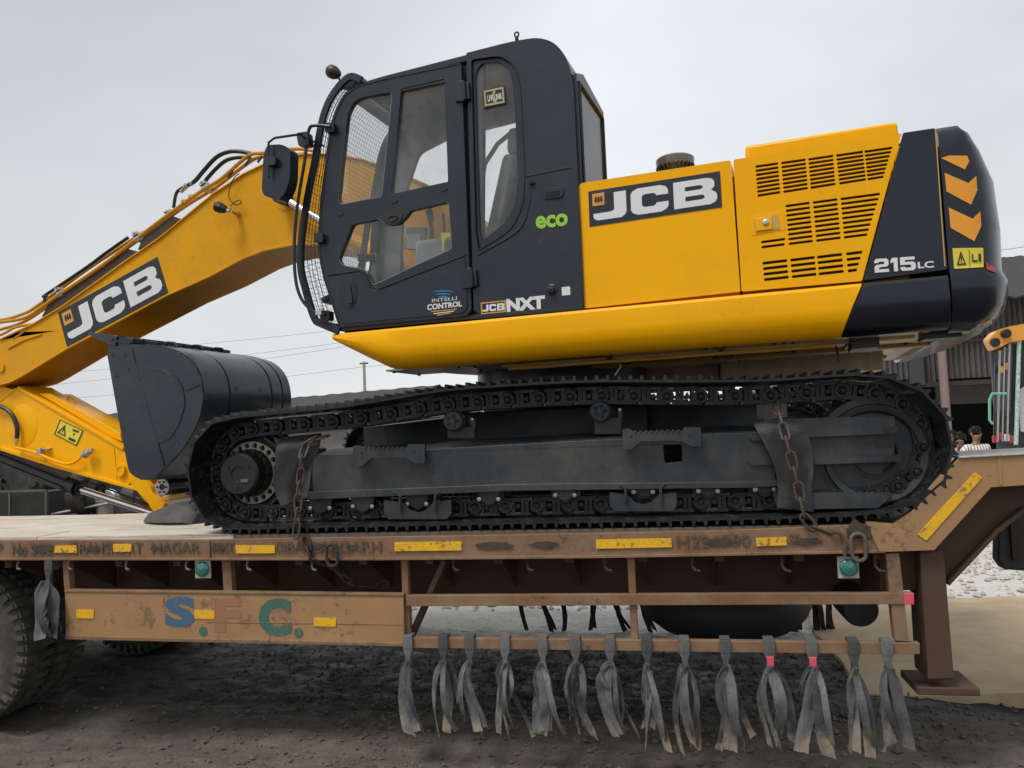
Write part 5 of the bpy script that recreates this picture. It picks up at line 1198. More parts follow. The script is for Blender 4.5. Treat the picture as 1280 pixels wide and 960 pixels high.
# ---------------- boom
BLa = -.24; BT = .48
PBm = PB(BLa)
top_e = [(-90, 438), (0, 424), (43, 404), (81, 381), (159, 325), (200, 297), (233, 270), (267, 242), (305, 217), (330, 205), (352, 197), (380, 192), (415, 192), (455, 199), (500, 215), (540, 233), (585, 262), (640, 310)]
bot_e = [(600, 395), (550, 365), (500, 338), (460, 320), (425, 310), (395, 306.5), (367, 307), (331, 314), (305, 324), (262, 347), (210, 370), (150, 402), (84, 437), (30, 470), (15, 478), (0, 482), (-60, 492), (-90, 494)]
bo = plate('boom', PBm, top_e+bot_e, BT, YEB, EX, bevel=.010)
# flanges slightly proud (top and bottom plate edges)
def strip3(name, pts, lat0, lat1, th, m, parent, bev=.003):
    P_ = [PBm.pt(x, y) for x, y in pts]; rings = []; n = len(P_)
    for i in range(n):
        t = (P_[min(i+1, n-1)]-P_[max(i-1, 0)]).normalized(); nr = A.cross(t)
        rings.append([P_[i]+A*(lat0-BLa), P_[i]+A*(lat1-BLa), P_[i]+A*(lat1-BLa)+nr*th, P_[i]+A*(lat0-BLa)+nr*th])
    b_ = MB(); b_.loft(rings); return b_.build(name, m, parent, bevel=bev)
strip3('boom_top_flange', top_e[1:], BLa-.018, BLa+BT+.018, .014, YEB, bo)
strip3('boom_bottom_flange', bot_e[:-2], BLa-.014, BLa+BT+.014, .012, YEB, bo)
# boss at the hoist cylinder and left pin details
for (x_, y_), rr in (((358, 247), .115),):
    b = MB(); q = PBm.pt(x_, y_); b.lathe(q, PBm.N, [(rr, -.005), (rr, .004), (rr-.008, .006), (.0, .006)], 36); b.build('cylinder_boss', YEB, bo)
for x_, y_, rr in ((2, 459, .05), (-6, 440, .035)):
    b = MB(); q = PBm.pt(x_, y_); b.lathe(q, PBm.N, [(rr, 0), (rr, .015), (0, .015)], 24); b.build('pin_boss', YEB, bo)
b = MB(); b.tube([PBm.pt(x, y, .006) for x, y in [(10, 436), (30, 425), (52, 418)]], .008, 6); b.build('grease_pipe', YEB, bo)
# hoist cylinder
b = MB(); a_ = PB(-.34).pt(352, 246); c_ = PB(-.34).pt(470, 318); d = (c_-a_).normalized(); b.cyl(a_, a_+d*.9, .032, n=20); b.build('hoist_rod', CHR, EX)
b = MB(); b.cyl(a_-A*.05, a_+A*.06, .062, n=20); b.cyl(a_-A*.056, a_-A*.045, .035, n=16); b.cyl(a_+d*.02, a_+d*.10, .045, n=16); b.build('rod_eye', BLK, EX)
b = MB(); b.cyl(a_+d*.75, a_+d*1.9, .062, n=24); b.build('hoist_cylinder', YEB, EX)
# pipes, clamps, hoses on top
PIP = mat('pipe_yellow_paint', (.62, .30, .015), .42, col2=(.48, .23, .02), nscale=12, spec=.3, dust=(.35, .24, .12), damt=.35)
def boompipe(pts, lat, r_, m, name='hydraulic_pipe', par=bo, n=8): b_ = MB(); b_.tube(curve([PB(lat).pt(x, y) for x, y in pts], 5), r_, n); return b_.build(name, m, par)
boompipe([(-40, 412), (0, 403), (20, 400), (38, 394), (70, 371), (130, 330), (200, 276), (250, 240), (276, 224), (300, 203), (314, 193), (332, 191), (372, 186), (400, 190)], -.20, .017, PIP)
boompipe([(-40, 424), (0, 412), (28, 403), (55, 386), (100, 352), (170, 302), (225, 262), (270, 234), (300, 211), (322, 197), (345, 196), (380, 192)], -.12, .017, PIP)
boompipe([(-40, 432), (0, 419), (20, 409), (48, 404)], -.23, .014, PIP); boompipe([(17, 424), (34, 412), (44, 404)], -.235, .012, PIP)
boompipe([(-40, 400), (0, 400), (30, 392), (50, 380), (110, 336), (180, 290)], .05, .017, PIP)
DKB = mat('shaded_gap_plate', (.05, .035, .03), .7)  # dark plates added to stand for the shade between pipes and boom
plate('gap_shade', PB(-.19), [(52, 396), (60, 380), (160, 311), (166, 318), (150, 331), (81, 380)], .3, DKB, bo, bevel=.003)
plate('gap_shade', PB(-.19), [(172, 312), (178, 298), (216, 270), (221, 276), (200, 295), (186, 306)], .3, DKB, bo, bevel=.003)
boompipe([(55, 370), (70, 360), (110, 333), (130, 318), (160, 297)], -.02, .016, BLK, 'hydraulic_hose')
for x_, y_ in ((76, 367), (173, 298), (257, 235)):
    b = MB(); q = PB(-.19).pt(x_, y_); d = (PB(-.19).pt(x_+10, y_-7)-q).normalized(); b.cyl(q-d*.028, q+d*.028, .030, n=14); n_ = A.cross(d); b.box(q-n_*.04, d*.03, A*.035, n_*.012); b.cyl(q-n_*.05-A*.03, q-n_*.05-A*.045, .010, n=6); b.box(q+A*.08, d*.02, A*.09, n_*.028); b.build('pipe_clamp', STL, bo)
boompipe([(313, 192), (300, 189.5), (285, 190), (270, 197), (255, 213), (244, 226), (236, 231)], -.16, .019, BLK, 'hydraulic_hose'); boompipe([(313, 197), (296, 197), (282, 201), (270, 211), (260, 222), (254, 230)], -.08, .018, BLK, 'hydraulic_hose')
boompipe([(236, 231), (226, 236), (220, 243), (217, 260)], -.15, .015, BLK, 'hydraulic_hose')
for x_, y_, r_ in ((240, 229, .02), (232, 233, .026), (255, 231, .02), (228, 238, .018)):
    b = MB(); q = PB(-.16).pt(x_, y_); d = (B+Z*.7).normalized(); b.cyl(q-d*.02, q+d*.02, r_, n=8); b.build('hose_fitting', STL, bo)
b = MB(); q = PB(-.1).pt(208, 265); b.cyl(q, q+(B*.05), .022, n=10); b.cyl(q-B*.02, q, .014, n=8); b.build('pipe_union', STL, bo)
b = MB(); q = PB(-.1).pt(56, 371); b.tube([q, q-Z*.06], .016, 8); b.cyl(q-B*.03+Z*.005, q+B*.03+Z*.005, .013, n=8); b.build('pipe_union', BLK, bo)
for x_, y_ in ((231, 252), (240, 246)):
    b = MB(); q = PB(-.2).pt(x_, y_); b.box(q, (.05, .05, .03)); b.build('pipe_bracket', YSL, bo, bevel=.004)
for x_, y_ in ((285, 222), (306, 207), (322, 203)):
    b = MB(); b.bar(PB(-.2).pt(x_, y_), PB(-.2).pt(x_+6, y_-8), .01, .02); b.build('pipe_stay', BLK, bo)
# boom work light with wire
b = MB(); q = PB(-.40).pt(276, 260); d = (-B*.8+Z*.35-A*.3).normalized(); b.lathe(q, -d, [(0, -.055), (.034, -.055), (.046, -.04), (.046, .0), (.032, .045), (0, .05)], 8); b.build('work_light', BLK, bo, smooth=10)
b = MB(); b.cyl(q-d*.03, q-d*.075, .014, n=8); b.box(PB(-.34).pt(287, 262), (.03, .03, .03)); b.build('light_bolt', STL, bo)
b = MB(); b.tube([PB(-.36).pt(289, 264), PB(-.25).pt(298, 268)], .014, 8); b.box(PB(-.27).pt(296, 267), (.04, .06, .02)); b.build('light_bracket', YSL, bo)
boompipe([(288, 258), (293, 253), (300, 250), (301, 254), (294, 256), (288, 250), (286, 244), (288, 232), (293, 222), (299, 217)], -.28, .0045, BLK, 'light_wire')
for P4 in ([(72.5, 390.5), (197, 321), (210.5, 366), (84, 433.5)],):
    logo(PBm, P4, EX)

# ---------------- arm
AL, AT = -.17, .34
PA_ = PB(AL)
arm = plate('dipper_arm', PA_, rp([(-80, 452), (15, 487), (22, 484), (153, 560), (163, 576), (166, 594), (162, 606), (144, 603.5), (60, 579), (19, 566), (0, 560), (-80, 545)], [1, 1, 6, 8, 6, 6, 4, 2, 2, 2, 1, 1]), AT, YEL, EX, bevel=.008)
def abox(name, pts, l0, th, m=YEL, bev=.004): return plate(name, PB(l0), pts, th, m, arm, bevel=bev)
abox('arm_top_flange', [(22, 482.5), (154, 559), (153, 563), (22, 487)], AL-.015, AT+.03)
abox('arm_bottom_flange', [(0, 558), (60, 578), (144, 602), (180, 612), (180, 616), (144, 606.5), (60, 582.5), (0, 563)], AL-.015, AT+.03)
abox('arm_cap_plate', [(48, 492), (62, 492), (150, 541), (152, 552), (140, 547)], AL+.04, .25)
b = MB(); b.bar(PB(-.02).pt(100, 512), PB(-.02).pt(150, 536), .04, .03); b.bar(PB(-.08).pt(95, 514), PB(-.08).pt(150, 541), .02, .04); b.build('arm_rib', YEL, arm, bevel=.005)
b = MB(); b.tube([PB(-.0).pt(x, y) for x, y in [(80, 499), (86, 496), (93, 499), (97, 505)]], .01, 6); b.build('lifting_lug', YEL, arm)
for (x_, y_, r1, r2, h_) in ((153, 588, .055, .034, .03),):
    b = MB(); q = PA_.pt(x_, y_); b.lathe(q, PA_.N, [(r1, 0), (r1, h_), (r2, h_), (r2, h_-.006), (0, h_-.006)], 28); b.build('pin_boss', YEL, arm)
b = MB(); q = PA_.pt(28, 532); b.lathe(q, PA_.N, [(.21, -.004), (.21, .002), (.20, .005), (.0, .005)], 40); b.build('boss_plate', YEL, arm)
b = MB(); b.tube([PA_.pt(x, y, .003) for x, y in [(142, 560), (143, 566), (146, 600)]], .005, 6); b.tube([PA_.pt(x, y, .002) for x, y in [(22, 485), (0, 502)]], .005, 6); b.build('weld_seam', YEL, arm)
P_h = PB(AL-.05)
b = MB(); b.tube(curve([P_h.pt(x, y) for x, y in [(-20, 505), (0, 508), (14, 517), (21, 533), (21, 548)]], 6), .021, 10); b.build('hydraulic_hose', BLK, arm)
b = MB(); b.cyl(P_h.pt(21, 540), P_h.pt(20.5, 553), .019, n=12); b.build('hose_fitting', STL, arm)
b = MB(); b.tube(curve([P_h.pt(x, y) for x, y in [(20, 553), (20, 559), (27, 561), (45, 566), (66, 575), (82, 579.5), (92, 578), (101, 572)]], 5), .014, 10); b.build('hydraulic_pipe', YEL, arm)
b = MB(); b.box(P_h.pt(49, 564)+A*.01, (.05, .05, .06)); b.box(P_h.pt(56, 561)+A*.03, (.08, .05, .012)); b.build('pipe_clamp', STL, arm, bevel=.003)
b = MB(); q = PB(AL-.06).pt(104, 569); d = (B+Z*.35).normalized(); b.cyl(q, q+d*.09, .030, n=8); b.cyl(q+d*.09, q+d*.13, .022, n=10); b.cyl(q+d*.03+A*.0, q+d*.03-Z*.04, .016, n=8); b.cyl(q+d*.02, q+d*.04, .038, n=12); b.build('pipe_coupling', STL, arm)
wq = [(74.5, 523.5), (105, 538), (96, 558), (67, 543)]
wl2 = decal('warning_label', PA_, wq, [([(0, 0), (1, 0), (1, 1), (0, 1)], [])], LBL, arm)
# (sub-parts of the label sit on the arm plane)
b = MB()
for o, hs in [([(.02, .02), (.98, .02), (.98, .98), (.02, .98)], [[(.05, .06), (.95, .06), (.95, .94), (.05, .94)]]), ([(.10, .80), (.46, .80), (.28, .18)], [[(.16, .74), (.40, .74), (.28, .32)]]), ([(.26, .42), (.30, .42), (.29, .66), (.27, .66)], []),
              ([(.60, .2), (.85, .16), (.85, .26), (.62, .30)], []), ([(.70, .38), (.74, .38), (.74, .52), (.70, .52)], []), ([(.60, .72), (.86, .70), (.86, .84), (.60, .86)], [])]:
    decal('', PA_, wq, [(o, hs)], None, None, off=.005, mb=b)
b.build('warning_symbol', LBK, arm)
# bucket cylinder under the arm
a_ = PB(0).pt(-60, 548); c_ = PB(0).pt(98, 611); e_ = PB(0).pt(196, 643)
d = (c_-a_).normalized(); n_ = A.cross(d)
b = MB(); b.cyl(a_, c_, .075, n=28); b.cyl(c_-d*.10, c_, .086, n=28); b.cyl(c_, c_+d*.03, .06, n=24); b.build('bucket_cylinder', BLK, EX)
b = MB(); b.tube([a_-A*.09+n_*.02, c_-A*.09-d*.12+n_*.02, c_-A*.06-d*.08+n_*.05], .014, 8); b.bar(a_-n_*.075-A*.03, c_-d*.12-n_*.075-A*.03, .05, .02, n_); b.build('cylinder_pipe', BLK, EX)
b = MB(); b.cyl(c_+d*.03, e_, .034, n=24); b.build('bucket_rod', CHR, EX)
b = MB(); b.tube([PB(-.05).pt(104, 600), PB(-.05).pt(190, 632)], .008, 6); b.build('sensor_rod', BLK, EX)
plate('bucket_link', PB(-.24), rp([(161, 592), (168, 594), (181, 600), (188, 607), (191, 617), (206, 631), (200, 640), (193, 643), (186, 630), (173, 616), (164, 606)], [3, 2, 4, 3, 3, 3, 3, 3, 3, 4, 2]), .05, YEL, EX, bevel=.006)
plate('bucket_link', PB(.20), rp([(161, 592), (181, 600), (191, 617), (206, 631), (200, 640), (193, 643), (173, 616)], 3), .05, YEL, EX, bevel=.006)
b = MB(); q = PB(-.30).pt(205, 608.5); b.cyl(q, q+A*.55, .075, n=28); b.build('bucket_pin_tube', CHA, EX)
b = MB(); b.lathe(q-A*.01, -A, [(.072, 0), (.072, .012), (0, .012)], 28)
hub = b.build('bucket_pin_cap', mat('pale_cap', (.52, .54, .53), .5, col2=(.35, .36, .36)), EX)
b = MB()
for k in range(6):
    a = k*1.047; b.cyl(q-A*.022+B*.05*math.cos(a)+Z*.05*math.sin(a), q-A*.034+B*.05*math.cos(a)+Z*.05*math.sin(a), .010, n=6)
b.lathe(q-A*.022, -A, [(.028, 0), (.028, .006), (.018, .006), (.018, .002), (.008, .004), (0, .004)], 18); b.build('cap_bolt', BLK, hub)
b = MB(); b.bar(PB(-.1).pt(213, 622), PB(-.1).pt(240, 618), .2, .05); b.build('bucket_ear', YSL, EX, bevel=.01)

# ---------------- bucket
BKN, BKW = -.60, 1.20
PK = PB(BKN)
side = rp([(136, 431), (134, 443), (148, 523), (161, 590), (171, 598), (190, 599), (205, 586), (226, 564), (240, 543), (250, 520), (254, 497), (251, 472), (243, 455), (230, 443), (214, 437), (197, 433), (165, 430), (145, 428)], [1, 2, 1, 5, 4, 6, 4, 4, 6, 6, 6, 6, 5, 5, 5, 4, 2, 1])
# shell profile: from lip around the curve to the bottom
shell = curve([V((x, y, 0)) for x, y in [(138, 428), (165, 430), (197, 433), (214, 437), (230, 443), (243, 455), (251, 472), (254, 497), (250, 520), (240, 543), (226, 564), (205, 586), (190, 599), (174, 599.5)]], 4)
SH = [PK.pt(p.x, p.y, -.01) for p in shell]
b = MB(); ctr = PK.pt(190, 510)
rings = []
for i, p in enumerate(SH):
    t = (SH[min(i+1, len(SH)-1)]-SH[max(i-1, 0)]).normalized(); nr = A.cross(t); nr = nr if nr.dot(p-ctr) < 0 else -nr
    rings.append([p, p+A*(BKW-.02), p+A*(BKW-.02)+nr*.02, p+nr*.02])
b.loft(rings); bk = b.build('bucket', BUK, EX, bevel=.003, smooth=50)
plate('side_plate', PK, side, .025, BUK, bk, bevel=.004)
plate('side_plate', PB(BKN+BKW), side, .025, BUK, bk, bevel=.004)
plate('wear_plate', PK, rp([(170, 457), (178, 456), (205, 462), (219, 470), (229, 487), (231, 505), (224, 530), (213, 548), (197, 555), (188, 530)], [1, 2, 5, 6, 6, 6, 6, 5, 2, 1]), .006, BUK, bk, off=.007, bevel=.004)
b = MB(); b.bar(PK.pt(169, 455, .004), PK.pt(205, 583, .004), .018, .012, PK.N); b.build('side_stiffener', BUK, bk, bevel=.003)
b = MB(); b.tube([PK.pt(x, y, .003) for x, y in [(165, 435), (169, 455)]], .004, 6); b.tube([PK.pt(x, y, .003) for x, y in [(232, 489), (250, 481)]], .004, 6); b.tube([PK.pt(x, y, .004) for x, y in [(170, 456.5), (206, 463), (214, 469)]], .005, 6); b.build('weld_seam', BLK, bk)
for x_, y_ in ((141.5, 444), (156.5, 444), (161, 462), (146.5, 470.5)):
    b = MB(); q = PK.pt(x_, y_); b.cyl(q+PK.N*.001, q+PK.N*.003, .013, n=14); b.build('bolt_hole', BLK, bk)
# ribs around the shell (wear bands) and holes
def band(l0, w_, th=.012, m=BUK, nm='wear_band'):
    rings = []
    for i, p in enumerate(SH[6:-4]):
        i += 6; t = (SH[i+1]-SH[i-1]).normalized(); nr = A.cross(t); nr = nr if nr.dot(p-ctr) > 0 else -nr
        rings.append([p+A*l0-nr*.001, p+A*(l0+w_)-nr*.001, p+A*(l0+w_)+nr*th, p+A*l0+nr*th])
    b_ = MB(); b_.loft(rings); b_.build(nm, m, bk, bevel=.002, smooth=50)
band(.0, .30, .010); band(.32, .55, .010); band(.89, .14, .010); band(1.05, .12, .010)
band(.302, .016, .002, BLK, 'band_gap'); band(.872, .016, .002, BLK, 'band_gap'); band(1.032, .016, .002, BLK, 'band_gap')
for l_, yy in ((.40, 8), (.72, 8)):
    i = int(len(SH)*.5); p = SH[i]+A*l_; t = (SH[i+1]-SH[i-1]).normalized(); nr = A.cross(t); nr = nr if nr.dot(SH[i]-ctr) > 0 else -nr
    b = MB(); b.cyl(p+nr*.009, p+nr*.012, .022, n=14); b.build('drain_hole', BLK, bk)
# lip and teeth
t_ = (PK.pt(165, 430)-PK.pt(138, 427)).normalized(); up_b = A.cross(t_); up_b = up_b if up_b.z > 0 else -up_b
lip = PK.pt(136, 427); 
b = MB(); b.box(lip+t_*.09+A*BKW/2+up_b*.012, t_*.16, A*(BKW/2+.01), up_b*.014); b.build('lip_plate', BUK, bk, bevel=.004)
for k in range(5):
    o_ = lip+A*(.04+k*(BKW-.08)/4)
    tip = o_-t_*.20+up_b*.055
    rings = []
    for s_, hw, hh, lift in ((0, .055, .045, .012), (.10, .055, .042, .02), (.19, .048, .032, .03), (.30, .036, .018, .045), (.36, .03, .008, .055)):
        c0 = o_+t_*.10-t_*s_+up_b*lift; rings.append([c0-A*hw-up_b*hh, c0+A*hw-up_b*hh, c0+A*hw+up_b*hh, c0-A*hw+up_b*hh])
    b = MB(); b.loft(rings); tt = b.build('bucket_tooth', BUK, bk, bevel=.005)
    b = MB(); c0 = o_+t_*.05+up_b*.02; b.cyl(c0-A*.062, c0+A*.062, .014, n=8); b.box(o_+t_*.20+up_b*.03, t_*.08, A*.05, up_b*.018); b.build('tooth_adapter', BLK, bk, bevel=.004)
for l_ in (.30, .62, .9):
    b = MB(); p = lip+t_*.40+A*l_+up_b*.02; b.tube([p-t_*.08, p-t_*.04+up_b*.03, p+t_*.04+up_b*.03, p+t_*.08], .013, 8); b.build('lip_shroud', BLK, bk)

# ================================================================== LASHINGS, PADS
lk_b = stadium((0, 0, 0), X, Z, .030, .022, .0075); ME_CH = lk_b.mesh('chain_link', RST, smooth=60)
lk_d = stadium((0, 0, 0), X, Z, .024, .02, .0085); ME_CD = lk_d.mesh('chain_link', DCH, smooth=60)
def chain(name, label, pts, me, pitch_, cat='chain'):
    P_ = curve(pts, 10); t = thing(name, label, cat, tuple(pts[0])); d = 0; acc = 0; k = 0; nxt = 0
    for p0_, p1 in zip(P_, P_[1:]):
        s_ = (p1-p0_).length; dr_ = (p1-p0_).normalized()
        while nxt <= acc+s_:
            c = p0_+dr_*(nxt-acc); zz = dr_; xx = (Y if k % 2 else X); xx = (xx-zz*xx.dot(zz)).normalized(); yy = zz.cross(xx)
            m = Matrix((xx, yy, zz)).transposed().to_4x4() @ Matrix.Rotation(rnd.uniform(-.2, .2), 4, 'Z'); m.translation = c
            inst('chain_link', me, t, m); k += 1; nxt += pitch_
        acc += s_
    return t
pc_ = PT(-.03)
chain('lashing_chain', 'long rusty chain over the right hand rubber mat down to the trailer rail', [PT(.10).pt(972, 512), PT(.02).pt(977, 527), pc_.pt(984, 553), pc_.pt(991, 580), pc_.pt(998, 608), pc_.pt(1003, 636), pc_.pt(1010, 652), PT(-.02).pt(1022, 660), PT(-.02).pt(1040, 667)], ME_CH, .083)
chain('lashing_chain', 'rusty chain wrapped on the left mat beside the ivory sprocket ring', [PT(.10).pt(402, 547), PT(.03).pt(386, 553), pc_.pt(378, 570), pc_.pt(376, 592), pc_.pt(373, 618), pc_.pt(372, 645), pc_.pt(370, 668)], ME_CH, .080)
chain('lashing_chain', 'dark chain drooping below the rail left of the side posts', [PT(-.01).pt(384, 680), PT(-.01).pt(392, 700), PT(.1).pt(415, 708), PT(.1).pt(430, 722), PT(.15).pt(448, 733), PT(.2).pt(464, 735), PT(.2).pt(480, 731)], ME_CD, .062)
for nm, x_, y_ in (('chain_hook', 1024, 664), ):
    b = MB(); q = PT(-.02).pt(1036, 664); b.tube(curve([q, q+V((.05, 0, -.01)), q+V((.075, 0, -.05)), q+V((.07, 0, -.13))], 4), .010, 8)
    solo(b, 'chain_hook', RST, 'steel hook holding the right hand chain to the rail', 'hook', q)
b = stadium(PT(-.03).pt(415, 694), X, Z, .03, .035, .010); solo(b, 'shackle', DCH, 'dark shackle hanging on the rail at the drooping chain', 'shackle', PT(-.03).pt(415, 694))
def mat_sheet(name, label, L_px, R_px, d0, wav):
    rows = []; l_ = curve([V((x, y, 0)) for x, y in L_px], 4); r_ = curve([V((x, y, 0)) for x, y in R_px], 4); n = len(l_)
    for i in range(n):
        t = i/(n-1); row = []
        for j in range(9):
            u = j/8; p = l_[i].lerp(r_[min(i, len(r_)-1)], u)
            dep = d0+(.16*(1-t/.16) if t < .16 else 0)-wav*math.sin(math.pi*u*1.3+t*2)-.01*math.sin(9*u+5*t)
            row.append(PT(dep).pt(p.x, p.y))
        rows.append(row)
    b_ = MB(); b_.sheet(rows, .009)
    q = rows[0][0]; return solo(b_, name, RUB, label, 'rubber mat', q)
mat_sheet('rubber_mat', 'grey rubber mat draped under the right hand chain on the track frame', [(940, 528), (947, 540), (958, 560), (968, 585), (972, 610), (971, 634)], [(996, 522), (1006, 538), (1014, 562), (1017, 590), (1015, 615), (1017, 640)], .065, .03)
mat_sheet('rubber_mat', 'grey rubber mat draped beside the ivory sprocket ring on the left', [(352, 548), (346, 562), (345, 580), (342, 598), (344, 614), (352, 632)], [(402, 543), (400, 556), (394, 572), (390, 590), (388, 606), (386, 622)], .085, .03)
b = MB(); rings = []
for s_, y0_, y1_, w_ in ((0, 648, 657, .08), (.12, 640, 657, .14), (.35, 634, 657, .2), (.6, 627, 656.5, .22), (.85, 629, 655, .22), (1, 640, 652, .2)):
    x_ = 186+s_*74; a_ = PT(.75).pt(x_, y0_); c_ = PT(.75).pt(x_+1, y1_); c_.z = max(DECK+.012, c_.z) if s_ < .9 else c_.z
    rings.append([a_-Y*w_*.6, a_+Y*w_*.6, c_+Y*w_, c_-Y*w_])
b.loft(rings); solo(b, 'rubber_block', RUB, 'black rubber wedge lying on the deck under the bucket link', 'rubber block', PT(.75).pt(190, 655), bevel=.012)

# cargo on the far half of the deck, left
_n0 = set(o.name for o in COL.objects); BEDZ = .93; BK = 1.52
def onto(px, lat=1.55): q = PF(9.2+(lat-1.55)*1.5).pt(px, 645); q.z = BEDZ+.004; return q
a_, c_ = onto(-60), onto(58); t = thing('mesh_crate', 'dark open crate with framed mesh side on the flatbed at the left edge', 'crate', tuple((a_+c_)/2))
b = MB(); b.box((a_+c_)/2+V((0, .35, .175)), (c_.x-a_.x, .6, .33)); b.build('crate_body', mat('dark_crate', (.035, .036, .035), .8, col2=(.07, .065, .06), nscale=8, bump=.3), t)
b = MB()
for z_ in (.0, .35): b.bar(a_+Z*(z_+.015), c_+Z*(z_+.015), .025, .025)
for u in (0, .32, .62, 1): p = a_.lerp(c_, u); b.bar(p, p+Z*.36, .025, .025)
b.build('crate_frame', mat('crate_frame_paint', (.11, .10, .09), .7), t)
b = MB()
for k in range(1, 60): p = a_.lerp(c_, k/60); b.bar(p+Z*.01+Y*.008, p+Z*.36+Y*.008, .003, .003)
for k in range(1, 12): b.bar(a_+Z*.03*k+Y*.008, c_+Z*.03*k+Y*.008, .003, .003)
b.build('crate_mesh', mat('crate_mesh_paint', (.07, .07, .065), .7), t, stuff=True)
# dark machine stacked behind the crate
q = onto(30, 2.1); t = thing('engine_unit', 'dark greasy engine unit behind the mesh crate', 'engine', tuple(q))
ENG = mat('greasy_engine', (.03, .03, .03), .6, col2=(.07, .065, .06), nscale=12, namt=.9, bump=.4, bscale=30)
b = MB(); b.box(q+V((-.15, 0, .34)), (.95, .5, .66)); b.box(q+V((-.35, 0, .70)), (.5, .4, .12)); b.build('engine_block', ENG, t, bevel=.03)
for k, (dx, dz_, r_, ln) in enumerate([(.10, .52, .08, .3), (.38, .30, .10, .25), (.28, .15, .12, .2), (-.2, .45, .06, .35), (.45, .50, .05, .2), (.5, .12, .09, .2)]):
    b = MB(); c0 = q+V((dx, -.3, dz_)); b.lathe(c0, Y, [(0, 0), (r_*.4, 0), (r_*.5, .02), (r_*.9, .03), (r_, .06), (r_, ln), (0, ln)], 20); b.build('pulley', ENG if k % 2 else DCH, t)
for k in range(9):
    b = MB(); s0 = q+V((rnd.uniform(-.5, .5), -.27, rnd.uniform(.1, .65))); b.tube(curve([s0, s0+V((rnd.uniform(-.1, .2), -.05, rnd.uniform(-.15, .1))), s0+V((rnd.uniform(0, .3), -.02, rnd.uniform(-.25, .05)))], 4), .014, 6); b.build('hose', BLK, t)
TYD = mat('old_tyre_rubber', (.04, .04, .038), .8, col2=(.10, .095, .085), nscale=10, bump=.4)
for x_, r_, w_, yb, lab in ((106, .20, .115, 1.7, 'old dusty tyre standing edge on, the wider one behind the chrome rod'), (123, .17, .075, 1.8, 'narrow old tyre standing right of the wider one')):
    q = onto(x_, yb); b = MB(); c0 = q+V((-w_/2, 0, r_+.002)); b.lathe(c0, X, [(r_*.55, .01), (r_*.8, 0), (r_*.96, .015), (r_, w_*.3), (r_, w_*.7), (r_*.96, w_-.015), (r_*.8, w_), (r_*.55, w_-.01)], 40)
    for k in range(5): b.lathe(c0, X, [(r_+.002, w_*(.2+.14*k)), (r_+.004, w_*(.22+.14*k)), (r_+.002, w_*(.27+.14*k))], 40)
    solo(b, 'old_tyre', TYD, lab, 'tyre', tuple(q), 'old tyres on the flatbed')
q = onto(136, 1.75); b = MB(); b.lathe(q, Z, [(0, 0), (.10, 0), (.11, .10), (.115, .12), (.10, .125), (.095, .02), (0, .02)], 20); solo(b, 'metal_pan', STL, 'pale round metal pan right of the old tyres', 'pan', tuple(q))
q = onto(133, 1.8)+Z*.17; b = MB(); b.tube(curve([q+V((-.1, 0, .03)), q+V((0, -.03, .0)), q+V((.07, 0, -.01)), q+V((.09, 0, .05)), q+V((.0, .02, .08))], 5), [.035]*20+[.03], 10); solo(b, 'exhaust_pipe', STL, 'bent shiny exhaust pipe lying on the metal pan', 'pipe', tuple(q))
q = onto(158, 1.8); b = MB(); b.lathe(q+V((0, 0, .14)), X, [(.0, 0), (.09, 0), (.12, .02), (.13, .06), (.12, .16), (0, .17)], 18); b.box(q+V((.06, 0, .07)), (.3, .2, .14)); solo(b, 'gearbox', ENG, 'black gearbox left of the pale sacks', 'gearbox', tuple(q), bevel=.01)
for x_, s_, lab in ((172, .10, 'pale beige sack next to the black gearbox'), (187, .08, 'smaller whitish sack close to the rubber wedge')):
    q = onto(x_, 1.9); b = MB(); rings = []
    for zz, k in ((0, .85), (.05, 1.05), (.12, .95), (.17, .6), (.2, .25)): rings.append([q+V((math.cos(a*.52)*s_*k*(1+.15*noise.noise(V((a, zz*9, x_)))), math.sin(a*.52)*s_*k, zz)) for a in range(12)])
    b.loft(rings); solo(b, 'sack', mat('sack_cloth', (.42, .38, .33), .9, col2=(.28, .25, .22), nscale=9), lab, 'sack', tuple(q), 'sacks on the flatbed')
q = onto(70, 1.6); b = MB(); b.tube([q+V((-.1, 0, .01)), q+V((.5, .05, .10))], .012, 8); solo(b, 'steel_rod', STL, 'thin steel rod lying low between crate and tyres', 'rod', tuple(q))

for o in list(COL.objects):
    if o.name not in _n0 and o.parent is None and o.name.split('.')[0] != 'mesh_crate': o.scale = (BK,)*3
# low flatbed that carries them
q = V((onto(60).x, 10.3, 0)); t = thing('scrap_flatbed', 'low dark flatbed behind the trailer loaded with greasy engine parts', 'flatbed', tuple(q))
b = MB(); b.box(q+V((-.6, .15, BEDZ-.06)), (6.2, 2.9, .12)); b.build('bed', mat('old_bed_planks', (.10, .08, .06), .85), t, bevel=.01)
b = MB(); b.box(q+V((-.6, 0, BEDZ-.2)), (5.6, .8, .16)); b.build('bed_frame', DCH, t)
for x_ in (-2.2, -.9, 1.4):
    for y_ in (-.9, .9): b = MB(); b.lathe(q+V((x_, y_-.12, .36)), Y, [(0, .08), (.2, .08), (.22, 0), (.33, .01), (.36, .05), (.36, .2), (.33, .24), (0, .24)], 28); b.build('wheel', TYD, t)

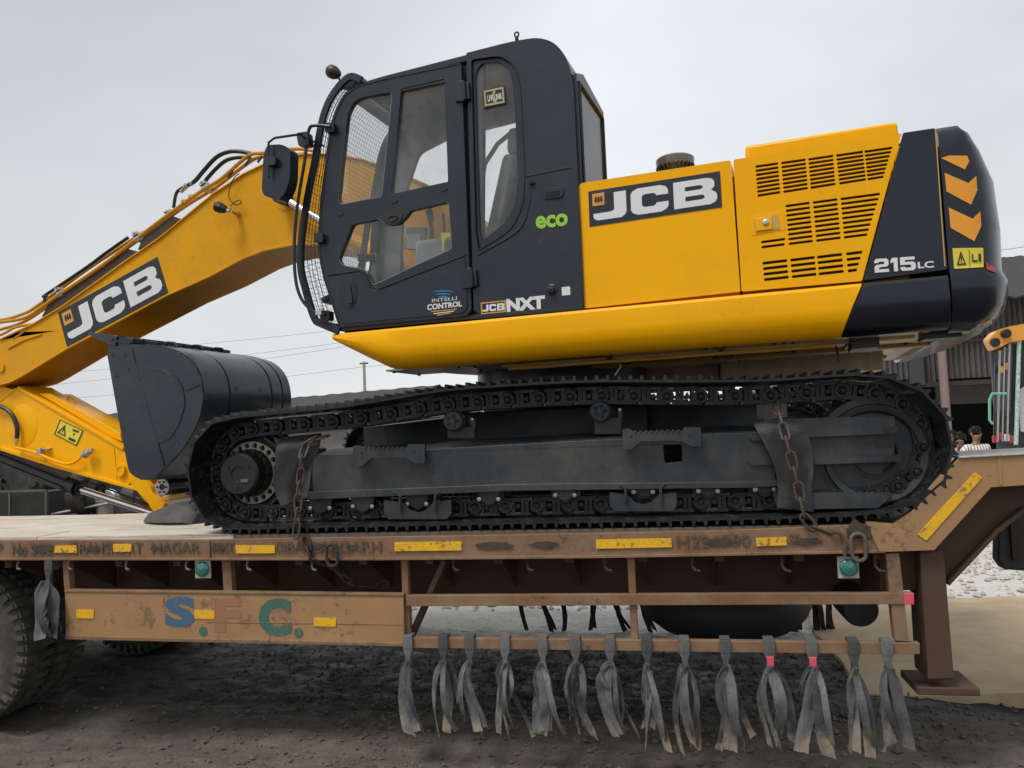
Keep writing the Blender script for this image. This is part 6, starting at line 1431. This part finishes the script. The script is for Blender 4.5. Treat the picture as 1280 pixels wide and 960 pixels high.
# ================================================================== BACKGROUND
# right hand shed
def G(px, D): d = ray(px, 520); k = D/d.y; return EYE.x+d.x*k
t = thing('factory_shed', 'long grey corrugated shed with dark tiled roof behind the trailer on the right', 'building', (10, 21, 0))
COR = mat('weathered_sheeting', (.13, .127, .124), .8, col2=(.06, .057, .055), nscale=2.5, namt=.9, stretch=(1, 1, .3), dust=(.17, .16, .15), damt=.5)
ROF = mat('dark_roof_tile', (.035, .035, .038), .8, col2=(.06, .055, .055), nscale=9)
xa, xb = G(1000, 21), G(1500, 21)+6
def corrug(x0, x1, y, z0, z1, name='wall_sheet', m=COR, dep=.05, pt_=.12, par=None):
    n = int((x1-x0)/pt_)*4; top = []
    for i in range(n+1): x = x0+(x1-x0)*i/n; top.append((x, y+dep*math.sin(2*math.pi*i/4+.4)))
    b_ = MB(); b_.sheet([[V((x, yy, z0)) for x, yy in top], [V((x, yy, z1)) for x, yy in top]], .01); return b_.build(name, m, par, smooth=50)
for k in range(9):
    x0 = xa+(xb-xa)*k/9; corrug(x0, x0+(xb-xa)/9-.02, 21+.02*(k % 2), 2.55+.06*(k % 3), 4.7, par=t)
b = MB(); b.box(((xa+xb)/2, 26, 2.3), (xb-xa, .2, 4.6)); b.box(((xa+xb)/2, 23.4, 4.6), (xb-xa, 5, .1)); b.build('back_wall', mat('black_wall', (.02, .02, .02), .9), t)  # back wall and ceiling in one near-black tone
for x_ in (xa, xb):
    b = MB(); b.box((x_, 23.5, 2.3), (.15, 5, 4.6)); b.build('end_wall', COR, t)
b = MB(); rows = []
for j in range(13):
    u = j/12; rows.append([V((xa-.6+(xb-xa+1.2)*i/110, 20.4+u*4.4, 4.55+u*1.75+.035*math.sin(i*2.1)+.02*(j % 2)+.05*noise.noise(V((i*.15, j*.5, 0))))) for i in range(111)])
b.sheet(rows, .05); b.build('roof', ROF, t, smooth=20)
b = MB(); rows = []
for j in range(6): u = j/5; rows.append([V((xa-.6+(xb-xa+1.2)*i/30, 24.8+u*4, 6.3-u*1.75)) for i in range(31)])
b.sheet(rows, .05); b.build('roof', ROF, t)
b = MB(); b.box(((xa+xb)/2, 20.95, 2.55), (xb-xa, .12, .12)); b.box(((xa+xb)/2, 20.9, 3.6), (xb-xa, .05, .06)); b.build('lintel', DCH, t)
PIPEM = mat('pinkish_post', (.26, .18, .165), .7, col2=(.18, .13, .12))
for px_, r_ in ((1183, .10), (1060, .09), (1330, .1)):
    b = MB(); b.cyl((G(px_, 20.5), 20.5, 0), (G(px_, 20.5), 20.5, 4.7), r_, n=12); b.build('shed_post', PIPEM, t)
b = MB(); b.box((G(1152, 20.7), 20.85, 3.6), (.35, .06, 2.1)); b.build('wall_strip', mat('dark_sheet', (.05, .05, .055), .7), t)
b = MB(); b.box(((xa+xb)/2, 24, .3), (xb-xa, 6, .6)); b.build('plinth', mat('plinth_concrete', (.3, .28, .26), .9), t)
b = MB(); b.box((G(1216, 23), 23.3, 2.3), (1.6, .05, .5)); b.build('wall_panel', mat('dim_panel', (.16, .15, .14), .8), t)
# left shed: long, seen obliquely
def GP2(px, D): return V((G(px, D), D, 0))
E0, E1 = GP2(40, 38), GP2(487, 27); ud = (E1-E0).normalized(); bd_ = Z.cross(ud); LN = (E1-E0).length
t = thing('distant_shed', 'long low shed with dark tiled roof far behind the bucket and the arm', 'building', tuple(E0))
PSH = mat('pale_sheeting', (.17, .165, .155), .8, col2=(.10, .095, .09), nscale=3)
b = MB(); n = int(LN/.16)*2; b.sheet([[E0+ud*(LN*i/n)+bd_*(.03*(i % 2))+Z*z_ for i in range(n+1)] for z_ in (0, 2.55)], .02); b.build('wall_sheet', PSH, t, smooth=10)
b = MB(); b.box(E0+ud*LN/2+bd_*2.6+Z*1.25, ud*LN/2, bd_*2.4, Z*1.25); b.build('shed_body', PSH, t)
b = MB(); rows = []
for k in range(9):
    u = k/8; rows.append([E0+ud*(-.4+(LN+.7)*i/90)+bd_*(-.5+u*3.1)+Z*(2.6+u*1.16+.02*math.sin(i*1.9)+.03*noise.noise(V((i*.3, k, 0)))+.02*(k % 2)) for i in range(91)])
b.sheet(rows, .05); b.build('roof', ROF, t, smooth=20)
b = MB(); b.sheet([[E0+ud*(-.4)+bd_*2.6+Z*3.74, E0+ud*(LN+.3)+bd_*2.6+Z*3.74], [E0+ud*(-.4)+bd_*5.6+Z*2.4, E0+ud*(LN+.3)+bd_*5.6+Z*2.4]], .05); b.build('roof', ROF, t)
b = MB(); b.bar(E0+Z*2.38-bd_*.4, E1+Z*2.38-bd_*.4, .1, .16); b.build('eaves', DCH, t)
q = V((G(125, 16.5), 16.5, 0)); t = thing('sign_wall', 'white painted wall with black brush lettering seen past the chrome rod', 'wall', tuple(q))
b = MB(); b.box(q+V((0, .1, .95)), (3.4, .2, 1.7)); b.build('wall_panel', mat('whitewash', (.62, .61, .58), .8, col2=(.5, .48, .45), nscale=4), t)
b = MB()
for k in range(9):
    x_ = 92+k*9; pp = PF(16.49); y_ = 592+2*(k % 3); b.poly([pp.pt(x_, y_), pp.pt(x_+2.5, y_), pp.pt(x_+4.5, y_+9), pp.pt(x_+2, y_+9)], (0, -.004, 0))
    if k % 2: b.poly([pp.pt(x_+2, y_+4), pp.pt(x_+7, y_+3), pp.pt(x_+7, y_+5), pp.pt(x_+2, y_+6)], (0, -.005, 0))
b.build('brush_lettering', LBK, t)
# dark parked truck behind the arm at the left
xq = G(30, 10.5); t = thing('parked_truck', 'dark unlit truck body parked behind the folded arm at the left edge', 'truck', (xq, 11, 0))
TKM = mat('dark_truck_paint', (.02, .022, .026), .5, col2=(.045, .045, .045), nscale=4, dust=(.09, .08, .07), damt=.4)
b = MB(); b.box((xq-1.6, 13.5, 1.45), (4.6, 2.2, 1.1)); b.build('truck_body', TKM, t, bevel=.04)
for k in range(8): b = MB(); b.box((xq-3.7+k*.6, 12.38, 1.45), (.07, .05, 1.05)); b.build('body_rib', TKM, t, bevel=.01)
b = MB(); b.box((xq-1.4, 13.5, .8), (5.4, .8, .16)); b.build('chassis', DCH, t)
for x_ in (xq-2.6, xq-1.4, xq+.7):
    for y_ in (12.45, 14.25): b = MB(); b.lathe((x_, y_, .5), Y, [(0, .08), (.25, .08), (.28, 0), (.46, .01), (.5, .05), (.5, .25), (.46, .29), (.28, .3), (0, .3)], 32); b.build('wheel', TYD, t)
# lit, decorated truck at the right edge
D = 12.0; PTk = PF(D); t = thing('orange_truck', 'orange decorated truck with glass front and strings of green lights at the right edge', 'truck', (G(1300, 13), 13, 0))
x0 = PTk.pt(1243, 500).x; x1 = x0+2.5
OR = mat('orange_cab_paint', (.80, .34, .03), .35, col2=(.7, .28, .03), coat=.3)
PTK = PF(D)
Dk = 2.3
vis = [(1236, 424), (1245, 414), (1262, 408), (1290, 403), (1420, 398), (1420, 420), (1285, 424), (1262, 428), (1243, 438)]
plate('roof_visor', PTK, rp(vis, 3), .22, OR, t, bevel=.03, seg=3)
b = MB(); q = PTK.pt(1243, 568); q2 = PTK.pt(1420, 425)
q = PTK.pt(1283, 568); fl = PF(D+.25).pt(1283, 568).x; bl = PF(D+2.5).pt(1292, 568).x; b.ngon([V((fl, D+.25, .8)), V((q2.x+.3, D+.25, .8)), V((q2.x+1.2, D+2.5, .8)), V((bl, D+2.5, .8))], (0, 0, q2.z-.85)); b.box((q.x+.05, D+.36, (q2.z+.6)/2+.25), (.55, .12, q2.z-.9)); b.build('cab_body', mat('dim_cab_interior', (.05, .05, .06), .5, col2=(.12, .11, .1), nscale=4), t, bevel=.04)
b = MB(); b.box(((q.x+q2.x)/2+.2, D+1.5, .8), (q2.x-q.x+.2, 2.4, .5)); b.build('bumper', OR, t, bevel=.03)
for x_ in (1247, 1420):
    for dy in (.6, 2.4): b = MB(); b.lathe((PTK.pt(x_, 560).x+.5, D+dy-.3, .5), Y, [(0, .05), (.28, .04), (.3, 0), (.47, .01), (.5, .06), (.5, .25), (0, .28)], 30); b.build('wheel', TYD, t)
wsm = glass('truck_glass', (.45, .48, .5), 1.7)
plate('windscreen', PF(D+.12), rp([(1244, 440), (1266, 432), (1262, 546), (1242, 552)], 2), .02, wsm, t, bevel=0)
GLED = mat('green_trim', (.20, .50, .36), .4, col2=(.10, .38, .28), nscale=30)
for (a0, a1, r_, m_) in (((1274, 424), (1270, 556), .028, mat('pale_trim_strip', (.62, .72, .70), .4, col2=(.15, .42, .33), nscale=28, namt=1)), ((1262, 430), (1259, 550), .014, STL), ((1250, 438), (1247, 552), .014, STL), ((1256, 434), (1253, 552), .010, STL)):
    b = MB(); b.cyl(PF(D+.05).pt(*a0), PF(D+.05).pt(*a1), r_, n=8); b.build('trim_strip', m_, t)
b = MB(); b.tube([PF(D-.05).pt(x, y) for x, y in [(1258, 492), (1240, 492), (1237, 500), (1237, 525), (1241, 530)]], .018, 8); b.build('mirror_frame', GLED, t)
for k, (x_, y_, c_) in enumerate([(1252, 462, OR), (1258, 458, mat('tan_decal', (.45, .30, .18), .6)), (1250, 545, mat('red_lamp', (.45, .04, .06), .4)), (1258, 547, mat('white_lamp', (.7, .7, .68), .4)), (1266, 549, mat('red_lamp', (.4, .04, .05), .4)), (1244, 549, MATS['red_lamp'])]):
    b = MB(); q = PF(D+.08).pt(x_, y_); b.box(q, (.07, .05, .10)); b.build('trim_panel', c_, t, bevel=.01)
for x_, y_ in ((1243, 428), (1257, 417)):
    b = MB(); q = PF(D-.03).pt(x_, y_); b.lathe(q, -Y, [(.06, -.02), (.065, .04), (.05, .06), (0, .06)], 14); b.build('roof_lamp', BLK, t)
plate('side_door', PF(D+.2), rp([(1276, 426), (1420, 420), (1420, 552), (1272, 556)], 3), .03, TKM, t, bevel=.01)
plate('pale_panel', PF(D+.15), rp([(1274, 488), (1282, 482), (1300, 482), (1300, 540), (1276, 540)], 3), .03, mat('pale_cloth', (.6, .6, .58), .8), t, bevel=.01)
# utility pole and wires
q = V((G(457, 42), 42, 0)); zt_ = PF(42).pt(457, 452).z
t = thing('utility_pole', 'thin pale utility pole far behind the front of the track', 'pole', tuple(q)); b = MB(); b.cyl(q, V((q.x, q.y, zt_)), .10, .08, n=10); b.build('pole_shaft', mat('pole_concrete', (.30, .30, .29), .8), t)
b = MB(); b.box(V((q.x, q.y, zt_-.1)), (.5, .08, .08)); b.build('crossarm', DCH, t)
WIR = mat('wire_grey', (.22, .22, .23), .6)
for k, (a0, a1, sag) in enumerate([((-200, 452), (457, 408), 1), ((-200, 480), (457, 424), 1), ((-200, 500), (457, 429), 1), ((-100, 510), (457, 458), .6), ((457, 458), (900, 400), .8), ((1100, 330), (1500, 265), .5), ((1100, 345), (1500, 277), .5)]):
    D_ = 42 if k < 5 else 34; pp = PF(D_); p_, q_ = pp.pt(*a0), pp.pt(*a1); pts = []
    for i in range(17): u = i/16; v_ = p_.lerp(q_, u); v_.z -= sag*4*u*(1-u)*.5; pts.append(v_)
    b = MB(); b.tube(pts, .011, 5); solo(b, 'overhead_wire', WIR, None, None, tuple(p_))
    o = bpy.context.view_layer.objects
    ob = COL.objects[-1]; ob['label'] = ['uppermost thin wire left of the cab', 'second wire from the top left of the cab', 'third wire from the top left of the cab', 'lowest thin wire crossing behind the bucket', 'thin wire from the utility pole passing behind the cab', 'upper thin wire right of the counterweight', 'lower thin wire right of the counterweight'][k]; ob['category'] = 'wire'; ob['group'] = 'overhead wires'

# ---------------- people
SKIN = mat('skin_brown', (.32, .18, .115), .55, col2=(.19, .10, .06)); HAIR = mat('black_hair', (.012, .011, .011), .6)
def shirt_mat(name, c1, c2):
    m = bpy.data.materials.new(name); m.use_nodes = True; t = m.node_tree; b_ = t.nodes['Principled BSDF']; tc_ = nn(t, 'ShaderNodeTexCoord'); wv = nn(t, 'ShaderNodeTexWave'); wv.inputs['Scale'].default_value = 6; wv.inputs['Distortion'].default_value = .6
    t.links.new(tc_.outputs['Object'], wv.inputs['Vector']); mi = nn(t, 'ShaderNodeMix', data_type='RGBA'); mi.inputs[6].default_value = (*c1, 1); mi.inputs[7].default_value = (*c2, 1)
    rm = nn(t, 'ShaderNodeMapRange'); rm.inputs['From Min'].default_value = .6; rm.inputs['From Max'].default_value = .75; t.links.new(wv.outputs[1], rm.inputs[0]); t.links.new(rm.outputs[0], mi.inputs[0]); t.links.new(mi.outputs[2], b_.inputs['Base Color']); b_.inputs['Roughness'].default_value = .85; return m
def skin_mesh(verts, edges, rad, m, name, parent, org, sub=2):
    me = bpy.data.meshes.new(name); me.from_pydata([V(v_)+V(org)-V(parent['_o']) for v_ in verts], edges, []); o = bpy.data.objects.new(name, me); COL.objects.link(o); o.parent = parent; o['_o'] = parent['_o']
    sm = o.modifiers.new('skin', 'SKIN'); sm.use_smooth_shade = True
    for i, r_ in enumerate(rad): me.skin_vertices[0].data[i].radius = (r_, r_) if not isinstance(r_, tuple) else r_
    me.skin_vertices[0].data[0].use_root = True
    ss = o.modifiers.new('sub', 'SUBSURF'); ss.levels = sub; ss.render_levels = sub
    me.materials.append(m); return o
def person(px, ytop, Dp, height, label, shirt, turn, arm_up):
    q = PF(Dp).pt(px, ytop); base = V((q.x, Dp, q.z-height)); H = height
    t = thing('person', label, 'person', tuple(base))
    b_ = MB(); b_.box(base-Z*(base.z/2+.001), (1.1, .9, base.z)) if base.z > .05 else None
    # one continuous body
    Vt = [(0, 0, .53*H), (0, 0, .62*H), (0, .01, .72*H), (0, .01, .80*H), (0, .0, .85*H), (0, -.01, .90*H), (0, -.02, .955*H),
          (-.095, 0, .50*H), (-.11, -.02, .28*H), (-.11, .02, .05*H), (-.12, -.13, .02*H), (.095, 0, .50*H), (.11, -.03, .28*H), (.12, .02, .05*H), (.13, -.13, .02*H)]
    R_ = [.13, .12, .145, .14, .055, .055, .095, .09, .06, .042, .035, .09, .06, .042, .035]
    Ed = [(0, 1), (1, 2), (2, 3), (3, 4), (4, 5), (5, 6), (0, 7), (7, 8), (8, 9), (9, 10), (0, 11), (11, 12), (12, 13), (13, 14)]
    arms = []
    for s_, raise_ in ((-1, arm_up), (1, False)):
        sh = (s_*.19, 0, .81*H)
        if raise_: el = (s_*.40, -.04, .70*H); wr = (s_*.50, -.16, .78*H); ha = (s_*.52, -.20, .82*H)
        else: el = (s_*.28, -.02, .64*H); wr = (s_*.24, -.20, .56*H); ha = (s_*.20, -.27, .55*H)
        i = len(Vt); Vt += [sh, el, wr, ha]; R_ += [.058, .042, .028, .033]; Ed += [(3, i), (i, i+1), (i+1, i+2), (i+2, i+3)]
        for f in range(5):
            a = (f-2)*.35; dx = math.sin(a)*.045; k = len(Vt); dz_ = .05 if raise_ else -.0
            Vt += [(ha[0]+dx*.7, ha[1]-.03, ha[2]+dz_*.6), (ha[0]+dx, ha[1]-.055, ha[2]+dz_-.012)]; R_ += [.010, .008]; Ed += [(i+3, k), (k, k+1)]
        arms.append((sh, el, wr))
    rot = Matrix.Rotation(turn, 3, 'Z'); Vt = [tuple(rot @ V(v_)) for v_ in Vt]
    skin_mesh(Vt, Ed, R_, SKIN, 'body', t, base)
    # clothes
    sv = [(0, 0, .50*H), (0, 0, .60*H), (0, .01, .72*H), (0, .01, .80*H)]; sr = [.155, .15, .17, .15]; se = [(0, 1), (1, 2), (2, 3)]
    for sh, el, wr in arms: i = len(sv); mid = tuple((V(sh)*.2+V(el)*.8)); sv += [sh, mid]; sr += [.078, .066]; se += [(3, i), (i, i+1)]
    skin_mesh([tuple(rot @ V(v_)) for v_ in sv], se, sr, shirt, 'shirt', t, base)
    tv = [(0, 0, .54*H), (-.10, 0, .48*H), (-.115, -.02, .28*H), (-.115, .02, .07*H), (.10, 0, .48*H), (.115, -.03, .28*H), (.125, .02, .07*H)]
    skin_mesh([tuple(rot @ V(v_)) for v_ in tv], [(0, 1), (1, 2), (2, 3), (0, 4), (4, 5), (5, 6)], [.15, .11, .085, .07, .11, .085, .07], mat('dark_trousers', (.05, .05, .06), .8), 'trousers', t, base)
    hc_ = base+rot @ V((0, -.02, .955*H)); fr_ = rot @ V((0, -1, 0)); si = rot @ V((1, 0, 0))
    b_ = MB(); b_.lathe(hc_+V((0, .02, .115))-fr_*.02, -Z, [(0, -.005), (.05, 0), (.085, .03), (.098, .07), (.094, .10)], 16)
    for k in range(60):
        a = rnd.uniform(0, 6.28); e_ = rnd.uniform(.1, 1.35); d = V((math.cos(a)*math.cos(e_), math.sin(a)*math.cos(e_), math.sin(e_)))
        if d.dot(fr_) > .55 and e_ < .8: continue
        c = hc_+Z*.03+d*.088; b_.cyl(c, c+d*.018+V((rnd.uniform(-1, 1), rnd.uniform(-1, 1), rnd.uniform(-1, 1)))*.014, .019, .005, n=6)
    b_.build('hair', HAIR, t)
    b_ = MB()
    for s_ in (-1, 1): b_.lathe(hc_+fr_*.088+si*s_*.034+Z*.012, fr_, [(.014, 0), (.010, .006), (0, .008)], 10)
    b_.build('eyes', LBK, t)
    b_ = MB(); n0 = hc_+fr_*.095; b_.loft([[n0+Z*.01-si*.006, n0+Z*.01+si*.006, n0+Z*.01+fr_*.004], [n0-Z*.03-si*.016, n0-Z*.03+si*.016, n0-Z*.028+fr_*.022]]); b_.build('nose', SKIN, t)
    b_ = MB(); b_.box(hc_+fr_*.084-Z*.055, si*.024, fr_*.006, Z*.006); b_.build('mouth', mat('lips', (.16, .06, .05), .5), t)
    b_ = MB()
    for s_ in (-1, 1): b_.lathe(hc_+si*s_*.093, si*s_, [(.024, 0), (.026, .008), (.012, .012), (0, .010)], 10)
    b_.build('ears', SKIN, t)
    if base.z > .05:
        b_ = MB(); b_.box(V((base.x, base.y, base.z/2)), (1.1, .9, base.z-.004)); solo(b_, 'concrete_step', mat('plinth_concrete', ()), 'low concrete step under the '+('striped shirt man' if arm_up else 'second man')+' behind the trailer', 'step', (base.x, base.y, 0))
person(1219, 537, 15.0, 1.68, 'man with curly dark hair in a white striped shirt standing right of the track', shirt_mat('striped_shirt', (.80, .79, .76), (.34, .32, .31)), .35, True)
person(1199, 544, 15.9, 1.60, 'man in plain pale shirt between the track end and the striped shirt man', mat('pale_pink_shirt', (.62, .54, .52), .85), -.3, False)
